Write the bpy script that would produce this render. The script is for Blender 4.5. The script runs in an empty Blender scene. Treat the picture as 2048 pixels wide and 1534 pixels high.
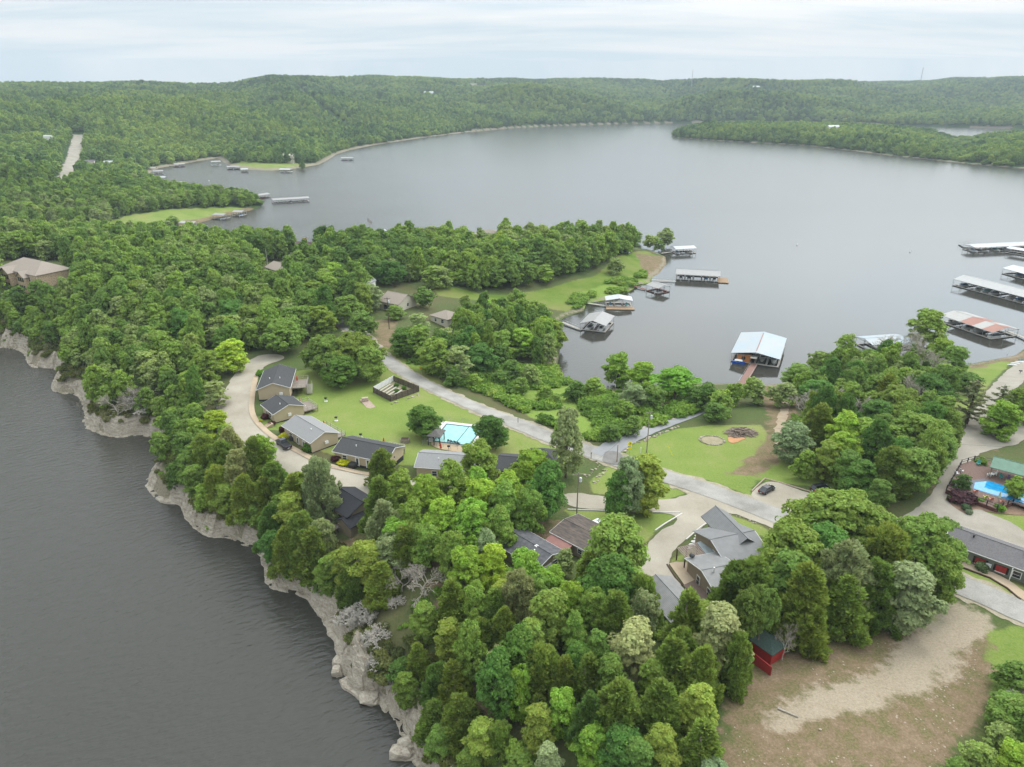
import bpy, bmesh, math, random
import numpy as np
from mathutils import Vector, Matrix
from mathutils.geometry import delaunay_2d_cdt
rad = math.radians
HAZE = 0.0001
SC = bpy.context.scene
COL = SC.collection

# ------------------------------------------------------------------ camera
F, PITCH, CAMH = 1421.0, rad(22.6), 97.0
cd = bpy.data.cameras.new('camera'); cam = bpy.data.objects.new('camera', cd); COL.objects.link(cam)
cam.location = (0, 0, CAMH); cam.rotation_euler = (rad(90) - PITCH, 0, 0)
cd.sensor_width = 36; cd.lens = 36 * F / 2048; cd.clip_start = 0.5; cd.clip_end = 30000
SC.camera = cam
SC.view_settings.view_transform = 'Standard'; SC.view_settings.look = 'None'
SC.view_settings.exposure = 0.0; SC.view_settings.gamma = 1.0
SC.cycles.max_bounces = 5; SC.cycles.diffuse_bounces = 2; SC.cycles.glossy_bounces = 2
SC.cycles.transmission_bounces = 2; SC.cycles.volume_bounces = 0; SC.cycles.transparent_max_bounces = 4

# ------------------------------------------------------------------ world + sun
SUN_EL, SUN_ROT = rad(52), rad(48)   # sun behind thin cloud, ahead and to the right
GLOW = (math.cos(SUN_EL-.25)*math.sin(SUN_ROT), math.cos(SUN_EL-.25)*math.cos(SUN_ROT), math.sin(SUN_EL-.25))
W = bpy.data.worlds.new('World'); SC.world = W; W.use_nodes = True
nt = W.node_tree; nt.nodes.clear()
def N(t, typ, **kw):
    n = t.nodes.new(typ)
    for k, v in kw.items(): setattr(n, k, v)
    return n
wo = N(nt, 'ShaderNodeOutputWorld'); bg = N(nt, 'ShaderNodeBackground'); bg.inputs[1].default_value = 0.10
sky = N(nt, 'ShaderNodeTexSky', sky_type='NISHITA', sun_disc=False)
sky.sun_elevation = SUN_EL; sky.sun_rotation = SUN_ROT; sky.dust_density = 2.0
tc = N(nt, 'ShaderNodeTexCoord')
sep = N(nt, 'ShaderNodeSeparateXYZ'); nt.links.new(tc.outputs['Generated'], sep.inputs[0])
mx = N(nt, 'ShaderNodeMath', operation='MAXIMUM'); nt.links.new(sep.outputs['Z'], mx.inputs[0]); mx.inputs[1].default_value = 0.03
ad = N(nt, 'ShaderNodeMath', operation='ADD'); nt.links.new(mx.outputs[0], ad.inputs[0]); ad.inputs[1].default_value = 0.07
dv = N(nt, 'ShaderNodeVectorMath', operation='DIVIDE'); nt.links.new(tc.outputs['Generated'], dv.inputs[0])
cb = N(nt, 'ShaderNodeCombineXYZ')
for i in range(3): nt.links.new(ad.outputs[0], cb.inputs[i])
nt.links.new(cb.outputs[0], dv.inputs[1])
mp = N(nt, 'ShaderNodeMapping'); mp.inputs['Scale'].default_value = (0.16, 0.42, 0.2); mp.inputs['Rotation'].default_value = (0, 0, rad(-14))
nt.links.new(dv.outputs[0], mp.inputs[0])
cn = N(nt, 'ShaderNodeTexNoise'); cn.inputs['Scale'].default_value = 1.6; cn.inputs['Detail'].default_value = 7; cn.inputs['Roughness'].default_value = 0.55; cn.inputs['Distortion'].default_value = 0.4
nt.links.new(mp.outputs[0], cn.inputs['Vector'])
cr = N(nt, 'ShaderNodeValToRGB')
cr.color_ramp.elements[0].position = 0.40; cr.color_ramp.elements[0].color = (6.5, 7.5, 8.15, 1)
cr.color_ramp.elements[1].position = 0.60; cr.color_ramp.elements[1].color = (9.0, 9.1, 9.1, 1)
nt.links.new(cn.outputs['Fac'], cr.inputs[0])
mixc = N(nt, 'ShaderNodeMix', data_type='RGBA'); mixc.inputs[0].default_value = 0.93
nt.links.new(sky.outputs[0], mixc.inputs[6]); nt.links.new(cr.outputs[0], mixc.inputs[7])
vg = N(nt, 'ShaderNodeMath', operation='MULTIPLY_ADD'); nt.links.new(mx.outputs[0], vg.inputs[0]); vg.inputs[1].default_value = 1.15; vg.inputs[2].default_value = 1.0
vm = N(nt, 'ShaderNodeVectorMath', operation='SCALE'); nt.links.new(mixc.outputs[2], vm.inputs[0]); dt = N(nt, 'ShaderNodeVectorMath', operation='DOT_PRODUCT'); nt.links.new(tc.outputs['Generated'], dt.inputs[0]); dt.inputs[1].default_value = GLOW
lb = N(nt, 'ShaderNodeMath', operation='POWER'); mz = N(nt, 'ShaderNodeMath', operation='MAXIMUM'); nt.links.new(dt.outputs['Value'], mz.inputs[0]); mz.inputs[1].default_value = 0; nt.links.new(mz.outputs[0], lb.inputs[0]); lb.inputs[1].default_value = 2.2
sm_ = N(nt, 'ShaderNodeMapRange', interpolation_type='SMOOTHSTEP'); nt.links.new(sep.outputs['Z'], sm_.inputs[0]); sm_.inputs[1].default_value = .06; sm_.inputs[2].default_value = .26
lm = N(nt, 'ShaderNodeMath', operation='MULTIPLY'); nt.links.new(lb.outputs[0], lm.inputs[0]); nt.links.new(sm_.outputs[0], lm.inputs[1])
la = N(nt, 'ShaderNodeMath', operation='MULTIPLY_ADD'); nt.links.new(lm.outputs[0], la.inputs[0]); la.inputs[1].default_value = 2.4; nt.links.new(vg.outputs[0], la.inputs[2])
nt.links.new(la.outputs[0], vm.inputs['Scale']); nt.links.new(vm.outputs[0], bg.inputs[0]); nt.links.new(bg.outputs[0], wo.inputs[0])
sd_ = bpy.data.lights.new('sun', 'SUN'); sd_.energy = 1.2; sd_.angle = rad(14); sd_.color = (1, 0.96, 0.9)
so = bpy.data.objects.new('sun', sd_); COL.objects.link(so)
so.rotation_euler = Vector((math.cos(SUN_EL)*math.sin(SUN_ROT), math.cos(SUN_EL)*math.cos(SUN_ROT), math.sin(SUN_EL))).to_track_quat('Z', 'Y').to_euler()

# ------------------------------------------------------------------ projection helpers
cP, sP = math.cos(PITCH), math.sin(PITCH)
def ray(u, v):
    a, b = (u - 1024) / F, (767 - v) / F
    return np.array((a, cP + b * sP, -sP + b * cP))
def G(u, v, z=0.0):
    d = ray(u, v); t = (z - CAMH) / d[2]
    return np.array((d[0] * t, d[1] * t))
def proj(x, y, z):
    dz = z - CAMH
    dep = y * cP - dz * sP
    return 1024 + F * x / dep, 767 - F * (y * sP + dz * cP) / dep

# ------------------------------------------------------------------ noise (numpy)
def vnoise(x, y, sc, seed=0):
    x = np.asarray(x, float) / sc; y = np.asarray(y, float) / sc
    xi = np.floor(x).astype(np.int64); yi = np.floor(y).astype(np.int64)
    fx = x - xi; fy = y - yi; fx = fx*fx*(3-2*fx); fy = fy*fy*(3-2*fy)
    def h(a, b):
        n = (a * 374761393 + b * 668265263 + seed * 974711) & 0x7fffffff
        n = ((n ^ (n >> 13)) * 1274126177) & 0x7fffffff
        return ((n ^ (n >> 16)) & 0xffff) / 65535.0
    return (h(xi, yi)*(1-fx) + h(xi+1, yi)*fx)*(1-fy) + (h(xi, yi+1)*(1-fx) + h(xi+1, yi+1)*fx)*fy
def fbm(x, y, sc, seed=0, o=4):
    s = 0; a = 0.5; t = 0
    for i in range(o):
        s = s + a * vnoise(x, y, sc / 2**i, seed + i); t += a; a *= 0.5
    return s / t

# ------------------------------------------------------------------ shorelines (traced at water level)
BLUFF = [(900,1640),(850,1560),(837,1534),(818,1516),(802,1478),(799,1454),(778,1431),(760,1405),(749,1397),(740,1409),(726,1399),(705,1390),
 (687,1378),(682,1361),(671,1352),(673,1331),(679,1314),(673,1296),(660,1267),(649,1246),(632,1223),(617,1200),(597,1188),(559,1182),
 (538,1173),(528,1159),(527,1132),(520,1111),(508,1093),(496,1093),(479,1088),(467,1079),(441,1074),(414,1073),(391,1061),(379,1047),
 (364,1023),(358,1008),(341,1008),(323,1005),(306,994),(294,976),(291,961),(300,950),(320,935),(333,910),(331,885),(323,876),(274,871),
 (235,876),(205,871),(186,863),(167,855),(164,847),(170,828),(164,809),(159,789),(110,788),(101,767),(112,762),(118,748),(107,736),
 (63,736),(52,721),(52,709),(36,699),(0,696),(-150,688),(-500,660)]
BAY = [(-300,470),(0,480),(150,480),(230,488),(300,492),(450,498),(560,505),(700,498),(850,492),(1000,488),(1150,487),(1250,492),(1300,500),(1331,513),
 (1333,528),(1317,548),(1305,554),(1302,566),(1276,569),(1267,578),(1246,589),(1214,600),(1173,607),(1167,622),(1129,635),(1120,642),
 (1118,670),(1120,700),(1112,745),(1122,760),(1145,766),(1168,776),(1199,776),(1250,777),(1330,772),(1400,768),(1450,767),(1484,766),(1520,770),(1560,768),(1600,760),
 (1700,750),(1800,745),(1900,737),(1955,725),(2030,711),(2048,698),(2150,670),(2300,640)]
def GP(l): return [tuple(G(u, v)) for u, v in l]
bluffW, bayW = GP(BLUFF), GP(BAY)
MAINP = bluffW + [(-1500, 400), (-1500, 900)] + bayW + [(900, 330), (900, -100), (20, -100)]
FARP = GP([(150,476),(235,470),(300,465),(350,455),(390,448),(440,434),(480,426),(515,417),(528,408),(510,401),(470,402),(430,395),(395,392),
 (350,384),(322,375),(305,360),(300,345),(318,336),(350,331),(392,323),(438,316),(446,324),(464,333),(500,340),(544,341),(579,339),
 (605,335),(638,329),(655,320),(672,309),(700,300),(760,288),(850,275),(930,265),(1030,256),(1140,251),(1250,248),(1340,246.5),
 (1480,247),(1700,250),(1890,254),(2000,257),(2300,266)]) + [(6500,1500),(7000,9000),(-7000,9000),(-7000,500),(-900,500)]
ISLP = GP([(1342,268),(1347,275),(1400,279),(1480,284),(1560,288),(1620,292),(1700,301),(1780,311),(1850,318),(1930,327),(2048,337),(2300,360),
 (2700,380),(2700,290),(2300,284),(2048,281),(1940,280),(1870,276),(1780,269),(1700,265),(1500,263),(1400,264)])

def segdist(px, py, pts, closed):
    d2 = np.full(px.shape, 1e18); P = list(pts)
    n = len(P) if closed else len(P) - 1
    for i in range(n):
        ax, ay = P[i]; bx, by = P[(i + 1) % len(P)]
        ex, ey = bx - ax, by - ay; L = ex*ex + ey*ey + 1e-9
        t = np.clip(((px-ax)*ex + (py-ay)*ey) / L, 0, 1)
        dd = (px-ax-t*ex)**2 + (py-ay-t*ey)**2
        np.minimum(d2, dd, out=d2)
    return np.sqrt(d2)
def inside(px, py, pts):
    r = np.zeros(px.shape, bool); n = len(pts)
    for i in range(n):
        x1, y1 = pts[i]; x2, y2 = pts[(i + 1) % n]
        if y1 == y2: continue
        c = ((y1 > py) != (y2 > py)) & (px < (x2-x1)*(py-y1)/(y2-y1) + x1)
        r ^= c
    return r
def sdist(px, py, pts):
    d = segdist(px, py, pts, True)
    return np.where(inside(px, py, pts), d, -d)

# ------------------------------------------------------------------ terrain heights on a polar grid round the view point's foot
NAZ, NR = 800, 720
AZ = np.linspace(rad(-73), rad(73), NAZ); LR = np.linspace(math.log(28), math.log(6500), NR)
AA, RR = np.meshgrid(AZ, np.exp(LR)); X = RR*np.sin(AA); Y = RR*np.cos(AA)
CTRL = [(70,560,20),(20,620,16),(200,700,14),(300,600,16),(500,780,13),(600,880,12.5),(760,690,12),(900,770,10),(1050,850,9),(1200,895,8.5),
 (1340,835,5.5),(1480,795,2.5),(1420,900,8),(1500,985,10),(1850,980,12),(2000,1180,14),(1980,980,12),(1600,1450,16),(1300,1300,15),(1000,1250,13),
 (850,1200,12),(700,1050,12),(700,830,11),(900,850,9.5),(1960,790,5),(1947,860,8),(1000,560,9),(1150,570,6),(1240,540,5),(600,500,10),(400,520,13),
 (100,490,15),(1000,490,8),(800,600,11),(420,950,11),(1200,830,5),(1050,780,5),(1700,820,7),(1650,900,9),(1100,1050,11),(1400,1120,12),(-400,560,22),(-900,500,22),(2500,900,14),(2500,1300,16)]
def hc_main(x, y):
    num = np.zeros(x.shape); den = np.zeros(x.shape)
    for u, v, z in CTRL:
        gx, gy = G(u, v, z)
        w = 1.0 / ((x-gx)**2 + (y-gy)**2 + 120.0)**1.6
        num += w*z; den += w
    return num / den
def rampB(d): return 5.2*(1-np.exp(-np.maximum(d,0)/2.6)) + 0.42*np.maximum(d,0)
def rampS(d): return 0.35*(1-np.exp(-np.maximum(d,0)/1.5)) + 0.17*np.maximum(d,0)
sm = sdist(X, Y, MAINP); sf = sdist(X, Y, FARP); si = sdist(X, Y, ISLP)
dB = segdist(X, Y, bluffW, False); dS = segdist(X, Y, bayW, False)
zm = np.minimum(np.minimum(hc_main(X, Y) + 1.2*(fbm(X, Y, 30, 5)-.5), rampB(dB - .9) - .5*np.clip((8-dB)/2, 0, 1)), rampS(dS))
# far hills: skyline traced, ridge distances by eye
SKY = np.array([(-900,166),(-300,163),(0,165),(130,164),(280,161),(370,166),(460,166),(500,157),(550,148.5),(600,151),(700,153.5),(735,150),(850,154),(940,157.5),(1000,155),
 (1070,158),(1180,155.5),(1290,158),(1330,161),(1400,156.5),(1470,155.5),(1560,160),(1620,159),(1680,159),(1740,163),(1850,161),(1900,155.5),(2048,153),(2500,150),(3300,155)], float)
RID = np.array([(-900,2200),(0,2300),(450,2500),(560,2300),(700,2700),(1000,3200),(1300,3700),(1500,3100),(1700,3300),(1760,4300),(2048,4000),(3300,4000)], float)
PRF = np.array([(-900,1.3),(0,1.25),(450,1.1),(600,0.9),(900,0.75),(1200,0.6),(1400,0.42),(1700,0.5),(1850,0.8),(2048,0.8),(3300,.8)], float)
ua = 1024 + F*np.tan(AZ)/cP
vs = np.interp(ua, SKY[:,0], SKY[:,1]); rr_ = np.interp(ua, RID[:,0], RID[:,1]); pf = np.interp(ua, PRF[:,0], PRF[:,1])
slope = np.array([ (lambda d: d[2]/math.hypot(d[0], d[1]))(ray(u, v)) for u, v in zip(ua, vs)])
rs = np.zeros(NAZ)
for j in range(NAZ):
    out = np.where(sf[:, j] < 0)[0]
    rs[j] = np.exp(LR[out[-1]]) if len(out) else 300
rs = np.minimum(rs, rr_*0.8)
from numpy import convolve
rs = convolve(np.pad(rs, 8, 'edge'), np.ones(17)/17, 'valid')
t = np.clip((RR - rs) / (rr_ - rs), 0, 1.0)
line = 97 + RR*slope - 13
zrid = 97 + rr_*slope - 13
spur = fbm(X, Y, 620, 11, 4) - 0.5
spur2 = np.abs(fbm(X + 300*fbm(X,Y,500,3), Y, 420, 31, 3) - 0.5)
zf = 8 + (zrid - 8)*t**pf + np.sin(np.clip(t,0,1)*math.pi)**0.7 * (spur*150 - spur2*190 + 22)
RIDGES = [([(560,172),(700,176),(860,192),(960,206),(1030,226),(1075,246)], 1900, .42), ([(980,163),(1080,170),(1180,186),(1260,208),(1305,232),(1325,247)], 2450, .42),
 ([(1290,235),(1335,205),(1380,188),(1450,179),(1520,181),(1600,186),(1690,199),(1780,215),(1880,232),(1990,245),(2080,252)], 2480, .50), ([(-400,190),(0,196),(130,190),(280,186),(400,192),(500,208),(580,232),(640,262)], 1500, .30),
 ([(-400,240),(0,252),(100,240),(210,236),(300,252),(360,285)], 1000, .28), ([(1560,168),(1700,176),(1850,190),(1960,205),(2048,214),(2300,225)], 3000, .32), ([(-400,178),(0,180),(200,176),(420,180),(540,190)], 1950, .28), ([(1700,174),(1850,170),(2048,166),(2300,165)], 3500, .3)]
zf = zf*(.52 + .48*t**3) + 3
for pts_, rc, fo in RIDGES:
    pu = np.array(pts_, float); vv = np.interp(ua, pu[:,0], pu[:,1]); sl = np.array([(lambda d: d[2]/math.hypot(d[0], d[1]))(ray(u_, v_)) for u_, v_ in zip(ua, vv)])
    edge_ = np.clip(np.minimum(ua - pu[0,0] + 60, pu[-1,0] - ua + 60)/120, 0, 1); edge_ = edge_*edge_*(3-2*edge_)
    rcv = rc + 160*(fbm(ua, ua*0, 260, 7)-.5)*2; zc_ = 97 + rcv*sl - 13
    prof = zc_ - fo*np.sqrt((RR - rcv)**2 + 60**2) + fo*60 + 16*(fbm(X, Y, 260, 61, 3)-.5)
    zf = np.where(edge_ > 0, np.maximum(zf, prof - (1-edge_)*40), zf)
zf = np.minimum(zf, line - 2 + 3*fbm(X, Y, 120, 77))
zf = np.where(t >= 1, zrid*(1 - 0.0*t) - (RR - rr_)*0.02, zf)
zf = np.maximum(zf, 3.0)
zf = np.minimum(zf, 0.4 + 0.55*np.maximum(sf, 0) * np.where(X > -100, 1.0, 0.35))
zi = np.minimum((10 + 14*fbm(X, Y, 300, 9))*(1 - .9*np.exp(-((ua-1940)/110.)**2)), 0.3 + 0.22*np.maximum(si, 0))
Z = -np.minimum(4.0, 0.4*np.minimum(np.minimum(-sm, -sf), -si))
Z = np.where(si > 0, zi, Z); Z = np.where(sf > 0, zf, Z)
Z = np.where(sm > 0, np.where(sf > 0, np.maximum(zm, zf), zm), Z)
def bil(A, x, y):
    x = np.asarray(x, float); y = np.asarray(y, float)
    a = (np.arctan2(x, y) - AZ[0])/(AZ[1]-AZ[0]); r = (np.log(np.maximum(np.hypot(x, y), 28.1)) - LR[0])/(LR[1]-LR[0])
    a = np.clip(a, 0, NAZ-1.001); r = np.clip(r, 0, NR-1.001)
    i = a.astype(int); j = r.astype(int); fa = a-i; fr = r-j
    return (A[j,i]*(1-fa)+A[j,i+1]*fa)*(1-fr) + (A[j+1,i]*(1-fa)+A[j+1,i+1]*fa)*fr
def TH(x, y): return bil(Z, x, y)
def T(x, y): return float(TH(x, y))
def hit(u, v, h=0.0):
    """ground point seen at a pixel (or the foot of something h metres tall whose top is seen there)"""
    d = ray(u, v)
    ts = np.exp(np.linspace(math.log(40), math.log(6000), 1500))
    zz = CAMH + d[2]*ts - np.maximum(TH(d[0]*ts, d[1]*ts), 0) - h
    k = np.where(zz <= 0)[0]
    if len(k) == 0: return G(u, v, 10)
    k = k[0]
    if k == 0: tt = ts[0]
    else:
        tt = ts[k-1] + (ts[k]-ts[k-1]) * zz[k-1]/(zz[k-1]-zz[k] + 1e-9)
    return np.array((d[0]*tt, d[1]*tt))
def HP(l): return [tuple(hit(u, v)) for u, v in l]

# ------------------------------------------------------------------ object helpers
def tag(o, label=None, cat=None, group=None, kind=None):
    if label: o['label'] = label
    if cat: o['category'] = cat
    if group: o['group'] = group
    if kind: o['kind'] = kind
    return o
def link(o, parent=None):
    COL.objects.link(o)
    if parent is not None: o.parent = parent
    return o
def npmesh(name, V, Q, mat=None, smooth=False):
    me = bpy.data.meshes.new(name); V = np.asarray(V, np.float32); Q = np.asarray(Q, np.int32)
    me.vertices.add(len(V)); me.vertices.foreach_set('co', V.ravel())
    k = Q.shape[1]; n = len(Q)
    me.loops.add(n*k); me.loops.foreach_set('vertex_index', Q.ravel())
    me.polygons.add(n); me.polygons.foreach_set('loop_start', np.arange(0, n*k, k, dtype=np.int32))
    me.polygons.foreach_set('loop_total', np.full(n, k, np.int32))
    me.polygons.foreach_set('use_smooth', np.full(n, smooth))
    me.update(calc_edges=True); me.validate()
    if mat: me.materials.append(mat)
    return me
def thing(name, label, cat, loc=(0,0,0), rz=0, group=None):
    o = bpy.data.objects.new(name, None); o.empty_display_size = 0.3; link(o)
    o.location = loc; o.rotation_euler = (0, 0, rz); return tag(o, label, cat, group)
class MB:
    """collects shapes, then links them as one mesh object"""
    def __init__(s): s.v = []; s.f = []
    def add(s, vs, fs):
        b = len(s.v); s.v += [tuple(p) for p in vs]; s.f += [tuple(b+i for i in f) for f in fs]; return s
    def box(s, cx, cy, cz, sx, sy, sz, rz=0):
        c, n = math.cos(rz), math.sin(rz); vs = []
        for z in (-.5, .5):
            for x, y in ((-.5,-.5),(.5,-.5),(.5,.5),(-.5,.5)):
                X_, Y_ = x*sx, y*sy; vs.append((cx+X_*c-Y_*n, cy+X_*n+Y_*c, cz+z*sz))
        return s.add(vs, [(3,2,1,0),(4,5,6,7),(0,1,5,4),(1,2,6,5),(2,3,7,6),(3,0,4,7)])
    def b2(s, x0, x1, y0, y1, z0, z1): return s.box((x0+x1)/2,(y0+y1)/2,(z0+z1)/2,abs(x1-x0),abs(y1-y0),abs(z1-z0))
    def tube(s, a, b, r0, r1=None, n=6, cap=True):
        r1 = r0 if r1 is None else r1
        a = Vector(a); b = Vector(b); d = (b-a).normalized()
        x = d.orthogonal().normalized(); y = d.cross(x); vs = []
        for p, r in ((a, r0), (b, r1)):
            for i in range(n):
                t = 2*math.pi*i/n; vs.append(p + x*math.cos(t)*r + y*math.sin(t)*r)
        fs = [(i, (i+1)%n, n+(i+1)%n, n+i) for i in range(n)]
        if cap: fs += [tuple(range(n-1,-1,-1)), tuple(range(n, 2*n))]
        return s.add(vs, fs)
    def lathe(s, prof, n=12, c=(0,0,0)):
        vs = []; 
        for r, z in prof:
            for i in range(n): t = 2*math.pi*i/n; vs.append((c[0]+r*math.cos(t), c[1]+r*math.sin(t), c[2]+z))
        fs = []
        for k in range(len(prof)-1):
            for i in range(n): fs.append((k*n+i, k*n+(i+1)%n, (k+1)*n+(i+1)%n, (k+1)*n+i))
        fs += [tuple(range(n-1,-1,-1)), tuple((len(prof)-1)*n+i for i in range(n))]
        return s.add(vs, fs)
    def slab(s, pts, th):
        """closed slab from a planar outline with thickness straight down"""
        n = len(pts); vs = list(pts) + [(p[0], p[1], p[2]-th) for p in pts]
        return s.add(vs, [tuple(range(n)), tuple(range(2*n-1, n-1, -1))] + [(i, n+i, n+(i+1)%n, (i+1)%n) for i in range(n)])
    def rock(s, c, r, seed=0, n=22):
        rn = random.Random(seed); bm = bmesh.new()
        for _ in range(n):
            v = Vector((rn.gauss(0,1), rn.gauss(0,1), rn.gauss(0,1))).normalized(); m_ = max(abs(v.x), abs(v.y), abs(v.z)); v = v/(m_**.75); bm.verts.new((c[0]+v.x*r[0]*.9, c[1]+v.y*r[1]*.9, c[2]+v.z*r[2]*.85))
        bmesh.ops.convex_hull(bm, input=bm.verts[:]); bm.verts.index_update(); keep = [v for v in bm.verts if v.link_faces]; ix = {v: i for i, v in enumerate(keep)}
        s.add([tuple(v.co) for v in keep], [tuple(ix[v] for v in f.verts) for f in bm.faces]); bm.free(); return s
    def blob(s, c, r, seed=0, jit=.2, sub=2):
        bm = bmesh.new(); bmesh.ops.create_icosphere(bm, subdivisions=sub, radius=1.0)
        rn = random.Random(seed)
        ox = rn.random()*50
        vs = []
        for v in bm.verts:
            p = v.co; k = 1 + jit*(math.sin(3.1*p.x+ox)+math.sin(4.3*p.y+2*ox)+math.sin(3.7*p.z-ox))*.5
            vs.append((c[0]+p.x*r[0]*k, c[1]+p.y*r[1]*k, c[2]+p.z*r[2]*k))
        fs = [tuple(v.index for v in f.verts) for f in bm.faces]; bm.free()
        return s.add(vs, fs)
    def build(s, name, mat, parent=None, loc=None, smooth=False, bevel=0):
        me = bpy.data.meshes.new(name); me.from_pydata(s.v, [], s.f); me.materials.append(mat)
        bm = bmesh.new(); bm.from_mesh(me); bmesh.ops.recalc_face_normals(bm, faces=bm.faces)
        if bevel: bmesh.ops.bevel(bm, geom=bm.edges[:], offset=bevel, segments=2, affect='EDGES', clamp_overlap=True)
        bm.to_mesh(me); bm.free()
        if smooth: me.polygons.foreach_set('use_smooth', [True]*len(me.polygons))
        o = bpy.data.objects.new(name, me); link(o, parent)
        if loc is not None: o.location = loc
        return o

# ------------------------------------------------------------------ materials
MATS = {}
def mat(name, col, rough=0.8, var=0.12, scale=3.0, metal=0.0, col2=None, bump=0.0, bscale=None, spec=0.3, stretch=None, emit=None):
    if name in MATS: return MATS[name]
    m = bpy.data.materials.new(name); m.use_nodes = True; t = m.node_tree
    b = t.nodes['Principled BSDF']; b.inputs['Roughness'].default_value = rough; b.inputs['Metallic'].default_value = metal
    b.inputs['Specular IOR Level'].default_value = spec
    tx = N(t, 'ShaderNodeTexCoord'); mp_ = N(t, 'ShaderNodeMapping'); t.links.new(tx.outputs['Object'], mp_.inputs[0])
    if stretch: mp_.inputs['Scale'].default_value = stretch
    no = N(t, 'ShaderNodeTexNoise'); no.inputs['Scale'].default_value = scale; no.inputs['Detail'].default_value = 6; no.inputs['Roughness'].default_value = 0.65
    t.links.new(mp_.outputs[0], no.inputs['Vector'])
    r = N(t, 'ShaderNodeValToRGB'); c = np.array(col[:3]); c2 = np.array(col2[:3]) if col2 is not None else c*(1-var*2)
    r.color_ramp.elements[0].position = 0.3; r.color_ramp.elements[0].color = (*c2, 1)
    r.color_ramp.elements[1].position = 0.7; r.color_ramp.elements[1].color = (*(c*(1+var) if col2 is None else c), 1)
    t.links.new(no.outputs['Fac'], r.inputs[0]); t.links.new(r.outputs[0], b.inputs['Base Color'])
    if bump:
        n2 = N(t, 'ShaderNodeTexNoise'); n2.inputs['Scale'].default_value = bscale or scale*3; n2.inputs['Detail'].default_value = 4
        t.links.new(mp_.outputs[0], n2.inputs['Vector'])
        bp = N(t, 'ShaderNodeBump'); bp.inputs['Strength'].default_value = bump; bp.inputs['Distance'].default_value = 0.1
        t.links.new(n2.outputs['Fac'], bp.inputs['Height']); t.links.new(bp.outputs[0], b.inputs['Normal'])
    MATS[name] = m; return m
def worldnoise(t, scale, detail=4, rough=.6, vec=None, dist=0):
    n = N(t, 'ShaderNodeTexNoise'); n.inputs['Scale'].default_value = scale; n.inputs['Detail'].default_value = detail
    n.inputs['Roughness'].default_value = rough; n.inputs['Distortion'].default_value = dist
    t.links.new(vec, n.inputs['Vector']); return n.outputs['Fac']
def ramp(t, fac, stops):
    r = N(t, 'ShaderNodeValToRGB'); e = r.color_ramp.elements
    while len(e) < len(stops): e.new(0.5)
    for el, (p, c) in zip(e, stops): el.position = p; el.color = (*c, 1) if len(c) == 3 else c
    t.links.new(fac, r.inputs[0]); return r.outputs[0]
def mixrgb(t, fac, a, b):
    m = N(t, 'ShaderNodeMix', data_type='RGBA')
    if isinstance(fac, float): m.inputs[0].default_value = fac
    else: t.links.new(fac, m.inputs[0])
    for k, s in ((6, a), (7, b)):
        if isinstance(s, tuple): m.inputs[k].default_value = (*s, 1)
        else: t.links.new(s, m.inputs[k])
    return m.outputs[2]
def mth(t, op, a, b=None, c=None):
    m = N(t, 'ShaderNodeMath', operation=op)
    for i, s in enumerate((a, b, c)):
        if s is None: continue
        if isinstance(s, (int, float)): m.inputs[i].default_value = s
        else: t.links.new(s, m.inputs[i])
    return m.outputs[0]

# ------------------------------------------------------------------ ground cover masks
def mask(poly_px, soft=1.5):
    P = HP(poly_px); a = np.array(P)
    m = np.zeros(X.shape)
    bb = (X > a[:,0].min()-12) & (X < a[:,0].max()+12) & (Y > a[:,1].min()-12) & (Y < a[:,1].max()+12)
    if bb.any():
        d = sdist(X[bb], Y[bb], P)
        m[bb] = np.clip(0.5 + d/(2*soft), 0, 1)
    return m
LAWNS = [[(590,742),(700,725),(780,728),(835,760),(900,797),(1000,843),(1100,880),(1150,903),(1130,930),(1000,945),(820,930),(780,930),(720,915),(660,900),(600,880),(560,862),(540,840),(600,790)],
 [(552,858),(600,868),(640,900),(700,925),(760,912),(700,893),(640,872)], [(500,835),(530,830),(560,860),(530,860)],
 [(1225,905),(1310,872),(1350,857),(1420,850),(1520,850),(1545,880),(1560,910),(1600,940),(1640,975),(1560,965),(1515,962),(1500,992),(1400,957),(1330,938),(1250,918)],
 [(1560,930),(1620,960),(1700,1000),(1680,940),(1620,920)],
 [(1130,1020),(1362,1026),(1312,1062),(1290,1085),(1200,1060),(1150,1040)], [(1215,932),(1180,962),(1185,985),(1240,992),(1330,1002),(1378,985),(1340,968),(1250,948)],
 [(1440,1022),(1520,1052),(1560,1075),(1500,1070)], [(1375,1100),(1420,1060),(1440,1070),(1400,1110),(1360,1130),(1340,1125)],
 [(1905,1140),(1960,1165),(2060,1212),(2060,1180),(1980,1148),(1920,1122)], [(1940,1008),(1990,1018),(2060,1026),(2060,1066),(1980,1048),(1935,1028)],
 [(1965,1262),(2060,1245),(2060,1400),(2000,1350),(1960,1330)], [(1600,1260),(1660,1290),(1665,1370),(1625,1365),(1590,1300)], [(1770,1150),(1890,1190),(1880,1240),(1800,1300),(1750,1240)],
 [(1930,735),(2030,718),(2000,748),(1960,790),(1935,830),(1900,860),(1915,780)], [(1850,780),(1930,800),(1925,850),(1870,840)],
 [(150,460),(300,459),(400,441),(500,420),(470,414),(400,416),(330,420),(240,436),(180,452)], [(455,334),(540,342),(640,330),(560,324),(470,322)],
 [(940,1175),(990,1160),(985,1200),(945,1210)], [(140,372),(160,372),(170,275),(160,275)]]
PEN = [[(860,575),(880,592),(960,602),(1040,606),(1130,622),(1165,612),(1240,590),(1300,562),(1330,520),(1290,502),(1240,510),(1190,552),(1100,575),(1040,588),(960,588),(880,570)],
 [(745,690),(775,720),(850,765),(900,780),(860,740),(800,700),(770,680)]]
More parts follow.
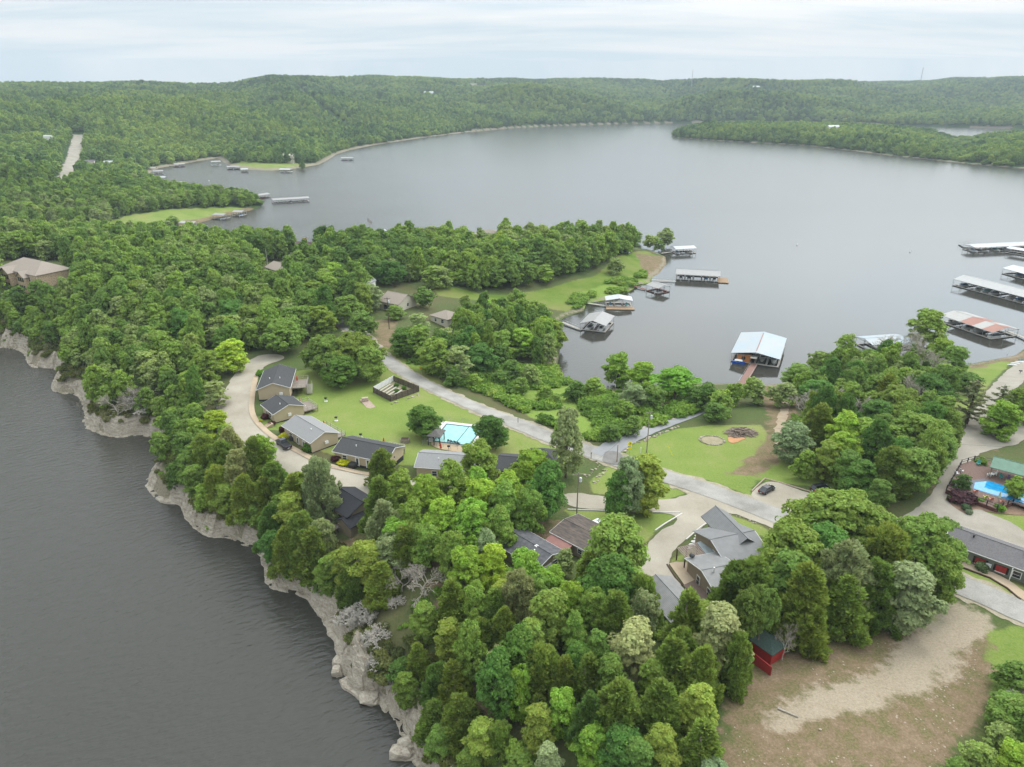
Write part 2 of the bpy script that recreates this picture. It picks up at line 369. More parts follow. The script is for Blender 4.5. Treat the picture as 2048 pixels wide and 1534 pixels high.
WEEDS = [[(800,725),(900,760),(1000,800),(1100,850),(1140,872),(1200,882),(1290,860),(1330,840),(1420,820),(1400,790),(1300,785),(1200,782),(1150,768),(1100,760),(1050,745),(980,750),(900,740),(850,720)],
 [(1150,620),(1240,592),(1300,565),(1290,545),(1200,570),(1130,600)], [(1985,1330),(2060,1320),(2060,1540),(1950,1540),(1990,1430)], [(850,1380),(1000,1534),(900,1534)]]
DIRTS = [[(1440,1430),(1500,1340),(1560,1320),(1640,1280),(1700,1240),(1790,1230),(1850,1260),(1960,1240),(1990,1290),(1960,1400),(1890,1550),(1430,1550)],
 [(1530,775),(1610,780),(1590,850),(1570,900),(1520,955),(1450,950),(1515,905),(1545,860),(1525,810)], [(860,1170),(955,1180),(950,1235),(880,1232)],
 [(1270,508),(1335,512),(1335,552),(1290,548)], [(745,640),(790,640),(790,675),(800,700),(760,692)],
 [(960,1060),(1040,1040),(1130,1040),(1150,1075),(1060,1075),(1000,1110)], [(1280,800),(1360,800),(1380,830),(1330,840)],
 [(1520,765),(1640,765),(1640,785),(1520,785)], [(1930,735),(2060,695),(2060,735),(2000,722),(1940,742)], [(930,1360),(1000,1400),(1090,1390),(1060,1440),(960,1420)],
 [(1870,930),(1900,930),(1885,1010),(1850,1000)], [(100,610),(180,640),(160,670),(110,640)], [(300,456),(400,437),(500,414),(510,419),(400,445),(300,463)], [(1910,850),(1990,880),(1990,900),(1900,890)],
 [(620,1100),(900,1060),(900,1150),(640,1160)]]
GRAV = [[(1895,1195),(1960,1222),(2000,1252),(1930,1300),(1890,1335),(1830,1385),(1740,1425),(1620,1435),(1560,1460),(1530,1440),(1600,1400),(1690,1360),(1780,1310),(1850,1260)]]
LM = np.zeros(X.shape); DM = LM.copy(); WM = LM.copy(); GM = LM.copy(); PM = LM.copy()
for p in LAWNS: LM = np.maximum(LM, mask(p))
for p in PEN: PM = np.maximum(PM, mask(p, 2.5))
for p in WEEDS: WM = np.maximum(WM, mask(p, 3))
for p in DIRTS: DM = np.maximum(DM, mask(p, 3))
for p in GRAV: GM = np.maximum(GM, mask(p, 4))
FARM = np.clip((RR - 500)/200, 0, 1) * (1 - LM)
SHORE = np.maximum(np.clip((10-sf)/3, 0, 1)*(sf > -2)*(RR > 700)*.9 + np.clip((7-si)/3, 0, 1)*(si > -2)*.7, np.maximum(np.clip(1.0 - np.abs(Z - 0.5)/0.8, 0, 1)*(sm > -2)*.7, np.clip((6.5 - dB)/4, 0, 1)*(sm > 0)))

def attr_mesh(me, name, arr):
    a = me.color_attributes.new(name, 'FLOAT_COLOR', 'POINT'); a.data.foreach_set('color', np.asarray(arr, np.float32).ravel())
gm = bpy.data.materials.new('ground'); gm.use_nodes = True; t = gm.node_tree; b = t.nodes['Principled BSDF']
b.inputs['Roughness'].default_value = 0.95; b.inputs['Specular IOR Level'].default_value = 0.1
geo = N(t, 'ShaderNodeNewGeometry'); pos = geo.outputs['Position']
def attr(t, n):
    a = N(t, 'ShaderNodeAttribute', attribute_name=n); s = N(t, 'ShaderNodeSeparateColor'); t.links.new(a.outputs['Color'], s.inputs[0])
    return s.outputs['Red'], s.outputs['Green'], s.outputs['Blue'], a.outputs['Alpha']
lawn, dirt, weed, grav = attr(t, 'cover_a'); farg, pen, shor, _ = attr(t, 'cover_b')
nA = worldnoise(t, 0.35, 6, .7, pos); nB = worldnoise(t, 0.06, 5, .6, pos); nC = worldnoise(t, 2.2, 5, .75, pos); nD = worldnoise(t, 3.2, 4, .8, pos)
nE = mth(t, 'MULTIPLY_ADD', nB, .5, mth(t, 'MULTIPLY', nA, .5))
def edge(m, w=1.4):   # mask edge broken up by noise
    s = mth(t, 'ADD', m, mth(t, 'MULTIPLY', mth(t, 'SUBTRACT', nE, 0.5), w*1.2))
    r = N(t, 'ShaderNodeMapRange', interpolation_type='SMOOTHSTEP'); r.inputs[1].default_value = 0.35; r.inputs[2].default_value = 0.65
    t.links.new(s, r.inputs[0]); return mth(t, 'MULTIPLY', r.outputs[0], mth(t, 'GREATER_THAN', m, 0.02))
cF = ramp(t, nC, [(.3,(.04,.06,.02)),(.5,(.085,.11,.035)),(.62,(.13,.125,.055)),(.75,(.19,.15,.09))])
cF2 = ramp(t, nB, [(.38,(.07,.12,.03)),(.52,(.10,.11,.045)),(.64,(.14,.105,.06))]); cF = mixrgb(t, .45, cF, cF2)
cL = ramp(t, nB, [(.34,(.11,.19,.03)),(.48,(.18,.25,.05)),(.56,(.25,.27,.085)),(.66,(.31,.27,.13))])
cL = mixrgb(t, .55, cL, ramp(t, nC, [(.25,(.08,.14,.022)),(.5,(.16,.225,.045)),(.68,(.25,.26,.09)),(.8,(.32,.28,.15))]))
cL = mixrgb(t, .22, cL, ramp(t, nD, [(.35,(.09,.13,.03)),(.5,(.20,.25,.06)),(.68,(.36,.33,.16))]))
cP_ = mixrgb(t, nC, ramp(t, nB, [(.35,(.075,.14,.018)),(.5,(.16,.20,.045)),(.62,(.25,.21,.10))]), (.13,.19,.03))
cW = ramp(t, nC, [(.3,(.09,.15,.025)),(.5,(.17,.25,.045)),(.7,(.27,.31,.08))])
cD = mixrgb(t, .55, ramp(t, nA, [(.3,(.10,.13,.035)),(.46,(.15,.14,.055)),(.54,(.225,.155,.098)),(.7,(.32,.24,.165))]), ramp(t, nD, [(.3,(.06,.07,.025)),(.50,(.17,.125,.075)),(.66,(.31,.225,.15)),(.8,(.52,.43,.32))]))
cG = mixrgb(t, .6, ramp(t, nB, [(.3,(.33,.26,.18)),(.7,(.47,.40,.30))]), ramp(t, nD, [(.3,(.19,.145,.095)),(.55,(.37,.31,.23)),(.8,(.50,.45,.36))]))
cR = ramp(t, nC, [(.3,(.12,.11,.07)),(.5,(.26,.22,.16)),(.7,(.38,.33,.25))])
cFar = (0.035, 0.07, 0.018)
c = mixrgb(t, farg, cF, cFar); c = mixrgb(t, edge(pen), c, cP_); c = mixrgb(t, edge(weed), c, cW)
c = mixrgb(t, edge(lawn, 1.2), c, cL); c = mixrgb(t, edge(dirt, 2.2), c, cD); c = mixrgb(t, mth(t, 'MULTIPLY', edge(grav, 2.0), .85), c, cG)
c = mixrgb(t, mth(t, 'MULTIPLY', edge(shor, 1.2), .85), c, cR)
t.links.new(c, b.inputs['Base Color'])
bp = N(t, 'ShaderNodeBump'); bp.inputs['Strength'].default_value = .6; bp.inputs['Distance'].default_value = .15
t.links.new(mth(t, 'ADD', nC, nD), bp.inputs['Height']); t.links.new(bp.outputs[0], b.inputs['Normal'])
idx = np.arange(NAZ*NR).reshape(NR, NAZ)
Qs = np.stack([idx[:-1,:-1], idx[:-1,1:], idx[1:,1:], idx[1:,:-1]], -1).reshape(-1, 4)
me = npmesh('ground', np.stack([X, Y, Z], -1).reshape(-1, 3), Qs[:, ::-1], gm, True)
attr_mesh(me, 'cover_a', np.stack([LM, DM, WM, GM], -1)); attr_mesh(me, 'cover_b', np.stack([FARM, PM, SHORE, np.ones(X.shape)], -1))
tag(link(bpy.data.objects.new('ground', me)), kind='structure')

# ------------------------------------------------------------------ water
wm = bpy.data.materials.new('lake water'); wm.use_nodes = True; t = wm.node_tree; b = t.nodes['Principled BSDF']
b.inputs['Roughness'].default_value = 0.17; b.inputs['IOR'].default_value = 1.38; b.inputs['Specular IOR Level'].default_value = 0.5
geo = N(t, 'ShaderNodeNewGeometry'); pos = geo.outputs['Position']
mpw = N(t, 'ShaderNodeMapping', vector_type='TEXTURE'); mpw.inputs['Rotation'].default_value = (0, 0, rad(28)); mpw.inputs['Scale'].default_value = (2.6, 1, 1); t.links.new(pos, mpw.inputs[0])
w1 = worldnoise(t, 0.9, 3, .5, mpw.outputs[0], .3); w2 = worldnoise(t, 2.6, 3, .55, mpw.outputs[0]); w3 = worldnoise(t, 0.004, 5, .6, pos)
w4 = worldnoise(t, 0.016, 3, .5, pos)
# bay behind the point is calmer than the open lake under the bluff
sx = N(t, 'ShaderNodeSeparateXYZ'); t.links.new(pos, sx.inputs[0])
t.links.new(ramp(t, w3, [(.3,(.038,.037,.029)),(.7,(.052,.050,.041))]), b.inputs['Base Color'])
open_ = N(t, 'ShaderNodeMapRange'); open_.inputs[1].default_value = 260; open_.inputs[2].default_value = 620; open_.inputs[3].default_value = .055; open_.inputs[4].default_value = .19; t.links.new(sx.outputs[1], open_.inputs[0]); t.links.new(open_.outputs[0], b.inputs['Roughness'])   # wind gets rougher out on the open lake
calm = N(t, 'ShaderNodeMapRange'); calm.inputs[1].default_value = -60; calm.inputs[2].default_value = 60; calm.inputs[3].default_value = 1; calm.inputs[4].default_value = .06
t.links.new(mth(t, 'ADD', sx.outputs[0], mth(t, 'MULTIPLY', mth(t, 'SUBTRACT', sx.outputs[1], 200), .25)), calm.inputs[0])
hgt = mth(t, 'ADD', w1, mth(t, 'MULTIPLY', w2, .35))
bp = N(t, 'ShaderNodeBump'); bp.inputs['Distance'].default_value = .36
t.links.new(mth(t, 'MULTIPLY', calm.outputs[0], mth(t, 'MULTIPLY_ADD', w4, .9, .35)), bp.inputs['Strength']); t.links.new(hgt, bp.inputs['Height']); t.links.new(bp.outputs[0], b.inputs['Normal'])
MB().add([(-9000,-300,0),(9000,-300,0),(9000,9000,0),(-9000,9000,0)], [(0,1,2,3)]).build('lake_water', wm)
tag(bpy.data.objects['lake_water'], kind='structure')

# ------------------------------------------------------------------ draped sheets (roads, lots, paths)
def resample(pts, step, closed=False):
    out = []; P = list(pts) + ([pts[0]] if closed else [])
    for a, b_ in zip(P[:-1], P[1:]):
        L = math.dist(a, b_); n = max(1, int(L/step))
        for i in range(n): out.append((a[0]+(b_[0]-a[0])*i/n, a[1]+(b_[1]-a[1])*i/n))
    if not closed: out.append(P[-1])
    return out
def smooth_line(pts, it=2, closed=False):
    for _ in range(it):
        q = []; n = len(pts)
        rng = range(n if closed else n-1)
        if not closed: q.append(pts[0])
        for i in rng:
            a, b_ = pts[i], pts[(i+1) % n]
            q += [(a[0]*.75+b_[0]*.25, a[1]*.75+b_[1]*.25), (a[0]*.25+b_[0]*.75, a[1]*.25+b_[1]*.75)]
        if not closed: q.append(pts[-1])
        pts = q
    return pts
def drape(name, P, off, material, step=1.2, jit=0.0, kind='structure', parent=None, smooth=True, flat=None):
    if smooth: P = smooth_line(P, 2, True)
    P = resample(P, step, True)
    if jit:
        P = [(x + jit*2*(vnoise(x, y, 1.3, 3)-.5) + jit*1.5*(vnoise(x, y, 4, 8)-.5), y + jit*2*(vnoise(x, y, 1.3, 4)-.5)) for x, y in P]
    a = np.array(P); x0, y0 = a.min(0); x1, y1 = a.max(0)
    gx, gy = np.meshgrid(np.arange(x0, x1, step), np.arange(y0, y1, step)); gx = gx.ravel(); gy = gy.ravel()
    k = sdist(gx, gy, P) > step*.45
    pts = [Vector((float(p[0]), float(p[1]))) for p in P] + [Vector((float(p), float(q))) for p, q in zip(gx[k], gy[k])]
    n = len(P)
    vs, es, fs, *_ = delaunay_2d_cdt(pts, [], [list(range(n))], 1, 1e-4)
    vs = np.array([(v.x, v.y) for v in vs])
    zz = (TH(vs[:,0], vs[:,1]) + off) if flat is None else np.full(len(vs), flat)
    me = npmesh(name, np.column_stack([vs, zz]), np.array([f for f in fs if len(f) == 3]), material, True)
    o = bpy.data.objects.new(name, me); link(o, parent)
    if kind: tag(o, kind=kind)
    return o
def strip(line_px, width, world=False):
    L = line_px if world else HP(line_px)
    L = resample(smooth_line(L, 2), 2.0); lft, rgt = [], []
    for i, p in enumerate(L):
        a = L[max(0, i-1)]; b_ = L[min(len(L)-1, i+1)]; dx, dy = b_[0]-a[0], b_[1]-a[1]; l = math.hypot(dx, dy) or 1
        w = (width[0] + (width[1]-width[0])*i/(len(L)-1) if isinstance(width, tuple) else width)/2
        lft.append((p[0]-dy/l*w, p[1]+dx/l*w)); rgt.append((p[0]+dy/l*w, p[1]-dx/l*w))
    return lft + rgt[::-1]
def ground_mat(name, stops, s1=.4, s2=6.0, stops2=None, bump=.3):
    m = bpy.data.materials.new(name); m.use_nodes = True; t = m.node_tree; b = t.nodes['Principled BSDF']
    b.inputs['Roughness'].default_value = .92; b.inputs['Specular IOR Level'].default_value = .15
    geo = N(t, 'ShaderNodeNewGeometry'); p = geo.outputs['Position']
    n1 = worldnoise(t, s1, 6, .6, p); n2 = worldnoise(t, s2, 4, .7, p)
    c = mixrgb(t, .45, ramp(t, n1, stops), ramp(t, n2, stops2 or stops)); t.links.new(c, b.inputs['Base Color'])
    bp = N(t, 'ShaderNodeBump'); bp.inputs['Strength'].default_value = bump; bp.inputs['Distance'].default_value = .05
    t.links.new(n2, bp.inputs['Height']); t.links.new(bp.outputs[0], b.inputs['Normal'])
    MATS[name] = m; return m
gravM = ground_mat('pale gravel', [(.3,(.25,.215,.16)),(.5,(.355,.315,.25)),(.7,(.45,.405,.33))], .12, 5)
gravM2 = ground_mat('grey gravel', [(.3,(.21,.185,.145)),(.5,(.31,.28,.23)),(.7,(.40,.365,.305))], .12, 5)
roadM = ground_mat('worn chip seal road', [(.35,(.19,.175,.155)),(.5,(.30,.285,.255)),(.65,(.39,.37,.335))], .18, 5, bump=.15)
asphM = ground_mat('asphalt', [(.3,(.22,.22,.22)),(.7,(.31,.31,.31))], .2, 8, bump=.15)
walkM = ground_mat('tan concrete', [(.3,(.36,.27,.18)),(.7,(.50,.40,.29))], .3, 5, bump=.1)
patM = ground_mat('patched asphalt', [(.3,(.13,.12,.11)),(.5,(.20,.19,.175)),(.7,(.27,.26,.24))], .25, 6, bump=.15)
LOT = [(497,720),(530,708),(566,710),(566,722),(528,730),(515,760),(505,790),(500,831),(520,856),(552,880),(605,906),(649,929),(719,944),(850,965),(1000,985),(1130,985),(1140,1012),(1000,1012),
 (850,1010),(716,1000),(660,1000),(605,985),(558,984),(545,960),(545,930),(510,900),(470,880),(423,850),(428,830),(435,814),(445,790),(459,767),(475,740)]
drape('gravel_lot', HP(LOT), .10, gravM, 1.2, .35)
DRV = [(1125,985),(1185,990),(1260,1000),(1335,1000),(1375,990),(1395,978),(1430,988),(1520,1012),(1580,1040),(1560,1062),(1520,1046),(1475,1030),(1448,1026),(1400,1058),(1372,1080),(1345,1100),(1335,1120),(1340,1145),
 (1372,1176),(1330,1195),(1305,1185),(1285,1160),(1285,1120),(1300,1080),(1368,1034),(1300,1022),(1130,1018)]
drape('gravel_driveway', HP(DRV), .10, gravM, 1.2, .35)
drape('gravel_parking', HP([(1495,990),(1535,958),(1600,980),(1700,1010),(1780,1045),(1780,1075),(1700,1065),(1600,1035),(1520,1005)]), .09, gravM, 1.2, .3)
drape('gravel_lane', HP([(2060,705),(2000,752),(1955,810),(1925,870),(1890,925),(1872,975),(1835,1020),(1770,1048),(1740,1072),(1790,1095),(1880,1078),(1905,1050),(2060,1108),(2060,1060),(1960,1020),(1912,992),(1925,950),(1962,900),(2060,885),(2060,845),(1995,850),(1985,800),(2060,765)]), .09, gravM2, 1.3, .35)
MROAD = [(640,615),(700,655),(745,695),(775,722),(820,752),(870,778),(940,810),(1000,833),(1060,859),(1120,883),(1180,904),(1240,924),(1310,946),(1380,969),(1450,993),(1520,1019),(1600,1050),(1700,1085),(1800,1122),(1900,1163),(2048,1225),(2250,1310)]
drape('road_shoulder', strip(MROAD, (7.6, 8.6)), .07, ground_mat('gravel shoulder', [(.3,(.20,.17,.10)),(.5,(.31,.27,.19)),(.7,(.42,.38,.30))], .5, 4), 1.0, .8)
drape('road', strip(MROAD, (5.6, 6.6)), .16, roadM, 1.2, .12)
drape('side_road', strip([(1200,912),(1240,886),(1290,862),(1345,840),(1400,822),(1450,800),(1478,785)], (6.5, 4.0)), .19, asphM, 1.0, .12)
drape('road_patch', HP([(1212,900),(1245,908),(1245,935),(1200,925),(1205,915)]), .23, patM, .8, .3)
drape('sidewalk', strip([(512,752),(505,790),(502,830),(530,862),(560,884),(605,909),(650,931),(719,946),(790,958)], 1.5), .24, walkM, 1.0)
drape('far_gravel_track', strip([(157,270),(150,300),(140,330),(132,372)], 13), .5, gravM2, 4.0, 1.5)
drape('dirt_track', strip([(1575,790),(1568,830),(1553,870),(1565,900)], 2.5), .08, ground_mat('trodden dirt', [(.3,(.26,.19,.12)),(.7,(.42,.34,.25))], .4, 5), .9, .5)
# ------------------------------------------------------------------ foliage materials
def leafmat(name, mode, base=None, var=.25, hue=.03):
    m = bpy.data.materials.new(name); m.use_nodes = True; t = m.node_tree; t.nodes.clear()
    out = N(t, 'ShaderNodeOutputMaterial'); dif = N(t, 'ShaderNodeBsdfPrincipled'); trl = N(t, 'ShaderNodeBsdfTranslucent'); mxs = N(t, 'ShaderNodeMixShader')
    dif.inputs['Roughness'].default_value = .6; dif.inputs['Specular IOR Level'].default_value = .06
    oi = N(t, 'ShaderNodeObjectInfo'); geo = N(t, 'ShaderNodeNewGeometry')
    tx = N(t, 'ShaderNodeTexCoord')
    n1 = worldnoise(t, .55, 2, .5, tx.outputs['Object'])
    n2 = worldnoise(t, 2.5, 2, .6, tx.outputs['Object'])
    if mode == 'obj': col = oi.outputs['Color']
    else:
        n3 = mth(t, 'ADD', mth(t, 'MULTIPLY', worldnoise(t, .012, 5, .6, geo.outputs['Position']), .55), mth(t, 'MULTIPLY', worldnoise(t, .0022, 3, .5, geo.outputs['Position']), .45))
        f = mth(t, 'ADD', mth(t, 'MULTIPLY', oi.outputs['Random'], .34), mth(t, 'MULTIPLY_ADD', n3, 1.5, -.34))
        col = ramp(t, f, base)
    hs = N(t, 'ShaderNodeHueSaturation'); t.links.new(col, hs.inputs['Color'])
    t.links.new(mth(t, 'MULTIPLY_ADD', n1, hue*2, .5-hue), hs.inputs['Hue'])
    rp = geo.outputs['Random Per Island']; hs.inputs['Saturation'].default_value = 1.0
    vv = mth(t, 'ADD', mth(t, 'MULTIPLY_ADD', mth(t, 'ADD', n1, n2), var*2.2, 1-var*2.2), mth(t, 'MULTIPLY_ADD', rp, .6, -.22))
    t.links.new(vv, hs.inputs['Value'])
    t.links.new(hs.outputs[0], dif.inputs['Base Color']); t.links.new(hs.outputs[0], trl.inputs['Color'])
    mxs.inputs[0].default_value = .36; t.links.new(dif.outputs[0], mxs.inputs[1]); t.links.new(trl.outputs[0], mxs.inputs[2])
    t.links.new(mxs.outputs[0], out.inputs[0]); MATS[name] = m; return m
leafM = leafmat('leaves', 'obj')
farM = leafmat('distant leaves', 'far', [(.26,(.045,.10,.035)),(.42,(.085,.16,.045)),(.55,(.145,.235,.055)),(.68,(.215,.315,.065)),(.85,(.30,.39,.07))], .2)
midM = leafmat('wood leaves', 'far', [(.25,(.085,.16,.035)),(.42,(.14,.235,.05)),(.55,(.20,.30,.06)),(.66,(.26,.38,.06)),(.76,(.27,.33,.12)),(.88,(.37,.48,.06))], .22)
barkM = mat('bark', (.19,.15,.115), .9, .2, 6, bump=.4, stretch=(1,1,.2))
paleM = mat('pale bark', (.46,.42,.36), .9, .15, 5)
deadM = mat('dead wood', (.42,.375,.31), .9, .2, 4)

# ------------------------------------------------------------------ tree prototypes (height and radius stated, scaled per tree)
RNG = np.random.default_rng(7)
def unit(v): return v / (np.linalg.norm(v, axis=1, keepdims=True) + 1e-9)
def cards(P, Nn, w, h, rng, up=None):
    """leaf-clump quads at P facing Nn"""
    Nn = unit(Nn); r = rng.normal(size=P.shape) if up is None else up
    a = unit(np.cross(Nn, r)); b_ = np.cross(Nn, a)
    a = a*(w[:,None]/2); b_ = b_*(h[:,None]/2)
    k = 0.35*rng.normal(size=(len(P),1))
    V = np.stack([P-a*.6-b_, P+a*.9-b_*.5+Nn*k*w[:,None]*.5, P+a*.5+b_, P-a-(-b_)*.4], 1).reshape(-1, 3)
    Q = np.arange(len(P)*4).reshape(-1, 4)
    return V, Q
def lobecrown(rng, lobes, n, size, up=.35, rnd=.7, aspect=1.0, elong=False):
    """lobes: list of (centre, radii). Leaves lie in each lobe's outer shell"""
    C = np.array([l[0] for l in lobes]); Rr = np.array([l[1] for l in lobes])
    A = (Rr[:,0]*Rr[:,1] + Rr[:,0]*Rr[:,2]); pr = A/A.sum()
    li = rng.choice(len(lobes), n, p=pr)
    d = unit(rng.normal(size=(n,3))); flip = (d[:,2] < -.2) & (rng.random(n) < .6); d[flip,2] *= -1
    rr = 1 - rng.normal(size=n)*.15 - .04
    wob = 1 + .16*np.sin(d[:,0]*5+li)*np.sin(d[:,1]*6+2*li) + .1*np.sin(d[:,2]*9+3*li)
    P = C[li] + d*Rr[li]*(rr*wob)[:,None]
    # drop leaves buried deep in another lobe
    keep = np.ones(n, bool)
    for j in range(len(lobes)):
        q = np.linalg.norm((P - C[j])/Rr[j], axis=1); keep &= ~((q < .62) & (li != j))
    P = P[keep]; d = d[keep]
    Nn = d*.8 + rng.normal(size=P.shape)*rnd*.6 + np.array((0,0,up))
    s = size*(.7+.6*rng.random(len(P)))
    if elong:
        upv = np.column_stack([d[:,0]*.6, d[:,1]*.6, np.full(len(P), .9)]) + rng.normal(size=P.shape)*.25
        side = np.cross(upv, rng.normal(size=P.shape)); Nn2 = np.cross(side, upv)
        a = unit(side)*(s*.28)[:,None]; b_ = unit(upv)*(s*aspect)[:,None]*.5
        V = np.stack([P-a*.5-b_, P+a-b_*.2, P+a*.2+b_, P-a+b_*.1], 1).reshape(-1,3)
        return V, np.arange(len(P)*4).reshape(-1,4)
    return cards(P, Nn, s, s, rng)
def tufted(rng, lobes, tn, tr, per, size, up=.55, squash=.75, elong=False):
    """leafy tufts sitting on the lobes' surfaces, with gaps between them"""
    C = np.array([l[0] for l in lobes], float); Rr = np.array([l[1] for l in lobes], float)
    A = Rr[:,0]*(Rr[:,1]+Rr[:,2]); li = rng.choice(len(lobes), tn, p=A/A.sum())
    d = unit(rng.normal(size=(tn,3))); fl = (d[:,2] < -.25) & (rng.random(tn) < .7); d[fl,2] *= -1
    tc = C[li] + d*Rr[li]*(.86+.2*rng.normal(size=(tn,1))*.6)
    keep = np.ones(tn, bool)
    for j in range(len(lobes)): keep &= ~((np.linalg.norm((tc-C[j])/Rr[j], axis=1) < .6) & (li != j))
    tc = tc[keep]; d = d[keep]; k = len(tc); r = (tr[0] + (tr[1]-tr[0])*rng.random(k)**1.5)
    cnt = np.maximum(8, (per*(r/np.mean(tr))**2).astype(int)); ti = np.repeat(np.arange(k), cnt); n = len(ti)
    q = unit(rng.normal(size=(n,3))); lo = (q[:,2] < -.1) & (rng.random(n) < .75); q[lo,2] *= -1
    rad_ = r[ti]*(.75+.35*rng.random(n))
    P = tc[ti] + q*rad_[:,None]*np.array((1,1,squash))
    s = size*(.65+.7*rng.random(n))
    if elong:
        upv = np.column_stack([q[:,0]*.7+d[ti,0]*.4, q[:,1]*.7+d[ti,1]*.4, np.full(n, .9)]) + rng.normal(size=(n,3))*.25
        side = np.cross(upv, rng.normal(size=P.shape)); a = unit(side)*(s*.3)[:,None]; b_ = unit(upv)*(s*1.2)[:,None]*.5
        V = np.stack([P-a*.5-b_, P+a-b_*.2, P+a*.2+b_, P-a+b_*.1], 1).reshape(-1,3)
        return V, np.arange(n*4).reshape(-1,4)
    return cards(P, q*.7 + d[ti]*.3 + rng.normal(size=(n,3))*.4 + np.array((0,0,up)), s, s, rng)
def limbs(mb, rng, H, R, top, n=6, r0=.28, z0=.25):
    lean = rng.normal(size=2)*.25
    pts = [Vector((0,0,-.6)), Vector((lean[0]*.3, lean[1]*.3, H*.25)), Vector((lean[0], lean[1], H*.5)), Vector((lean[0]*1.5, lean[1]*1.5, H*top))]
    rs_ = [r0*1.25, r0, r0*.65, r0*.2]
    for i in range(3): mb.tube(pts[i], pts[i+1], rs_[i], rs_[i+1], 7)
    for k in range(n):
        z = H*(z0 + (.75-z0)*k/n); a = 2.4*k + rng.random(); l = R*(.95-.4*k/n)
        f = z/H; base = Vector((lean[0]*f*1.8, lean[1]*f*1.8, z)); tip = base + Vector((math.cos(a)*l, math.sin(a)*l, l*(.45+.4*rng.random())))
        mid = base.lerp(tip, .5) + Vector((0,0,l*.12)); mb.tube(base, mid, r0*.42, r0*.28, 5); mb.tube(mid, tip, r0*.28, r0*.08, 4)
def broad(seed, H=12, R=5, n=9000, size=.42, base=.16, nl=26, lr=(.9,1.8), flat=1.0, tr=(.38,.95), per=42):
    rng = np.random.default_rng(seed); lobes = []
    for k in range(nl):
        f = (k+.5)/nl; z = H*(base + (1-base)*f*.86); prof = math.sin(min(1,(.12+f*.95))*math.pi)**.6 if f < .9 else .45
        a = k*2.39996 + rng.random()*.7; rad_ = (R-1.4)*prof*(.55+.5*rng.random()); q = lr[0] + (lr[1]-lr[0])*rng.random()
        lobes.append(((rad_*math.cos(a), rad_*math.sin(a), z), (q, q, q*.98*flat)))
    lobes.append(((0,0,H*.6), (R*.5,R*.5,H*.22))); lobes.append(((rng.normal()*.4,rng.normal()*.4,H*.86), (1.5,1.5,1.25)))
    V, Q = tufted(rng, lobes, int(n/per), tr, per, size) if per else lobecrown(rng, lobes, n, size)
    mb = MB(); limbs(mb, rng, H, R*.8, .75)
    return V, Q, mb
def cedar(seed, H=11, R=2.7, n=9000, size=.62, tips=46, pw=.62, multi=False):
    rng = np.random.default_rng(seed); lobes = []
    for k in range(tips):
        f = (k+.3)/tips; z = H*(.04+.93*f); rp = R*(1-f)**pw * (.55+.6*rng.random()); a = k*2.39996+rng.random()
        q = .42+.5*(1-f)*rng.random()+.25; rr = max(rp-q*.5, 0)
        lobes.append(((rr*math.cos(a), rr*math.sin(a), z), (q, q, q*1.5)))
    lobes.append(((0,0,H*.38), (R*.6,R*.6,H*.36)))
    V, Q = tufted(rng, lobes, int(n/34), (.26,.62), 34, size, squash=1.35, elong=True)
    mb = MB(); limbs(mb, rng, H, R*.7, .93, 7, .2, .12)
    return V, Q, mb
def bare(seed, H=8, R=4, spread=.9, levels=5, nb=3, r0=.17, dens=1.0, z0=.3):
    rng = random.Random(seed); mb = MB()
    def grow(p, d, L, r, lv):
        r = max(r, .02)
        q = p + d*L*.5 + Vector((rng.gauss(0,.05),rng.gauss(0,.05),0))*L; e = q + (d+Vector((rng.gauss(0,.2),rng.gauss(0,.2),rng.gauss(0,.15)))).normalized()*L*.5
        ns = 6 if lv > 3 else (4 if lv > 1 else 3)
        mb.tube(p, q, r, r*.8, ns, False); mb.tube(q, e, r*.8, r*.55, ns, False)
        if lv == 0: return
        k = nb + (rng.random() < dens-1)
        for i in range(k):
            a = rng.random()*6.28; s = spread*(.5+.7*rng.random())
            nd = (d + (d.orthogonal().normalized()*math.cos(a) + d.cross(d.orthogonal()).normalized()*math.sin(a))*s + Vector((0,0,.12))).normalized()
            st = q.lerp(e, rng.random()) if i else e
            grow(st, nd, L*(.6+.2*rng.random()), r*.58, lv-1)
    grow(Vector((0,0,-.4)), Vector((.05,.02,1)).normalized(), H*z0, r0, levels)
    return mb
def sparse(seed, H=13, R=3.2):
    rng = np.random.default_rng(seed); mb = MB(); Ps = []
    mb.tube((0,0,-.5), (0,0,H*.5), .24, .14, 7); mb.tube((0,0,H*.5), (.1,0,H), .14, .03, 6)
    for k in range(34):
        f = k/34; z = H*(.16+.82*f); a = k*2.4; l = R*(1-f)**.7*(.7+.4*rng.random())
        tip = np.array((math.cos(a)*l, math.sin(a)*l, z+.15*l)); mb.tube((0,0,z), tuple(tip), .06, .02, 4, False)
        m = int(26*l); s = rng.random(m)[:,None]*.85+.15; P = np.array((0,0,z))*(1-s) + tip*s + rng.normal(size=(m,3))*.16*np.array((1,1,.4)); Ps.append(P)
    P = np.concatenate(Ps); V, Q = cards(P, rng.normal(size=P.shape)*.5+np.array((0,0,1)), np.full(len(P), .42), np.full(len(P), .3), rng)
    return V, Q, mb
def bushm(seed, n=1500, size=.3, R=1.2, H=1.2):
    rng = np.random.default_rng(seed); lobes = [((0,0,H*.3), (R*.7,R*.7,H*.6))]
    for k in range(7):
        a = k*2.4; q = R*(.35+.2*rng.random()); lobes.append(((R*.55*math.cos(a), R*.55*math.sin(a), H*(.35+.4*rng.random())), (q,q,q*.8)))
    return lobecrown(rng, lobes, n, size)

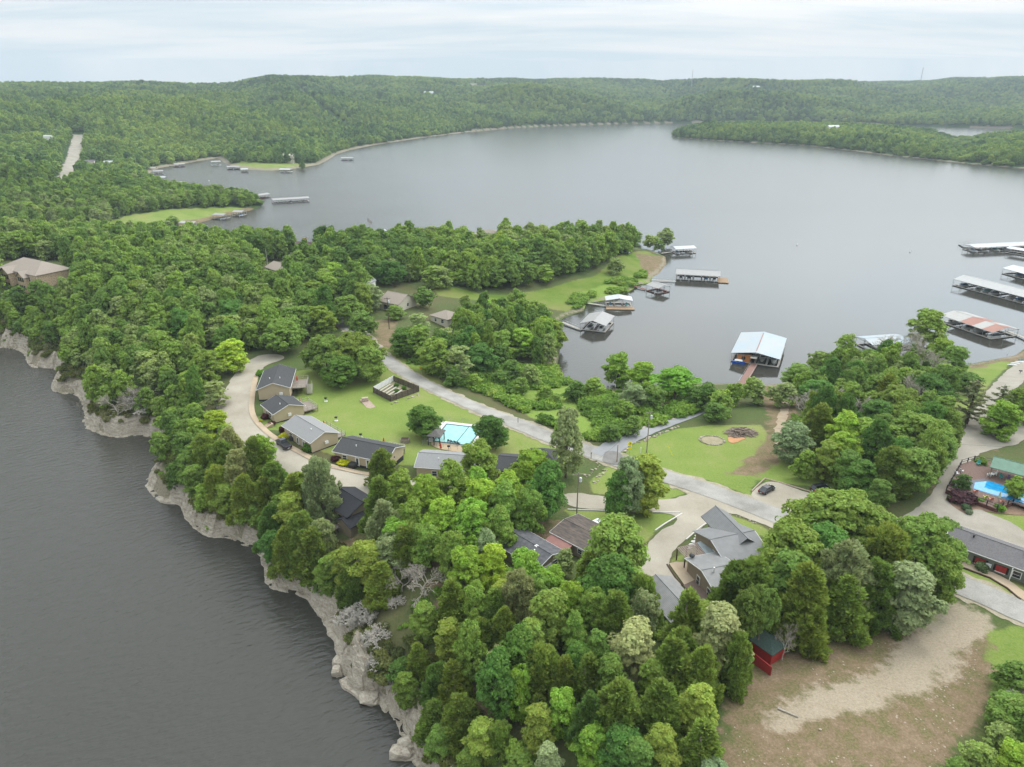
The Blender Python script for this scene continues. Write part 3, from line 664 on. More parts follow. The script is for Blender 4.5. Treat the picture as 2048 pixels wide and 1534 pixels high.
PROTO = {}
def reg(kind, builds, crownmat, barkmat, H, R):
    PROTO[kind] = dict(H=H, R=R, cm=crownmat, v=[])
    for i, b_ in enumerate(builds):
        if isinstance(b_, MB): cr_me = None; mb = b_
        else: V, Q, mb = b_; cr_me = npmesh(kind+'_crown', V, Q, crownmat)
        tm = bpy.data.meshes.new(kind+'_trunk'); tm.from_pydata(mb.v, [], mb.f); tm.materials.append(barkmat)
        tm.polygons.foreach_set('use_smooth', [True]*len(tm.polygons))
        PROTO[kind]['v'].append((cr_me, tm))
reg('oak', [broad(s, n=24000, size=.33) for s in (11,12,13)], leafM, barkM, 12, 5)
reg('bigoak', [broad(s, H=15, R=9, nl=70, lr=(1.0,2.1), n=56000, size=.38, base=.2) for s in (15,)], leafM, barkM, 15, 9)
reg('maple', [broad(s, nl=28, lr=(.7,1.5), n=20000, size=.32, base=.1, tr=(.34,.85)) for s in (21,22)], leafM, barkM, 12, 5)
reg('locust', [broad(31, nl=22, lr=(1.1,1.8), n=20000, size=.28, base=.42, flat=.6, tr=(.3,.7))], leafM, barkM, 12, 5)
reg('cedar', [cedar(s, n=22000, size=.46, tips=60) for s in (41,42)] + [cedar(43, pw=.45, tips=66, n=24000, size=.46)], leafM, barkM, 11, 2.7)
reg('juniper', [cedar(51, R=3.4, pw=.36, tips=70, n=28000, size=.46), cedar(52, R=3.4, pw=.46, tips=70, n=28000, size=.46), broad(55, H=11, R=3.4, nl=24, lr=(.6,1.3), n=20000, size=.32, base=.08, tr=(.3,.75)), broad(56, H=11, R=3.4, nl=20, lr=(.6,1.5), n=20000, size=.32, base=.12, tr=(.3,.85))], leafM, barkM, 11, 3.4)
reg('bare', [bare(61, levels=6, nb=3, r0=.17), bare(62, levels=6, nb=3, spread=.7, H=9, r0=.17)], deadM, deadM, 8, 4)
reg('thicket', [bare(65, levels=6, nb=3, dens=1.3, spread=1.15, H=4.5, r0=.10, z0=.26)], paleM, paleM, 4.0, 3.0)
reg('cypress', [sparse(71)], leafM, barkM, 13, 3.2)
reg('sapling', [broad(81, R=3.2, nl=14, lr=(.6,1.1), n=4200, size=.34, base=.15, tr=(.3,.6), per=30)], leafM, paleM, 12, 3.2)
reg('midtree', [broad(s, n=5200, size=.6, nl=18, lr=(1.1,2.0), tr=(.5,1.2), per=22) for s in (91,92,93)], midM, barkM, 12, 5)
reg('fartree', [broad(s, n=620, size=1.35, nl=12, lr=(1.3,2.3), per=0) for s in (95,96)], farM, barkM, 12, 5)
BUSH = [npmesh('bush_leaves', *bushm(s), leafM) for s in (1,2)]
WEED = [npmesh('weed_leaves', *bushm(s, 420, .35), leafmat('undergrowth leaves', 'far', [(.3,(.10,.18,.03)),(.5,(.17,.29,.045)),(.7,(.26,.38,.06)),(.85,(.32,.38,.10))])) for s in (5,)]

KIND = {  # code: proto, tint (linear), words, category, name
 'O': ('oak', (0.215, 0.31, 0.06), 'broad mid-green oak', 'oak_tree'),
 'D': ('oak', (0.125, 0.235, 0.045), 'deep green broad-crowned tree', 'oak_tree'),
 'B': ('maple', (0.265, 0.42, 0.055), 'bright spring-green tree', 'broadleaf_tree'),
 'Y': ('maple', (0.36, 0.49, 0.055), 'yellow-green tree', 'broadleaf_tree'),
 'M': ('maple', (0.23, 0.34, 0.06), 'fresh green bushy tree', 'broadleaf_tree'),
 'L': ('locust', (0.24, 0.44, 0.05), 'feathery light-green flat-topped tree', 'locust_tree'),
 'C': ('cedar', (0.225, 0.3, 0.055), 'olive-green cedar', 'cedar_tree'),
 'J': ('juniper', (0.26, 0.335, 0.06), 'rounded olive cedar', 'cedar_tree'),
 'K': ('juniper', (0.165, 0.255, 0.05), 'dark rounded cedar', 'cedar_tree'),
 'P': ('juniper', (0.34, 0.38, 0.16), 'pale sage-green cedar', 'cedar_tree'),
 'S': ('maple', (0.275, 0.345, 0.15), 'greyish sage-green tree', 'broadleaf_tree'),
 'H': ('locust', (.15,.23,.05), 'tall bare-trunked olive tree with a high crown', 'broadleaf_tree'),
 'W': ('sapling', (0.27, 0.35, 0.12), 'thin airy pale-green tree', 'broadleaf_tree'),
 'E': ('cypress', (0.17, 0.2, 0.09), 'see-through tree with tiered level branches', 'cypress_tree'),
 'X': ('bare', (.3,.3,.3), 'leafless grey tree', 'bare_tree'),
 'T': ('thicket', (.3,.3,.3), 'leafless pale twiggy thicket', 'bare_tree'),
}
# (u of crown, v of its top, crown width in px, height m, code)
TREES = """
845,1205,115,8,K; 897,1240,108,8,J; 1035,1148,80,11,P; 1000,1300,135,8,P; 812,1345,75,7,K; 875,1335,90,8,K; 866,1405,80,7,C; 1096,1182,85,12,J; 1140,1160,75,11,B; 1234,1035,145,15,O; 1222,1115,125,13,D;
1290,1178,75,10,S; 1235,1190,70,11,C; 1152,1225,65,9,M; 1270,1250,120,11,P; 1350,1288,95,11,C; 1450,1212,105,13,P; 1381,1190,75,11,C; 1363,1262,70,9,C; 1412,1300,75,9,J; 1490,1135,110,13,K; 1180,1318,70,9,C;
1158,1285,65,9,D; 1088,1300,90,10,J; 1126,1380,75,8,B; 1080,1415,90,8,J; 1325,1370,90,10,C; 1405,1370,100,9,J; 1240,1375,95,10,C; 1182,1395,75,9,K; 1190,1450,90,7,B; 1245,1455,90,7,D; 1322,1455,110,8,J; 1410,1450,100,8,C;
1430,1520,70,5,S; 1278,1480,80,7,K; 1032,1482,40,4,B; 1044,1500,50,3,X; 920,1400,80,8,C; 960,1440,90,8,J; 870,1465,90,7,K; 1100,1490,90,6,P; 1000,1450,80,6,J; 940,1500,90,6,K; 905,1330,70,8,C; 1060,1240,75,10,J; 960,1240,60,7,C;
835,1290,60,6,C; 800,1320,50,5,D; 1200,1260,60,10,K; 1310,1320,70,9,K; 1130,1320,60,9,C; 1480,1270,60,10,J; 1225,1310,70,10,K;
722,1195,120,6,T; 700,1230,100,5,T; 750,1250,100,5,T; 745,1310,90,4,T; 790,1360,60,4,T; 845,1112,110,9,X; 800,1120,90,7,X; 770,1150,60,4,T; 790,1190,60,3,T;
634,922,72,14,P; 575,985,90,11,J; 540,1015,80,10,K; 600,1030,90,11,J; 560,1075,90,10,J; 620,1070,90,11,C; 640,1045,70,9,P; 690,1095,90,10,J; 735,1085,90,10,J; 655,1110,80,9,K; 600,1120,80,8,J; 765,1010,80,12,P; 758,962,75,12,C;
775,1065,80,10,S; 700,1140,80,8,K; 760,1130,75,8,C; 560,1125,70,7,K; 545,1060,60,9,D; 640,1150,70,6,C; 585,955,70,11,C; 810,1060,70,9,C;
362,862,80,9,C; 402,872,80,10,J; 440,885,80,10,J; 385,930,80,9,K; 432,935,90,10,J; 472,905,80,11,P; 503,880,70,11,C; 520,868,62,11,B; 343,925,70,7,K; 360,955,70,7,C; 435,990,90,9,J; 485,955,90,11,J; 528,960,80,10,C; 480,1000,80,8,K;
400,975,80,8,K; 425,820,70,9,Y; 392,835,60,9,C; 375,895,70,9,P; 505,1020,70,7,P; 455,860,60,10,P; 545,930,60,11,K;
457,678,95,11,Y; 405,700,85,11,M; 375,740,80,10,M; 425,760,60,9,W; 340,770,80,10,K; 300,720,80,10,C; 360,815,60,8,C; 270,690,85,10,J; 230,660,80,10,C; 190,700,90,9,J; 150,650,85,9,K; 240,740,80,9,P; 205,770,80,8,K; 285,775,80,9,P;
250,815,90,6,T; 220,800,70,8,X; 180,745,70,8,C; 130,690,80,8,K; 95,640,90,9,C; 60,610,80,8,K; 25,620,80,8,J; 60,660,80,7,C; 330,840,60,7,D; 310,800,70,8,K; 265,765,60,9,X; 285,700,50,9,X; 20,580,60,7,D; 345,680,80,11,C; 310,660,85,11,J;
648,672,115,13,O; 705,668,120,14,O; 735,692,75,12,O; 680,712,75,10,D; 845,812,78,9,D; 982,830,72,10,D; 1136,812,75,19,S; 1262,912,80,15,S; 1300,912,100,14,J; 1240,940,60,12,D;
800,940,80,11,M; 850,950,85,12,B; 905,922,95,12,M; 960,955,90,12,B; 1010,965,85,12,M; 880,995,90,12,B; 940,1000,95,12,B; 1000,1015,80,11,M; 820,1000,80,11,M; 790,1035,80,10,B; 850,1045,80,10,M; 1095,925,85,14,D; 1060,975,75,12,M; 1050,920,60,9,B;
930,1095,90,10,B; 985,1085,75,10,Y; 1050,1100,85,10,B; 1105,1135,80,9,B; 975,1060,70,10,S; 900,1060,80,11,M; 760,905,65,9,C; 1075,1150,70,9,M; 1180,1110,60,9,C; 1130,1100,70,6,C; 1120,1195,60,8,B; 1010,1160,60,8,J;
1685,985,210,16,O; 1595,1045,135,15,O; 1630,1000,110,14,O; 1755,1015,120,13,O; 1590,1110,115,14,K; 1700,1095,110,15,P; 1785,1060,110,14,J; 1855,1035,140,14,O; 1895,1090,80,12,O; 1835,1130,115,13,P; 1515,1125,100,13,C; 1620,1140,100,14,C; 1700,1160,90,11,C; 1590,1170,70,9,J;
1760,1130,90,12,K; 1900,1040,70,6,M; 1582,1228,52,9,X; 1600,1190,45,8,X; 1665,1050,110,14,D; 1480,1165,60,10,J;
1603,728,90,9,O; 1660,735,85,9,D; 1697,668,45,13,B; 1640,702,70,9,M; 1750,700,80,10,D; 1808,655,90,17,X; 1855,670,75,18,X; 1863,618,100,15,M; 1915,690,85,12,M; 1890,675,80,13,B; 1670,770,130,10,X; 1720,790,80,10,X; 1830,745,60,13,X; 1620,780,60,9,X; 1645,815,110,12,C; 1780,755,90,12,C; 1700,825,90,13,B; 1592,845,95,11,S;
1745,838,90,12,M; 1805,775,120,12,O; 1850,828,125,13,O; 1785,900,95,12,C; 1690,862,90,12,B; 1725,920,80,10,D; 1835,895,100,12,O; 1892,790,75,9,M; 1570,765,60,8,D; 1710,765,70,10,K; 1870,750,90,11,D; 1640,760,70,9,D; 1700,900,80,11,K; 1765,960,80,9,K; 1660,880,80,11,J; 1945,745,50,7,D; 1820,710,60,11,C; 1760,800,80,11,D; 1615,900,60,8,C;
1957,757,80,14,E; 2012,768,60,12,E; 2015,800,100,11,B; 2045,775,60,11,M; 1930,948,30,4.5,D; 2040,955,34,6,D; 1967,915,26,3,M; 1500,1178,70,13,H; 1534,1172,62,13,H;
1238,706,95,12,B; 1285,722,80,11,B; 1355,738,105,11,L; 1268,765,70,9,S; 1420,768,55,8,D; 1472,765,65,8,K; 1512,755,55,9,D; 1433,805,45,6,X; 1250,800,40,6,D; 1395,775,45,7,B; 1310,770,60,8,S; 1445,780,55,8,W;
968,598,95,12,B; 1030,605,100,13,M; 1085,632,85,12,B; 1108,640,60,12,M; 1045,655,90,12,B; 1000,660,90,12,M; 890,655,80,10,W; 835,625,80,11,W; 808,655,75,10,D; 868,675,105,13,M; 915,690,80,13,W; 960,690,80,10,D; 1020,720,60,8,M; 848,575,60,9,Y; 930,590,45,7,P; 835,650,70,12,M; 790,610,50,6,D;
667,524,95,13,Y; 705,545,60,11,Y; 738,565,70,12,S; 722,622,75,10,B; 640,610,90,12,M; 690,590,80,12,O; 590,610,95,12,O; 540,590,95,12,M; 620,560,80,12,M; 560,640,85,12,O; 500,610,95,12,O; 460,600,95,12,D; 450,650,60,11,D;
1040,520,65,10,D; 1090,530,70,9,D; 955,512,80,11,W; 985,500,70,11,S; 1190,475,80,12,D; 1155,490,70,12,K; 1225,470,60,12,M; 1125,470,75,12,O; 1070,505,75,11,O; 1030,480,80,12,O; 830,500,120,13,D; 900,480,90,12,D; 780,520,90,12,D; 870,530,80,11,D;
1335,457,45,12,W; 1302,470,50,9,D; 1275,462,40,8,M; 1232,515,50,9,W; 1320,480,35,7,M; 1260,450,55,10,O; 2035,1330,80,5,M; 2048,1400,100,6,O; 2010,1450,80,4,S; 1965,1490,90,4,M; 2040,1490,80,5,B; 1000,742,65,6,B; 1040,755,65,6,M; 1090,772,60,5,B; 1150,762,75,7,M; 1110,788,50,4,B; 1190,758,55,7,D; 1060,728,70,8,M; 950,748,55,5,B; 1222,848,40,5,D; 1266,832,42,6,D; 905,738,55,6,M; 1215,800,45,4,S; 1920,1520,60,3,B; 2046,1370,60,4,T; 2030,1395,50,4,X
"""
LAND = [  # landmark phrase, pixel position
 ('the red shed',(1538,1330)), ('the blue barrel',(1788,1207)), ('the white chairs on the bluff',(977,1395)), ('the grey metal-roofed house',(1440,1110)), ('the grey garage roof',(1360,1210)),
 ('the brown-roofed house',(1150,1070)), ('the low grey shingle house',(1070,1095)), ('the black-roofed house',(685,1010)), ('the black pickup',(568,888)), ('the light grey cabin roof',(620,850)),
 ('the end cabin with the deck stairs',(552,750)), ('the dark-roofed cabin by the driveway',(735,900)), ('the turquoise pool',(915,875)), ('the fenced garden',(790,780)), ('the yellow road sign',(1260,892)),
 ('the transformer pole by the drive',(1157,980)), ('the black coupe',(1534,977)), ('the brush pile',(1482,862)), ('the gangway of the blue-roofed dock',(1485,765)), ('the blue deck pool',(1985,975)),
 ('the red-shuttered motel',(1970,1100)), ('the long white marina dock',(1980,580)), ('the rust-patched boat dock',(1960,650)), ('the kayaks on the beach',(2030,725)), ('the tan-roofed house',(795,590)),
 ('the stone lodge',(70,550)), ('the double-peaked grey dock',(1195,645)), ('the long grey dock',(1400,552)), ('the open grass on the point',(1150,580)), ('the orange warning sign',(842,737)),
 ('the bare clay patch',(905,1205)), ('the white rock ledge',(400,1050)), ('the notched cliff cove',(250,850)), ('the waterside boulders',(808,1500)), ('the junction of the roads',(1215,905)),
 ('the gravel turning circle',(500,780)), ('the bottom edge of the frame',(1250,1530)), ('the small cliff point',(115,775)), ('the rear slope of the wooded point',(950,470)), ('the small grey-roofed house in the wood',(555,525)), ('the straight gravel track',(150,310)), ('the grassy spit',(350,445))]
def ordinal(i): return ['first','second','third','fourth','fifth','sixth','seventh','eighth','ninth','tenth','eleventh','twelfth'][i] if i < 12 else 'farther'
treelist = []
def nearland(u, v):
    best = min(LAND, key=lambda L: math.hypot(L[1][0]-u, (L[1][1]-v)*1.3)); dx, dy = u-best[1][0], v-best[1][1]
    d = math.hypot(dx, dy)
    if abs(dx) > abs(dy)*1.1: rel = 'left of' if dx < 0 else 'right of'
    else: rel = 'behind' if dy < 0 else 'in front of'
    if best[0].startswith('the bottom'): rel = 'above'
    q = 'just ' if d < 55 else ('well ' if d > 130 and rel != 'above' else '')
    return q + rel + ' ' + best[0]
rt = random.Random(5)
PLACED = []
_b = np.array(resample(bluffW, 1.0)); _g = np.gradient(_b, axis=0); _n = np.column_stack([_g[:,1], -_g[:,0]]); _n /= np.linalg.norm(_n, axis=1, keepdims=True)
if inside(*(_b[200:201]+_n[200:201]*3).T, MAINP)[0] == False: _n = -_n
def BD(x, y):
    d = np.hypot(_b[:,0]-x, _b[:,1]-y); i = int(np.argmin(d)); j = slice(max(0,i-12), i+13); n_ = _n[j].mean(0); n_ /= np.linalg.norm(n_)
    s_ = 1 if inside(np.array([x]), np.array([y]), MAINP)[0] else -1
    return (s_*d[i], n_[0], n_[1])
def plan_tree(u, v, w, h, code, xy=None, gcode=None):
    x, y = hit(u, v, h) if xy is None else xy
    R0 = (w/2)*math.sqrt(x*x+y*y+7000)/F
    bd = BD(x, y)
    if -60 < bd[0] < 0.6 + R0*.5 and BD(x+bd[1]*2, y+bd[2]*2)[0] > bd[0]: k_ = 0.6 + R0*.5 - bd[0]; x, y = x+bd[1]*k_, y+bd[2]*k_
    z = max(T(x, y), 0.1); dist = math.sqrt(x*x + y*y + (CAMH-z-h/2)**2)
    R = (w/2)*dist/F
    if code not in 'TXLH': R = min(R, h*(.38 if code in 'CJKP' else .68 if code in 'OD' else .56))
    if code == 'T': h *= 1.2
    bu, bv = proj(x, y, z+h*.5)
    PLACED.append(dict(x=x, y=y, z=z-.15, h=h, R=R, code=code, u=bu, v=bv, d=dist))
for row in TREES.replace('\n', ' ').split(';'):
    row = row.strip()
    if not row: continue
    u, v, w, h, c_ = row.split(','); plan_tree(float(u), float(v), float(w)*{'T':1.5,'X':1.25}.get(c_.strip(), 1.04), float(h), c_.strip())
# woods filled out between the traced trees
WOODS = [ # polygon of ground (px), mean spacing m, codes
 ([(0,600),(60,640),(150,650),(250,670),(340,700),(420,720),(480,718),(560,705),(640,680),(700,660),(745,640),(735,590),(715,560),(690,540),(640,520),(540,505),(400,500),(230,492),(150,484),(0,482),(-160,480),(-160,640)], 6.6, 'OOOMMDDBWSXCXSM'),
 ([(740,575),(860,560),(930,580),(1040,580),(1100,560),(1190,540),(1255,508),(1290,500),(1240,495),(1150,491),(1000,492),(850,496),(700,502),(600,507),(640,520),(715,545)], 5.8, 'OODDMMBSWKX'),
 ([(0,700),(-160,700),(-160,640),(0,600),(60,640),(150,650),(250,670),(340,700),(420,740),(420,800),(400,860),(340,860),(330,870),(240,862),(180,820),(165,780),(110,740),(50,700)], 4.9, 'CCJKPDMSCJX'),
 ([(340,905),(420,860),(470,900),(510,930),(540,990),(600,1000),(660,1010),(740,1020),(780,1060),(800,1150),(700,1180),(600,1170),(540,1150),(510,1080),(420,1060),(320,980)], 4.7, 'CJKJPD'),
 ([(800,1250),(860,1240),(960,1240),(1000,1170),(1100,1150),(1300,1215),(1400,1240),(1480,1270),(1480,1340),(1430,1420),(1430,1600),(900,1600),(850,1500),(800,1400),(790,1330)], 4.5, 'CJMJPBDSBMJ'),
 ([(790,1000),(900,975),(1080,960),(1110,1000),(1030,1040),(960,1070),(980,1120),(900,1150),(790,1100)], 6.5, 'MBOB'),
 ([(1590,880),(1640,900),(1700,940),(1760,990),(1850,980),(1880,920),(1900,860),(1900,800),(1880,750),(1750,755),(1640,770),(1600,800)], 5.4, 'OODCKMX'),
 ([(1560,1120),(1640,1110),(1740,1100),(1840,1120),(1880,1150),(1800,1200),(1700,1230),(1600,1220),(1560,1260),(1500,1240),(1530,1160)], 5.4, 'OCJO'),
 ([(800,700),(850,720),(900,735),(980,740),(1050,735),(1100,740),(1110,690),(1090,650),(1000,640),(930,650),(860,680)], 5.2, 'MMBDW'),
]
NOTREE = [[(470,715),(560,705),(600,735),(600,780),(640,860),(720,900),(830,920),(840,1000),(700,1010),(600,1000),(530,950),(500,920),(430,870)], LOT, DRV,
 [(640,965),(725,965),(725,1060),(640,1060)], [(1000,1060),(1240,1020),(1240,1140),(1130,1150),(1000,1140)], [(1300,1040),(1530,1040),(1530,1150),(1450,1240),(1300,1290)], [(740,570),(910,570),(910,700),(770,740),(740,660)],
 [(0,520),(150,520),(135,570),(60,600),(0,605)], [(860,1165),(960,1175),(955,1240),(875,1240)], [(940,1380),(1000,1380),(1000,1430),(940,1430)], [(1485,1280),(1590,1280),(1590,1370),(1485,1370)], [(520,520),(600,520),(600,560),(520,560)],
 [(940,455),(1010,455),(1010,500),(940,500)], [(820,890),(975,890),(975,945),(820,945)], [(985,900),(1110,900),(1110,950),(985,950)]]
NTW = [HP(p) for p in NOTREE]
ROADL = HP(MROAD)
def candidates(poly_px, sp, seed):
    P = HP(poly_px); a = np.array(P); rng = np.random.default_rng(seed); x0, y0 = a.min(0); x1, y1 = a.max(0)
    gx, gy = np.meshgrid(np.arange(x0, x1, sp), np.arange(y0, y1, sp*.9)); gx = gx + (np.arange(gx.shape[0])[:,None] % 2)*sp*.5
    gx = (gx + rng.uniform(-.33,.33,gx.shape)*sp).ravel(); gy = (gy + rng.uniform(-.33,.33,gy.shape)*sp).ravel()
    k = inside(gx, gy, P) & (TH(gx, gy) > .6)
    for q in NTW: k &= ~inside(gx, gy, q)
    k &= segdist(gx, gy, bluffW, False) > 4.2
    k &= segdist(gx, gy, ROADL, False) > 6.5
    return gx[k], gy[k]
autos = []
HOUSEPX = [(545,530,34,18),(763,464,20,4),(972,462,40,6),(606,480,40,8),(797,596,75,42),(878,628,45,26),(60,545,140,20),(1150,1062,90,50),(1070,1092,100,40),(1788,1200,24,24),(977,1388,44,24),(1538,1325,90,60),(685,1008,70,60),(800,780,90,30),(568,888,40,20)]
for wi, (poly, sp, codes) in enumerate(WOODS):
    gx, gy = candidates(poly, sp, 100+wi)
    for x, y in zip(gx, gy):
        if any((x-p['x'])**2 + (y-p['y'])**2 < (.66*(p['R']+sp*.45))**2 for p in PLACED): continue
        autos.append((x, y, sp, rt.choice(codes)))
for x, y, sp, c_ in autos:
    H0 = {'C':8,'J':8,'K':8,'P':8.5,'X':8,'W':10,'B':10.5,'S':10}.get(c_, 12.5)*rt.uniform(.78,1.2)*(1.15 if sp == 5.8 else 1.15 if sp in (5.2, 6.6) else 1)
    z = max(T(x, y), .1); R = sp*rt.uniform(.52,.78)*(1.4 if sp == 5.8 else 1.1)*(0.9 if c_ in 'CJKP' else 1.0)
    d = math.sqrt(x*x+y*y+(CAMH-z-H0/2)**2); bu, bv = proj(x, y, z+H0*.5); cw = R*F/d
    if any(abs(bu-hu) < hw/2+cw*.6 and hv-6 < bv < hv+hh_+cw*.9 for hu, hv, hw, hh_ in HOUSEPX): continue
    PLACED.append(dict(x=x, y=y, z=z-.15, h=H0, R=R, code=c_, u=bu, v=bv, d=d))
# plain woods continuing outside the frame on the right and below
gx, gy = candidates([(2110,1275),(2110,1600),(2050,1900),(2600,2300),(3300,1500),(2900,800),(2420,760),(2330,1000),(2450,1330)], 7.5, 900)
for x, y in zip(gx, gy):
    u_, v_ = proj(x, y, T(x, y)+12)
    if u_ > 2120 or v_ > 1640: PLACED.append(dict(x=x, y=y, z=T(x, y)-.15, h=11.5*rt.uniform(.8,1.2), R=4.4, code='O', u=3000, v=2000, d=200))
inview = [p for p in PLACED if -40 < p['u'] < 2090 and p['v'] < 1620]
inview.sort(key=lambda p: -p['h']*p['R']/p['d']**2)
NIND = 297
indiv, rest = inview[:NIND], inview[NIND:]
rest += [p for p in PLACED if not (-40 < p['u'] < 2090 and p['v'] < 1620)]
print('TREES', len(indiv), 'individual', len(rest), 'rest')
for p in indiv: p['where'] = nearland(p['u'], p['v'])
groups = {}
for p in indiv:
    p['base'] = KIND[p['code']][2]
    groups.setdefault((p['base'], p['where']), []).append(p)
for (b0, w0), L in groups.items():
    if len(L) == 1: L[0]['label'] = b0 + ' ' + w0
    elif len(L) == 2:
        a, c_ = sorted(L, key=lambda p: p['h'])
        if c_['h'] > a['h']*1.18: a['label'] = 'shorter ' + b0 + ' ' + w0; c_['label'] = 'taller ' + b0 + ' ' + w0
        elif abs(a['v']-c_['v']) > abs(a['u']-c_['u']):
            a, c_ = sorted(L, key=lambda p: p['v']); a['label'] = 'farther ' + b0 + ' ' + w0; c_['label'] = 'nearer ' + b0 + ' ' + w0
        else:
            a, c_ = sorted(L, key=lambda p: p['u']); a['label'] = 'left-hand ' + b0 + ' ' + w0; c_['label'] = 'right-hand ' + b0 + ' ' + w0
    else:
        for i, p in enumerate(sorted(L, key=lambda p: p['u'])):
            p['label'] = (('leftmost ' if i == 0 else 'rightmost ' if i == len(L)-1 else ordinal(i)+'-from-left ') + b0 + ' ' + w0)
GRP = {'oak_tree':'broad-crowned trees round the resort','broadleaf_tree':'leafy trees round the resort','locust_tree':'leafy trees round the resort','cedar_tree':'cedars along the bluff and clearings','cypress_tree':'tiered trees by the gravel lane','bare_tree':'leafless trees along the bluff'}
TREEOBJ = []
for i, p in enumerate(indiv):
    pr, tint, _, nm = KIND[p['code']]; pr = 'bigoak' if pr == 'oak' and p['R'] > 7 else pr; P = PROTO[pr]; cme, tme = P['v'][i % len(P['v'])]
    root = thing(nm, p['label'], 'tree', (p['x'], p['y'], p['z']), rt.uniform(0, 6.28), GRP[nm])
    sx = p['R']/P['R']; sz = p['h']/P['H']; root.scale = (sx*rt.uniform(.95,1.05), sx*rt.uniform(.95,1.05), sz)
    o = bpy.data.objects.new('trunk', tme); link(o, root)
    if cme is not None:
        c_ = bpy.data.objects.new('crown', cme); link(c_, root); k = rt.uniform(.86, 1.16); w = rt.uniform(-.09,.09)
        c_.color = (tint[0]*k*(1+w), tint[1]*k, tint[2]*k*(1-w), 1); p['crown'] = c_
    TREEOBJ.append(root)

# ------------------------------------------------------------------ woods nobody could count: instances on points
def scatter(name, pts, scl, crowns, label=None):
    """one object; crowns are the crown meshes of real trees standing in the scene"""
    n = len(pts); me = bpy.data.meshes.new(name); me.vertices.add(n); me.vertices.foreach_set('co', np.asarray(pts, np.float32).ravel())
    a = me.attributes.new('size', 'FLOAT_VECTOR', 'POINT'); a.data.foreach_set('vector', np.asarray(scl, np.float32).ravel())
    a = me.attributes.new('turn', 'FLOAT', 'POINT'); a.data.foreach_set('value', RNG.uniform(0, 6.28, n).astype(np.float32))
    a = me.attributes.new('pick', 'INT', 'POINT'); a.data.foreach_set('value', RNG.integers(0, len(crowns), n).astype(np.int32))
    o = bpy.data.objects.new(name, me); link(o)
    ng = bpy.data.node_groups.new(name+'_nodes', 'GeometryNodeTree')
    ng.interface.new_socket('Geometry', in_out='INPUT', socket_type='NodeSocketGeometry'); ng.interface.new_socket('Geometry', in_out='OUTPUT', socket_type='NodeSocketGeometry')
    gi = N(ng, 'NodeGroupInput'); go = N(ng, 'NodeGroupOutput'); m2p = N(ng, 'GeometryNodeMeshToPoints'); ng.links.new(gi.outputs[0], m2p.inputs[0])
    gti = N(ng, 'GeometryNodeGeometryToInstance')
    for c_ in reversed(crowns):
        oi = N(ng, 'GeometryNodeObjectInfo'); oi.inputs['Object'].default_value = c_; oi.inputs['As Instance'].default_value = False
        ng.links.new(oi.outputs['Geometry'], gti.inputs[0])
    def na(nm, dt): x = N(ng, 'GeometryNodeInputNamedAttribute', data_type=dt); x.inputs['Name'].default_value = nm; return x.outputs['Attribute']
    iop = N(ng, 'GeometryNodeInstanceOnPoints'); ng.links.new(m2p.outputs[0], iop.inputs['Points']); ng.links.new(gti.outputs[0], iop.inputs['Instance'])
    iop.inputs['Pick Instance'].default_value = True; ng.links.new(na('pick','INT'), iop.inputs['Instance Index'])
    cx = N(ng, 'ShaderNodeCombineXYZ'); ng.links.new(na('turn','FLOAT'), cx.inputs[2]); ng.links.new(cx.outputs[0], iop.inputs['Rotation']); ng.links.new(na('size','FLOAT_VECTOR'), iop.inputs['Scale'])
    ng.links.new(iop.outputs[0], go.inputs[0])
    md = o.modifiers.new('scatter', 'NODES'); md.node_group = ng
    tag(o, label, kind='stuff'); return o
def proto_thing(kind, i, name, label, x, y, h, R, group):
    P = PROTO[kind]; cme, tme = P['v'][i]; r = thing(name, label, 'tree', (x, y, max(T(x,y),0)-.15), rt.uniform(0,6), group); r.scale = (R/P['R'], R/P['R'], h/P['H'])
    link(bpy.data.objects.new('trunk', tme), r); c_ = bpy.data.objects.new('crown', cme); link(c_, r); return c_
lft = (('round tree at the foot of the grassy spit on the left',(215,430)), ('tall tree at the tip of the grassy spit',(500,390)), ('tree on the lawn behind the white open dock far left',(605,318)))
midc = [proto_thing('midtree', i, 'shore_tree', lb, *hit(uv[0], uv[1]+22), 11, 4.6, 'trees along the far inlet') for i, (lb, uv) in enumerate(lft)]
farc = [proto_thing('fartree', i, 'shore_tree', lb, *hit(*uv), 11, 5, 'trees along the far inlet') for i, (lb, uv) in enumerate((('last low tree at the left tip of the far wooded point',(1352,268)), ('second tree in from the left tip of the far wooded point',(1375,270))))]
pts = [(p['x'], p['y'], p['z']) for p in rest]; scl = [(p['R']/5, p['R']/5, p['h']/12) for p in rest]
scatter('woodland', pts, scl, midc)
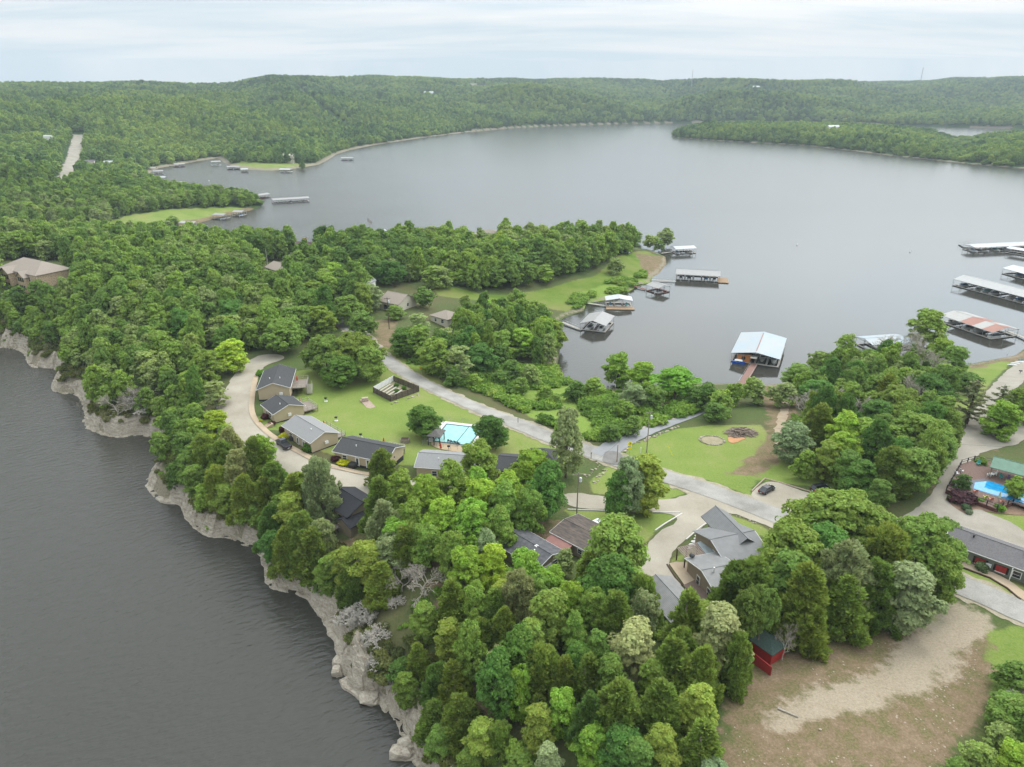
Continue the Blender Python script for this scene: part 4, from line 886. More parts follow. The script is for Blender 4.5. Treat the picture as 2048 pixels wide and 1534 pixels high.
# far forest: jittered polar-ish grid
def forest(r0, r1, sp, hmin, hmax, seed, azw=44):
    rng = np.random.default_rng(seed); xs = np.arange(-r1*.75, r1*.75, sp); ys = np.arange(150, r1, sp)
    gx, gy = np.meshgrid(xs, ys); gx = (gx + rng.uniform(-.5,.5,gx.shape)*sp).ravel(); gy = (gy + rng.uniform(-.5,.5,gy.shape)*sp).ravel()
    r = np.hypot(gx, gy); k = (r > r0) & (r <= r1) & (np.abs(np.arctan2(gx, gy)) < rad(azw)); gx = gx[k]; gy = gy[k]
    z = TH(gx, gy); k = (z > .55) & ((r[k] < 700) | (bil(sf, gx, gy) > 6) | (bil(si, gx, gy) > 4)); gx, gy, z = gx[k], gy[k], z[k]
    k = ~inside(gx, gy, smP) ; gx, gy, z = gx[k], gy[k], z[k]
    for q in CLEAR:
        k = ~inside(gx, gy, q); gx, gy, z = gx[k], gy[k], z[k]
    for ln, w in CUTS:
        k = segdist(gx, gy, ln, False) > w; gx, gy, z = gx[k], gy[k], z[k]
    h = rng.uniform(hmin, hmax, len(gx)) * np.clip(.35 + z/5, .4, 1) * (.85+.35*vnoise(gx, gy, 60, 7)); R = sp*(.42+.55*rng.random(len(gx))**1.6)
    vis = np.ones(len(gx), bool)
    return np.column_stack([gx, gy, z-.4]), np.column_stack([R/5, R/5, h/12])
smP = MAINP
CLEAR = [HP(LAWNS[-4]), HP([(455,336),(540,343),(645,331),(620,326),(560,328),(470,327)]), HP([(838,194),(880,196),(880,186),(838,184)]), HP([(940,176),(985,177),(975,171),(938,170)]), HP([(1488,181),(1530,182),(1530,174),(1488,174)]), HP([(155,345),(225,345),(225,325),(155,325)])]
CUTS = [(HP([(592,168),(600,176),(620,196),(645,218),(668,236),(684,246)]), 11), (HP([(157,270),(150,300),(140,330),(132,372)]), 10)]
# main land beyond the traced woods, left of the frame's middle
a1, s1 = forest(300, 800, 6.6, 9, 14, 1); scatter('inlet_woods', a1, s1, midc)
a2, s2 = forest(800, 2200, 8.0, 8, 14.5, 2); a3, s3 = forest(2200, 4400, 11.0, 9, 16, 3, 40)
scatter('far_forest', np.concatenate([a2, a3]), np.concatenate([s2, s3]), farc)
for q in CUTS[0][0]: print('CUT', [round(v) for v in q], round(T(*q)), [round(v) for v in proj(q[0], q[1], T(*q))])
print('FOREST', len(a1), len(a2), len(a3))
# rough growth beside the bay and along the bluff
def weeds(polys, sp, seed, hs):
    out = []; sc_ = []
    for i, q in enumerate(polys):
        P = HP(q); a = np.array(P); rng = np.random.default_rng(seed+i); x0, y0 = a.min(0); x1, y1 = a.max(0); n = int((x1-x0)*(y1-y0)/sp**2)
        gx = rng.uniform(x0, x1, n); gy = rng.uniform(y0, y1, n); dn = fbm(gx, gy, 9, 50+i)
        k = inside(gx, gy, P) & (dn > .48) & (TH(gx, gy) > .3) & (segdist(gx, gy, ROADL, False) > 5); gx, gy, dn = gx[k], gy[k], dn[k]
        s = rng.uniform(.35, 1.0, len(gx))*hs*(.5+dn); out.append(np.column_stack([gx, gy, TH(gx, gy)-.1])); sc_.append(np.column_stack([s*1.2, s*1.2, s]))
    return np.concatenate(out), np.concatenate(sc_)
wr = thing('shrub', 'lone low shrub in the weeds left of the side road', 'shrub', (*hit(1150, 800), T(*hit(1150, 800))-.1)); wc = bpy.data.objects.new('foliage', WEED[0]); link(wc, wr); wr.scale = (1.6,1.6,1.5)
p_, s_ = weeds([WEEDS[0], WEEDS[1]], 1.5, 300, 1.7); q_, r_ = weeds([[(1100,650),(1130,640),(1200,600),(1240,595),(1180,620),(1150,640)], [(880,720),(960,750),(1060,760),(1130,770),(1110,740),(1000,730),(900,700)]], 1.6, 320, 2.0)
_s = np.array(resample(bluffW, 1.1)); rg_ = np.random.default_rng(77); bp_, bs_ = [], []
for x_, y_ in _s:
    d_, nx_, ny_ = BD(x_, y_)
    for k_ in range(3):
        o_ = 2.6 + 6.5*rg_.random(); px_, py_ = x_+nx_*o_+rg_.normal()*.4, y_+ny_*o_+rg_.normal()*.4; zz_ = rampB(o_)*.95
        s__ = rg_.uniform(.4,1.25); bp_.append((px_, py_, max(T(px_, py_), zz_*.8)-.1)); bs_.append((s__, s__, s__*1.1))
q2, r2 = weeds([[(790,1240),(860,1170),(960,1240),(1000,1170),(1480,1270),(1440,1540),(850,1540),(800,1400)], [(340,905),(420,860),(540,990),(780,1030),(800,1150),(540,1160),(420,1060),(320,980)], [(0,690),(0,560),(400,690),(430,800),(330,860),(160,780)], [(1560,880),(1880,950),(1880,760),(1600,780)]], 2.2, 340, .9)
scatter('undergrowth', np.concatenate([p_, q_, q2]), np.concatenate([s_, r_, r2]), [wc])
wr2 = thing('shrub', 'olive scrub bush on the bluff edge nearest the bottom of the frame', 'shrub', (*hit(860, 1520), T(*hit(860, 1520))-.1)); SCR = npmesh('scrub_leaves', *bushm(6, 700, .3), leafmat('scrub leaves', 'far', [(.3,(.10,.12,.04)),(.5,(.17,.19,.05)),(.7,(.22,.22,.09)),(.85,(.30,.26,.18))])); wc2 = bpy.data.objects.new('foliage', SCR); link(wc2, wr2)
scatter('bluff_scrub', bp_, bs_, [wc2])
# ------------------------------------------------------------------ rock bluff (a displaced strip along the cliff shoreline)
rockM = bpy.data.materials.new('limestone'); rockM.use_nodes = True; t = rockM.node_tree; b = t.nodes['Principled BSDF']; b.inputs['Roughness'].default_value = .9; b.inputs['Specular IOR Level'].default_value = .15
geo = N(t, 'ShaderNodeNewGeometry'); mq = N(t, 'ShaderNodeMapping'); t.links.new(geo.outputs['Position'], mq.inputs[0]); mq.inputs['Scale'].default_value = (1, 1, 4.5)
n1 = worldnoise(t, .45, 7, .7, mq.outputs[0]); n2 = worldnoise(t, 2.2, 5, .7, mq.outputs[0])
t.links.new(mixrgb(t, .5, ramp(t, n1, [(.3,(.10,.08,.055)),(.42,(.32,.265,.20)),(.55,(.50,.44,.35)),(.75,(.62,.56,.47))]), ramp(t, n2, [(.34,(.07,.055,.04)),(.45,(.36,.305,.24)),(.7,(.60,.54,.45))])), b.inputs['Base Color'])
bp = N(t, 'ShaderNodeBump'); bp.inputs['Strength'].default_value = .9; bp.inputs['Distance'].default_value = .3; t.links.new(n2, bp.inputs['Height']); t.links.new(bp.outputs[0], b.inputs['Normal'])
def bluffstrip():
    P = resample(smooth_line(bluffW[:-2], 2), .38); P = np.array(P)
    tg = np.gradient(P, axis=0); k = 9; tg = np.stack([np.convolve(np.pad(tg[:,i], k, 'edge'), np.ones(2*k+1)/(2*k+1), 'valid') for i in (0,1)], 1)
    tg /= np.linalg.norm(tg, axis=1, keepdims=True); nn = np.column_stack([tg[:,1], -tg[:,0]])
    q = P + nn*2; ins = np.mean(inside(q[:,0], q[:,1], MAINP)); nn = nn if ins > .5 else -nn
    D = np.concatenate([[-.9, -.5, -.2], np.arange(0, 8.2, .27)]); s = np.arange(len(P))*.38
    SS, DD = np.meshgrid(s, D, indexing='ij')
    jx = P[:,0][:,None] + nn[:,0][:,None]*DD; jy = P[:,1][:,None] + nn[:,1][:,None]*DD
    hs_ = lambda a, k: np.modf(np.abs(np.sin(a*12.9898 + k*78.233))*43758.5453)[0]; big = fbm(jx, jy, 9, 71, 4) - .5; sml = fbm(jx, jy, 1.7, 72, 3) - .5
    zz = rampB(np.maximum(DD + big*3.4 - .2 - .9*hs_(np.floor(SS/3.1), 3.0), 0)) * (1 + .35*(vnoise(jx, jy, 14, 73)-.5)) + .15
    lay = .85; bl = np.floor(SS/2.3 + 3*vnoise(jx, jy, 6, 74)); hs_ = lambda a, k: np.modf(np.abs(np.sin(a*12.9898 + k*78.233))*43758.5453)[0]
    ph = 1.5*hs_(bl, 1.0) + .6*vnoise(jx, jy, 5, 75); zq = zz/lay + ph; fl = np.floor(zq); fr = zq - fl
    zz2 = (fl + np.clip((fr-.5)*7+.5, 0, 1) - ph)*lay
    zz = .2*zz + .8*zz2 + sml*.9
    zz = np.where(DD < 0, -1.2 + (DD+.9)*1.6 , zz); zz = np.maximum(zz, -1.6)
    tz = TH(jx, jy); f = np.clip((DD - 2.0 - 3.0*vnoise(jx, jy, 9, 90))/1.4, 0, 1); zz = zz*(1-f) + (tz-.5)*f; pass
    ox = (fbm(jx, jy, 2.2, 81, 3)-.5)*1.2; oy = (fbm(jx, jy, 2.2, 82, 3)-.5)*1.2
    V = np.stack([jx+ox, jy+oy, zz], -1).reshape(-1, 3); n, m = len(P), len(D); id_ = np.arange(n*m).reshape(n, m)
    Q = np.stack([id_[:-1,:-1], id_[1:,:-1], id_[1:,1:], id_[:-1,1:]], -1).reshape(-1, 4)
    o = bpy.data.objects.new('rock_bluff', npmesh('rock_bluff', V, Q, rockM, False)); link(o); tag(o, kind='structure')
bluffstrip()
def boulder(label, u, v, r, seed, z=.3, group='boulders at the foot of the bluff', name='boulder', m=None):
    x, y = G(u, v, 0) if v > 690 and u < 860 else hit(u, v); mb = MB().rock((0,0,0), r, seed, 40).rock((r[0]*.5,-r[1]*.3,-.2), tuple(q*.7 for q in r), seed+9, 30); o = mb.build(name, m or rockM, None, (x, y, max(T(x,y),0)+z)); tag(o, label, 'boulder', group)
boulder('big rounded boulder in the water at the foot of the bluff', 805, 1507, (2.3,1.6,1.2), 3); boulder('smaller boulder perched above the rounded water boulder', 812, 1494, (1.5,1.2,1.1), 4, .9)
boulder('round pale boulder at the left tip of the rock ledge', 674, 1347, (1.0,1.0,1.1), 6, .5); boulder('boxy boulder just above the round one on the ledge tip', 681, 1330, (1.5,1.3,1.2), 7, .8)
boulder('square slab boulder jutting off the end of the rock ledge', 738, 1400, (1.9,1.6,1.0), 8, .4)

# ------------------------------------------------------------------ building materials
def shingle(name, c, sc=(7, 7, 7), var=.16): return mat(name, c, .95, var, 4, bump=.35, bscale=9, stretch=(1,1,1))
def ribbed(name, col, col2=None, rough=.45, per=4.0, axis=0):
    if name in MATS: return MATS[name]
    m = mat(name, col, rough, .10, .8, col2=col2); t = m.node_tree; b = t.nodes['Principled BSDF']
    tx = [n for n in t.nodes if n.type == 'TEX_COORD'][0]; w = N(t, 'ShaderNodeTexWave', wave_type='BANDS', bands_direction='X' if axis == 0 else 'Y'); w.inputs['Scale'].default_value = per/ 3.14; w.inputs['Distortion'].default_value = 0
    t.links.new(tx.outputs['Object'], w.inputs['Vector']); bp = N(t, 'ShaderNodeBump'); bp.inputs['Strength'].default_value = .5; bp.inputs['Distance'].default_value = .06
    t.links.new(w.outputs['Fac'], bp.inputs['Height']); t.links.new(bp.outputs[0], b.inputs['Normal']); return m
darkR = shingle('charcoal shingle', (.07,.069,.07)); blackR = shingle('black shingle', (.032,.033,.037)); greyR = shingle('pale grey shingle', (.26,.255,.25), var=.08); tanR = shingle('tan shingle', (.31,.26,.215), var=.1)
midR = shingle('weathered grey shingle', (.16,.15,.15)); brownR = mat('streaked brown roof', (.17,.13,.105), .9, .3, 1.2, col2=(.055,.05,.048), stretch=(.5,2,1)); redR = ribbed('dusty red metal roof', (.26,.12,.10)); tealR = ribbed('grey-green polycarbonate roof', (.20,.23,.235), rough=.3)
metalR = ribbed('grey standing seam roof', (.215,.212,.21), (.17,.168,.165)); metalRd = ribbed('old grey metal roof', (.18,.176,.17), (.25,.245,.235)); greenR = ribbed('green metal roof', (.13,.235,.165), axis=0)
whiteR = ribbed('white metal roof', (.50,.51,.52), (.42,.43,.44)); dockR = ribbed('light dock roof', (.33,.32,.305), (.27,.26,.25)); dockR2 = ribbed('cream dock roof', (.37,.36,.33), (.30,.29,.27)); blueR = mat('sun-bleached blue-grey roof', (.30,.365,.41), .5, .1, .12, col2=(.37,.37,.355)); rustR = ribbed('rust-red roof panel', (.30,.105,.06), (.25,.10,.065)); marR = ribbed('bleached marina roof', (.37,.37,.355), (.30,.30,.29))
tanW = ribbed('tan lap siding', (.50,.40,.275), (.46,.37,.255), .8, 5); greyW = ribbed('sage grey siding', (.20,.205,.175), (.175,.18,.155), .8, 5); brownW = ribbed('taupe siding', (.27,.215,.15), (.23,.185,.13), .8, 5); creamW = ribbed('cream siding', (.62,.56,.45), (.56,.51,.41), .8, 5)
stoneW = mat('sandstone wall', (.56,.42,.28), .9, .3, 2.5, bump=.4); whiteP = mat('white paint', (.78,.77,.74), .5, .05, 3); skirtM = mat('dark skirting', (.03,.032,.038), .8, .1, 4); glassM = mat('dark window glass', (.03,.035,.04), .12, .1, 2, spec=.6)
deckM = mat('weathered deck wood', (.27,.225,.185), .85, .2, 3, stretch=(1,6,1)); woodM = mat('brown timber', (.11,.07,.045), .8, .2, 4); redP = mat('red paint', (.34,.03,.025), .6, .1, 4); dkMetal = mat('black metal', (.02,.02,.022), .45, .1, 5); galv = mat('galvanised metal', (.42,.43,.44), .4, .1, 5, metal=.5)
redF = mat('red umbrella cloth', (.48,.055,.035), .8, .15, 4); orangeW = mat('orange cedar cladding', (.52,.20,.07), .8, .15, 3); brick = mat('orange brick', (.46,.16,.09), .9, .2, 6); blackP = mat('black board', (.02,.018,.017), .7, .1, 3)
floatM = mat('dark float', (.035,.035,.035), .8, .2, 2); plankM = mat('bleached planks', (.42,.39,.34), .85, .2, 3, stretch=(1,5,1)); redDeck = mat('red-brown decking', (.20,.085,.06), .8, .2, 3); pinkDeck = mat('faded red decking', (.26,.15,.12), .85, .2, 3)

def frame(A, B, ez, zg=None):
    if zg is None:
        g = G(*A, 12); g2 = G(*B, 12); zg = max(.0, (T(*g)+T(*g2))/2)
    a = G(*A, zg+ez); b_ = G(*B, zg+ez); d = b_-a; L = float(np.hypot(*d)); ang = math.atan2(d[1], d[0])
    return a, L, ang, zg
def rooffaces(L, D, e, rise, kind, th=.16):
    """list of slabs (outline) for a roof over [0,L]x[0,D] at eave height e"""
    if kind == 'x': r = D/2; return [[(0,0,e),(L,0,e),(L,r,e+rise),(0,r,e+rise)], [(0,r,e+rise),(L,r,e+rise),(L,D,e),(0,D,e)]]
    if kind == 'y': r = L/2; return [[(0,0,e),(r,0,e+rise),(r,D,e+rise),(0,D,e)], [(r,0,e+rise),(L,0,e),(L,D,e),(r,D,e+rise)]]
    if kind == 'hip':
        k = min(D, L)/2
        if L >= D: a, b_ = (k,D/2,e+rise), (L-k,D/2,e+rise); return [[(0,0,e),(L,0,e),b_,a],[(L,0,e),(L,D,e),b_],[(L,D,e),(0,D,e),a,b_],[(0,D,e),(0,0,e),a]]
        a, b_ = (L/2,k,e+rise), (L/2,D-k,e+rise); return [[(0,0,e),(L,0,e),a],[(L,0,e),(L,D,e),b_,a],[(L,D,e),(0,D,e),b_],[(0,D,e),(0,0,e),a,b_]]
    if kind == 'shed': return [[(0,0,e),(L,0,e),(L,D,e+rise),(0,D,e+rise)]]
    if kind == 'shedb': return [[(0,0,e+rise),(L,0,e+rise),(L,D,e),(0,D,e)]]
def roofpart(root, L, D, e, rise, kind, rm, trim=None, th=.14, vents=0, name='roof'):
    mb = MB()
    for f in rooffaces(L, D, e, rise, kind): mb.slab(f, th)
    if kind in 'xy':
        if kind == 'x': mb.tube((0,D/2,e+rise+.01),(L,D/2,e+rise+.01),.09,n=5)
        else: mb.tube((L/2,0,e+rise+.01),(L/2,D,e+rise+.01),.09,n=5)
    rf = mb.build(name, rm, root)
    if trim:
        tb = MB(); w = .07; t_ = .24
        def bar(a, b_): tb.tube(a, b_, .10, n=4)
        dz = -.1
        if kind == 'x': segs = [((0,0),(L,0),0,0),((0,D),(L,D),0,0),((0,0),(0,D/2),0,rise),((0,D),(0,D/2),0,rise),((L,0),(L,D/2),0,rise),((L,D),(L,D/2),0,rise)]
        elif kind == 'y': segs = [((0,0),(0,D),0,0),((L,0),(L,D),0,0),((0,0),(L/2,0),0,rise),((L,0),(L/2,0),0,rise),((0,D),(L/2,D),0,rise),((L,D),(L/2,D),0,rise)]
        else: segs = [((0,0),(L,0),0,0),((L,0),(L,D),0,0 if kind=='hip' else rise),((0,0),(0,D),0,0 if kind=='hip' else rise),((0,D),(L,D),0 if kind=='hip' else rise,0 if kind=='hip' else rise)]
        for a, b_, z0, z1 in segs: bar((a[0],a[1],e+z0+dz), (b_[0],b_[1],e+z1+dz))
        tb.build('fascia', trim, root)
    for i in range(vents):
        x, y = L*(.35+.3*i), D*.3; zr = e + rise*(y/(D/2) if kind == 'x' else (x/(L/2) if x < L/2 else (L-x)/(L/2)))
        v = MB().tube((x,y,zr-.1),(x,y,zr+.35),.09,n=7).tube((x,y,zr+.35),(x,y,zr+.42),.15,n=7).build('vent_pipe', whiteP, root)
    return rf
def openings(root, L, D, o, oh, zb=0):
    """o: (side, fraction, width, height, sill, kind)"""
    W0, W1, D0, D1 = oh, L-oh, oh, D-oh
    for side, f, w, h, s, k in o:
        mb, pb = MB(), MB(); t_ = .06
        def rect(m, w_, h_, zc, dep, out):
            if side == 'f': m.box(W0+(W1-W0)*f, D0-out, zc, w_, dep, h_)
            elif side == 'b': m.box(W0+(W1-W0)*f, D1+out, zc, w_, dep, h_)
            elif side == 'l': m.box(W0-out, D0+(D1-D0)*f, zc, dep, w_, h_)
            else: m.box(W1+out, D0+(D1-D0)*f, zc, dep, w_, h_)
        zc = zb + s + h/2
        if k in ('win', 'door'):
            rect(mb, w+.24, h+.24, zc, .10, .03); fr = mb.build('window' if k == 'win' else 'door', whiteP, root)
            rect(pb, w*(1 if k == 'win' else .6), h*(1 if k == 'win' else .8), zc+(0 if k == 'win' else .1), .08, .065); pb.build('pane', glassM, fr)
            if k == 'win':
                mm = MB(); rect(mm, w, .05, zc, .05, .10); mm.build('glazing_bar', whiteP, fr)
        elif k == 'red':
            rect(mb, w+.7, h+.1, zc, .08, .03); fr = mb.build('shutter', blackP, root); rect(pb, w, h, zc, .1, .05); pb.build('red_awning_panel', redP, fr)
            ss = MB(); rect(ss, w, .14, zb+s-.08, .16, .08); ss.build('sill', whiteP, fr)
        elif k == 'ac': rect(mb, w, h, zc, .45, .2); mb.build('wall_air_conditioner', whiteP, root)
        elif k == 'dark': rect(mb, w, h, zc, .06, .03); mb.build('opening', glassM, root)
        elif k == 'garage': rect(mb, w, h, zc, .08, .04); mb.build('garage_door', whiteP, root)
def house(name, label, cat, A, B, ez, D, kind, rise, wm_, rm, oh=.45, ops=(), group=None, trim=None, skirt=False, zg=None, vents=0, extra=None):
    a, L, ang, zg = frame(A, B, ez, zg); root = thing(name, label, cat, (a[0], a[1], zg), ang, group)
    wb = MB(); x0, x1, y0, y1 = oh, L-oh, oh, D-oh; zt = ez-.08; zl = -1.6
    if kind == 'x':
        k = rise*(1-oh/(D/2)) ; pf = [(y0,zl),(y1,zl),(y1,zt+rise*oh/(D/2)),(D/2,zt+rise-.08),(y0,zt+rise*oh/(D/2))]
        n = 5; wb.add([(x0,p[0],p[1]) for p in pf]+[(x1,p[0],p[1]) for p in pf], [tuple(range(n)), tuple(range(2*n-1,n-1,-1))]+[(i,(i+1)%n,n+(i+1)%n,n+i) for i in range(n)])
    elif kind == 'y':
        pf = [(x0,zl),(x1,zl),(x1,zt+rise*oh/(L/2)),(L/2,zt+rise-.08),(x0,zt+rise*oh/(L/2))]
        n = 5; wb.add([(p[0],y0,p[1]) for p in pf]+[(p[0],y1,p[1]) for p in pf], [tuple(range(n)), tuple(range(2*n-1,n-1,-1))]+[(i,(i+1)%n,n+(i+1)%n,n+i) for i in range(n)])
    else: wb.b2(x0,x1,y0,y1,zl,zt)
    wb.build('wall', wm_, root); roofpart(root, L, D, ez, rise, kind, rm, trim, vents=vents); openings(root, L, D, ops, oh)
    if skirt: MB().b2(x0-.03,x1+.03,y0-.03,y1+.03,-1.7,.35).build('skirting', skirtM, root)
    return root, L, ang, zg
def deck(root, x0, x1, y0, y1, z, rail=True, stairs=None, m=None, zl=-1.5):
    d = MB().b2(x0,x1,y0,y1,z-.18,z)
    for x in (x0+.1, x1-.1):
        for y in (y0+.1, (y0+y1)/2, y1-.1): d.b2(x-.08,x+.08,y-.08,y+.08,zl,z-.1)
    p = d.build('deck', m or deckM, root)
    if rail:
        r = MB()
        for x in np.arange(x0, x1+.01, (x1-x0)/3):
            for y in (y0, y1): r.b2(x-.05,x+.05,y-.05,y+.05,z,z+1.05)
        for y in np.arange(y0, y1+.01, (y1-y0)/5): r.b2(x1-.05,x1+.05,y-.05,y+.05,z,z+1.05)
        for zz in (.45, 1.05):
            r.b2(x0,x1,y0-.04,y0+.04,z+zz-.05,z+zz); r.b2(x0,x1,y1-.04,y1+.04,z+zz-.05,z+zz); r.b2(x1-.04,x1+.04,y0,y1,z+zz-.05,z+zz)
        r.build('railing', plankM, p)
    if stairs:
        s = MB(); sx, sy, n = stairs
        for i in range(n): s.b2(sx, sx+1.3, sy-.32*(i+1), sy-.32*i+.03, z-.22*(i+1)-.06, z-.22*(i+1))
        for xx in (sx, sx+1.3): s.tube((xx, sy, z-.15), (xx, sy-.32*n, z-.22*n-.15), .09, n=4); s.tube((xx, sy, z+.95), (xx, sy-.32*n, z-.22*n+.95), .05, n=4)
        s.build('stairs', plankM, root)
def loc(root, x, y, z=0):
    c, s = math.cos(root.rotation_euler[2]), math.sin(root.rotation_euler[2]); return (root.location[0]+x*c-y*s, root.location[1]+x*s+y*c, root.location[2]+z)
def umbrella(label, p, m=None, h=2.5, grp='closed red umbrellas on the cabin decks'):
    r = thing('umbrella', label, 'umbrella', p, 0, grp); MB().tube((0,0,0),(0,0,h),.04).build('pole', galv, r); MB().lathe([(.06,h+.05),(.16,h-.3),(.24,h-1.1),(.30,h-1.45),(.12,h-1.5)],8).build('canopy', m or redF, r)
CG = 'tan holiday cabins round the lawn'
ra, L, *_ = house('cabin', 'tan end cabin with charcoal roof, raised deck and outside stairs', 'cabin', (512,780), (581,775.5), 3.7, 15.5, 'y', 1.9, tanW, darkR, group=CG, trim=whiteP, skirt=True, vents=2,
   ops=[('f',.72,.9,.7,1.6,'ac'),('r',.6,1.6,2.0,1.6,'win'),('r',.8,1.2,1.2,2.0,'win'),('l',.5,1.2,1.2,1.5,'win')])
deck(ra, L-.4, L+3.9, 4.5, 11.5, 1.7, stairs=(L+4.0, 7.5, 9), zl=-1.8); umbrella('closed red umbrella on the end cabin\'s raised deck', loc(ra, L+1.0, 8, 1.7))
rb, L, *_ = house('cabin', 'smaller tan cabin with charcoal roof, second along the lane', 'cabin', (545.6,829.3), (611,811), 3.1, 8.8, 'y', 1.7, tanW, darkR, group=CG, trim=whiteP, skirt=True, vents=1, ops=[('f',.5,.9,.7,1.3,'ac'),('l',.35,1,1.2,1.1,'win'),('l',.65,.9,2.0,.1,'door')])
deck(rb, L-.4, L+4.2, 1.5, 8.0, .7, zl=-1.5)
umbrella('faded pink closed umbrella on the second cabin deck', loc(rb, L+1.2, 6.5, .7), mat('faded pink cloth', (.42,.25,.22), .8), grp='closed umbrellas on decks')
rc, L, *_ = house('cabin', 'tan cabin with the pale grey roof beside the pickup', 'cabin', (620.3,886.7), (679.8,864.8), 3.3, 14.3, 'y', 1.7, tanW, greyR, group=CG, trim=whiteP, skirt=True, vents=1, ops=[('f',.55,.9,.7,1.5,'ac'),('l',.28,.9,2.0,.2,'door'),('l',.5,.9,2.0,.2,'door'),('l',.75,1.2,1.1,1.2,'win')])
deck(rc, L-.4, L+3.0, 2.5, 11.5, .6, zl=-1.5); umbrella('closed red umbrella behind the pale grey cabin roof', loc(rc, L+1.0, 9.5, .6))
rdn, L, *_ = house('cabin', 'tan cabin with charcoal roof and two white doors facing the lot', 'cabin', (663.7,902.6), (771.5,924.8), 2.9, 9.3, 'x', 1.7, tanW, darkR, group=CG, trim=whiteP, skirt=True, vents=1, ops=[('f',.2,1.1,1.2,1.0,'win'),('f',.45,.9,2.05,.15,'door'),('f',.66,.9,2.05,.15,'door'),('f',.86,1.6,1.0,1.1,'win'),('r',.5,.4,.4,1.7,'dark')])
deck(rdn, 8.5, 13.5, 9.0, 12.0, .5, zl=-1.2); umbrella('closed red umbrella behind the two-door cabin', loc(rdn, 8.0, 11, .4))
house('cabin', 'pale grey roofed cabin half hidden by trees below the pool', 'cabin', (828,934), (956,943), 3.2, 9.0, 'x', 1.6, tanW, greyR, group=CG, trim=whiteP, vents=1, ops=[('f',.3,1.1,1.2,1.0,'win'),('f',.6,.9,2,.1,'door')])
house('cabin', 'charcoal roofed cabin with an orange side wall right of the pool', 'cabin', (990,941), (1080,948), 3.0, 9.0, 'x', 1.6, mat('orange board wall', (.50,.29,.06), .8, .15, 3), darkR, group=CG, ops=[('f',.3,1.1,1.2,1.0,'win'),('f',.7,1.1,1.2,1.0,'win')])
house('outbuilding', 'small charcoal hipped outbuilding left of the tall sage tree', 'building', (1056,924), (1114,927), 2.8, 7.5, 'hip', 2.0, tanW, darkR)
g1, L, *_ = house('house', 'black-roofed house at the bluff edge below the utility pole', 'house', (644,1003), (694,1036), 3.2, 8.6, 'x', 1.9, brownW, blackR, ops=[('f',.3,1.2,1.4,1,'win'),('f',.7,2.0,2.1,.1,'dark')])
deck(g1, 0, 7, -3.4, .4, .1, rail=True, zl=-3)
gw, L2, *_ = house('house_wing', 'black front wing of the bluff-edge house with dark posts', 'house', (668,1040), (700,1058), 2.9, 6, 'y', 1.4, brownW, blackR)
hh, L, *_ = house('house', 'low house with patched dark shingle roof beside the red lean-to', 'house', (1075,1139), (1131,1103), 2.9, 11.3, 'y', 1.3, brownW, mat('patched shingle', (.15,.145,.15), .95, .2, 1.4, col2=(.065,.065,.07), bump=.3), trim=whiteP, vents=1, ops=[('f',.7,1.1,1.0,1.0,'win'),('f',.4,2.2,2.0,.0,'garage')])
MB().box(L*.5, 4, 4.0, .6, .6, .5).build('skylight', whiteP, hh)
hi, L, *_ = house('house', 'house with streaked brown roof and a white rear strip', 'house', (1099,1063.4), (1173,1102.7), 3.0, 9.2, 'x', .85, brownW, brownR, trim=whiteP, ops=[('f',.83,1.0,.9,1.3,'win'),('r',.4,1.1,1.2,1,'win')])
MB().slab([(3.6,9.0,2.95),(L-.4,9.0,2.95),(L-.4,11.2,2.6),(3.6,11.2,2.6)],.12).build('rear_roof_strip', whiteP, hi); MB().b2(3.9,L-.7,9.0,11,-1,2.5).build('rear_wall', whiteP, hi)
bz, L, *_ = house('lean_to', 'dusty red metal lean-to joining the brown and grey roofs', 'lean-to', (1087,1081.5), (1131,1103.5), 2.5, 3.6, 'shed', .35, brownW, redR, oh=.2, ops=[('f',.9,.9,1.9,.1,'door')])
# grey metal-roofed complex
j2, L, *_ = house('house', 'rambling taupe house with grey metal roofs beside the pergola', 'house', (1455,1132), (1545,1112), 3.3, 12.0, 'x', 1.9, brownW, metalR, trim=galv, ops=[('l',.4,1.0,.8,2.2,'win')])
z0 = float(j2.location[2])
j1, L1, *_ = house('porch_wing', 'tall grey gabled porch wing facing the driveway entrance', 'porch', (1464,1100), (1521,1090), 3.5, 12.0, 'y', 2.1, brownW, metalR, zg=z0, oh=1.2, ops=[('l',.8,1.0,2.2,.1,'dark'),('l',.6,1.0,2.2,.1,'dark')])
j3, L, *_ = house('house_wing', 'front taupe wing with two white side windows and grey roof', 'house', (1436,1194.7), (1506,1180), 3.6, 11.7, 'x', 1.5, brownW, metalRd, zg=z0-.3, trim=whiteP, ops=[('l',.28,.9,1.6,1.0,'win'),('l',.62,.9,1.6,1.0,'win')])
MB().tube((2.0,5,4.9),(2.0,5,5.9),.16).build('flue', whiteP, j3); MB().lathe([(.5,0),(.55,.25),(.3,.4)],10,(1.2,11.2,4.1)).build('roof_fan', dkMetal, j3)
def slabthing(name, label, cat, px, z, th, m, group=None, posts=None, zg=None):
    P = [G(u, v, z) for u, v in px]; c = np.mean(P, axis=0); r = thing(name, label, cat, (c[0], c[1], 0), 0, group)
    MB().slab([(p[0]-c[0], p[1]-c[1], z) for p in P], th).build('roof', m, r); return r, c
rg, c_ = slabthing('patio_roof', 'grey-green translucent roof between pergola and house', 'roof', [(1394,1085),(1401,1082),(1440,1110),(1453,1131),(1425,1125)], z0+3.1, .1, tealR)
pm = MB()
for u, v in ((1396,1087),(1426,1126)): p = G(u, v, z0+3); pm.b2(p[0]-c_[0]-.1,p[0]-c_[0]+.1,p[1]-c_[1]-.1,p[1]-c_[1]+.1,z0-1,z0+3.0)
pm.build('post', woodM, rg)
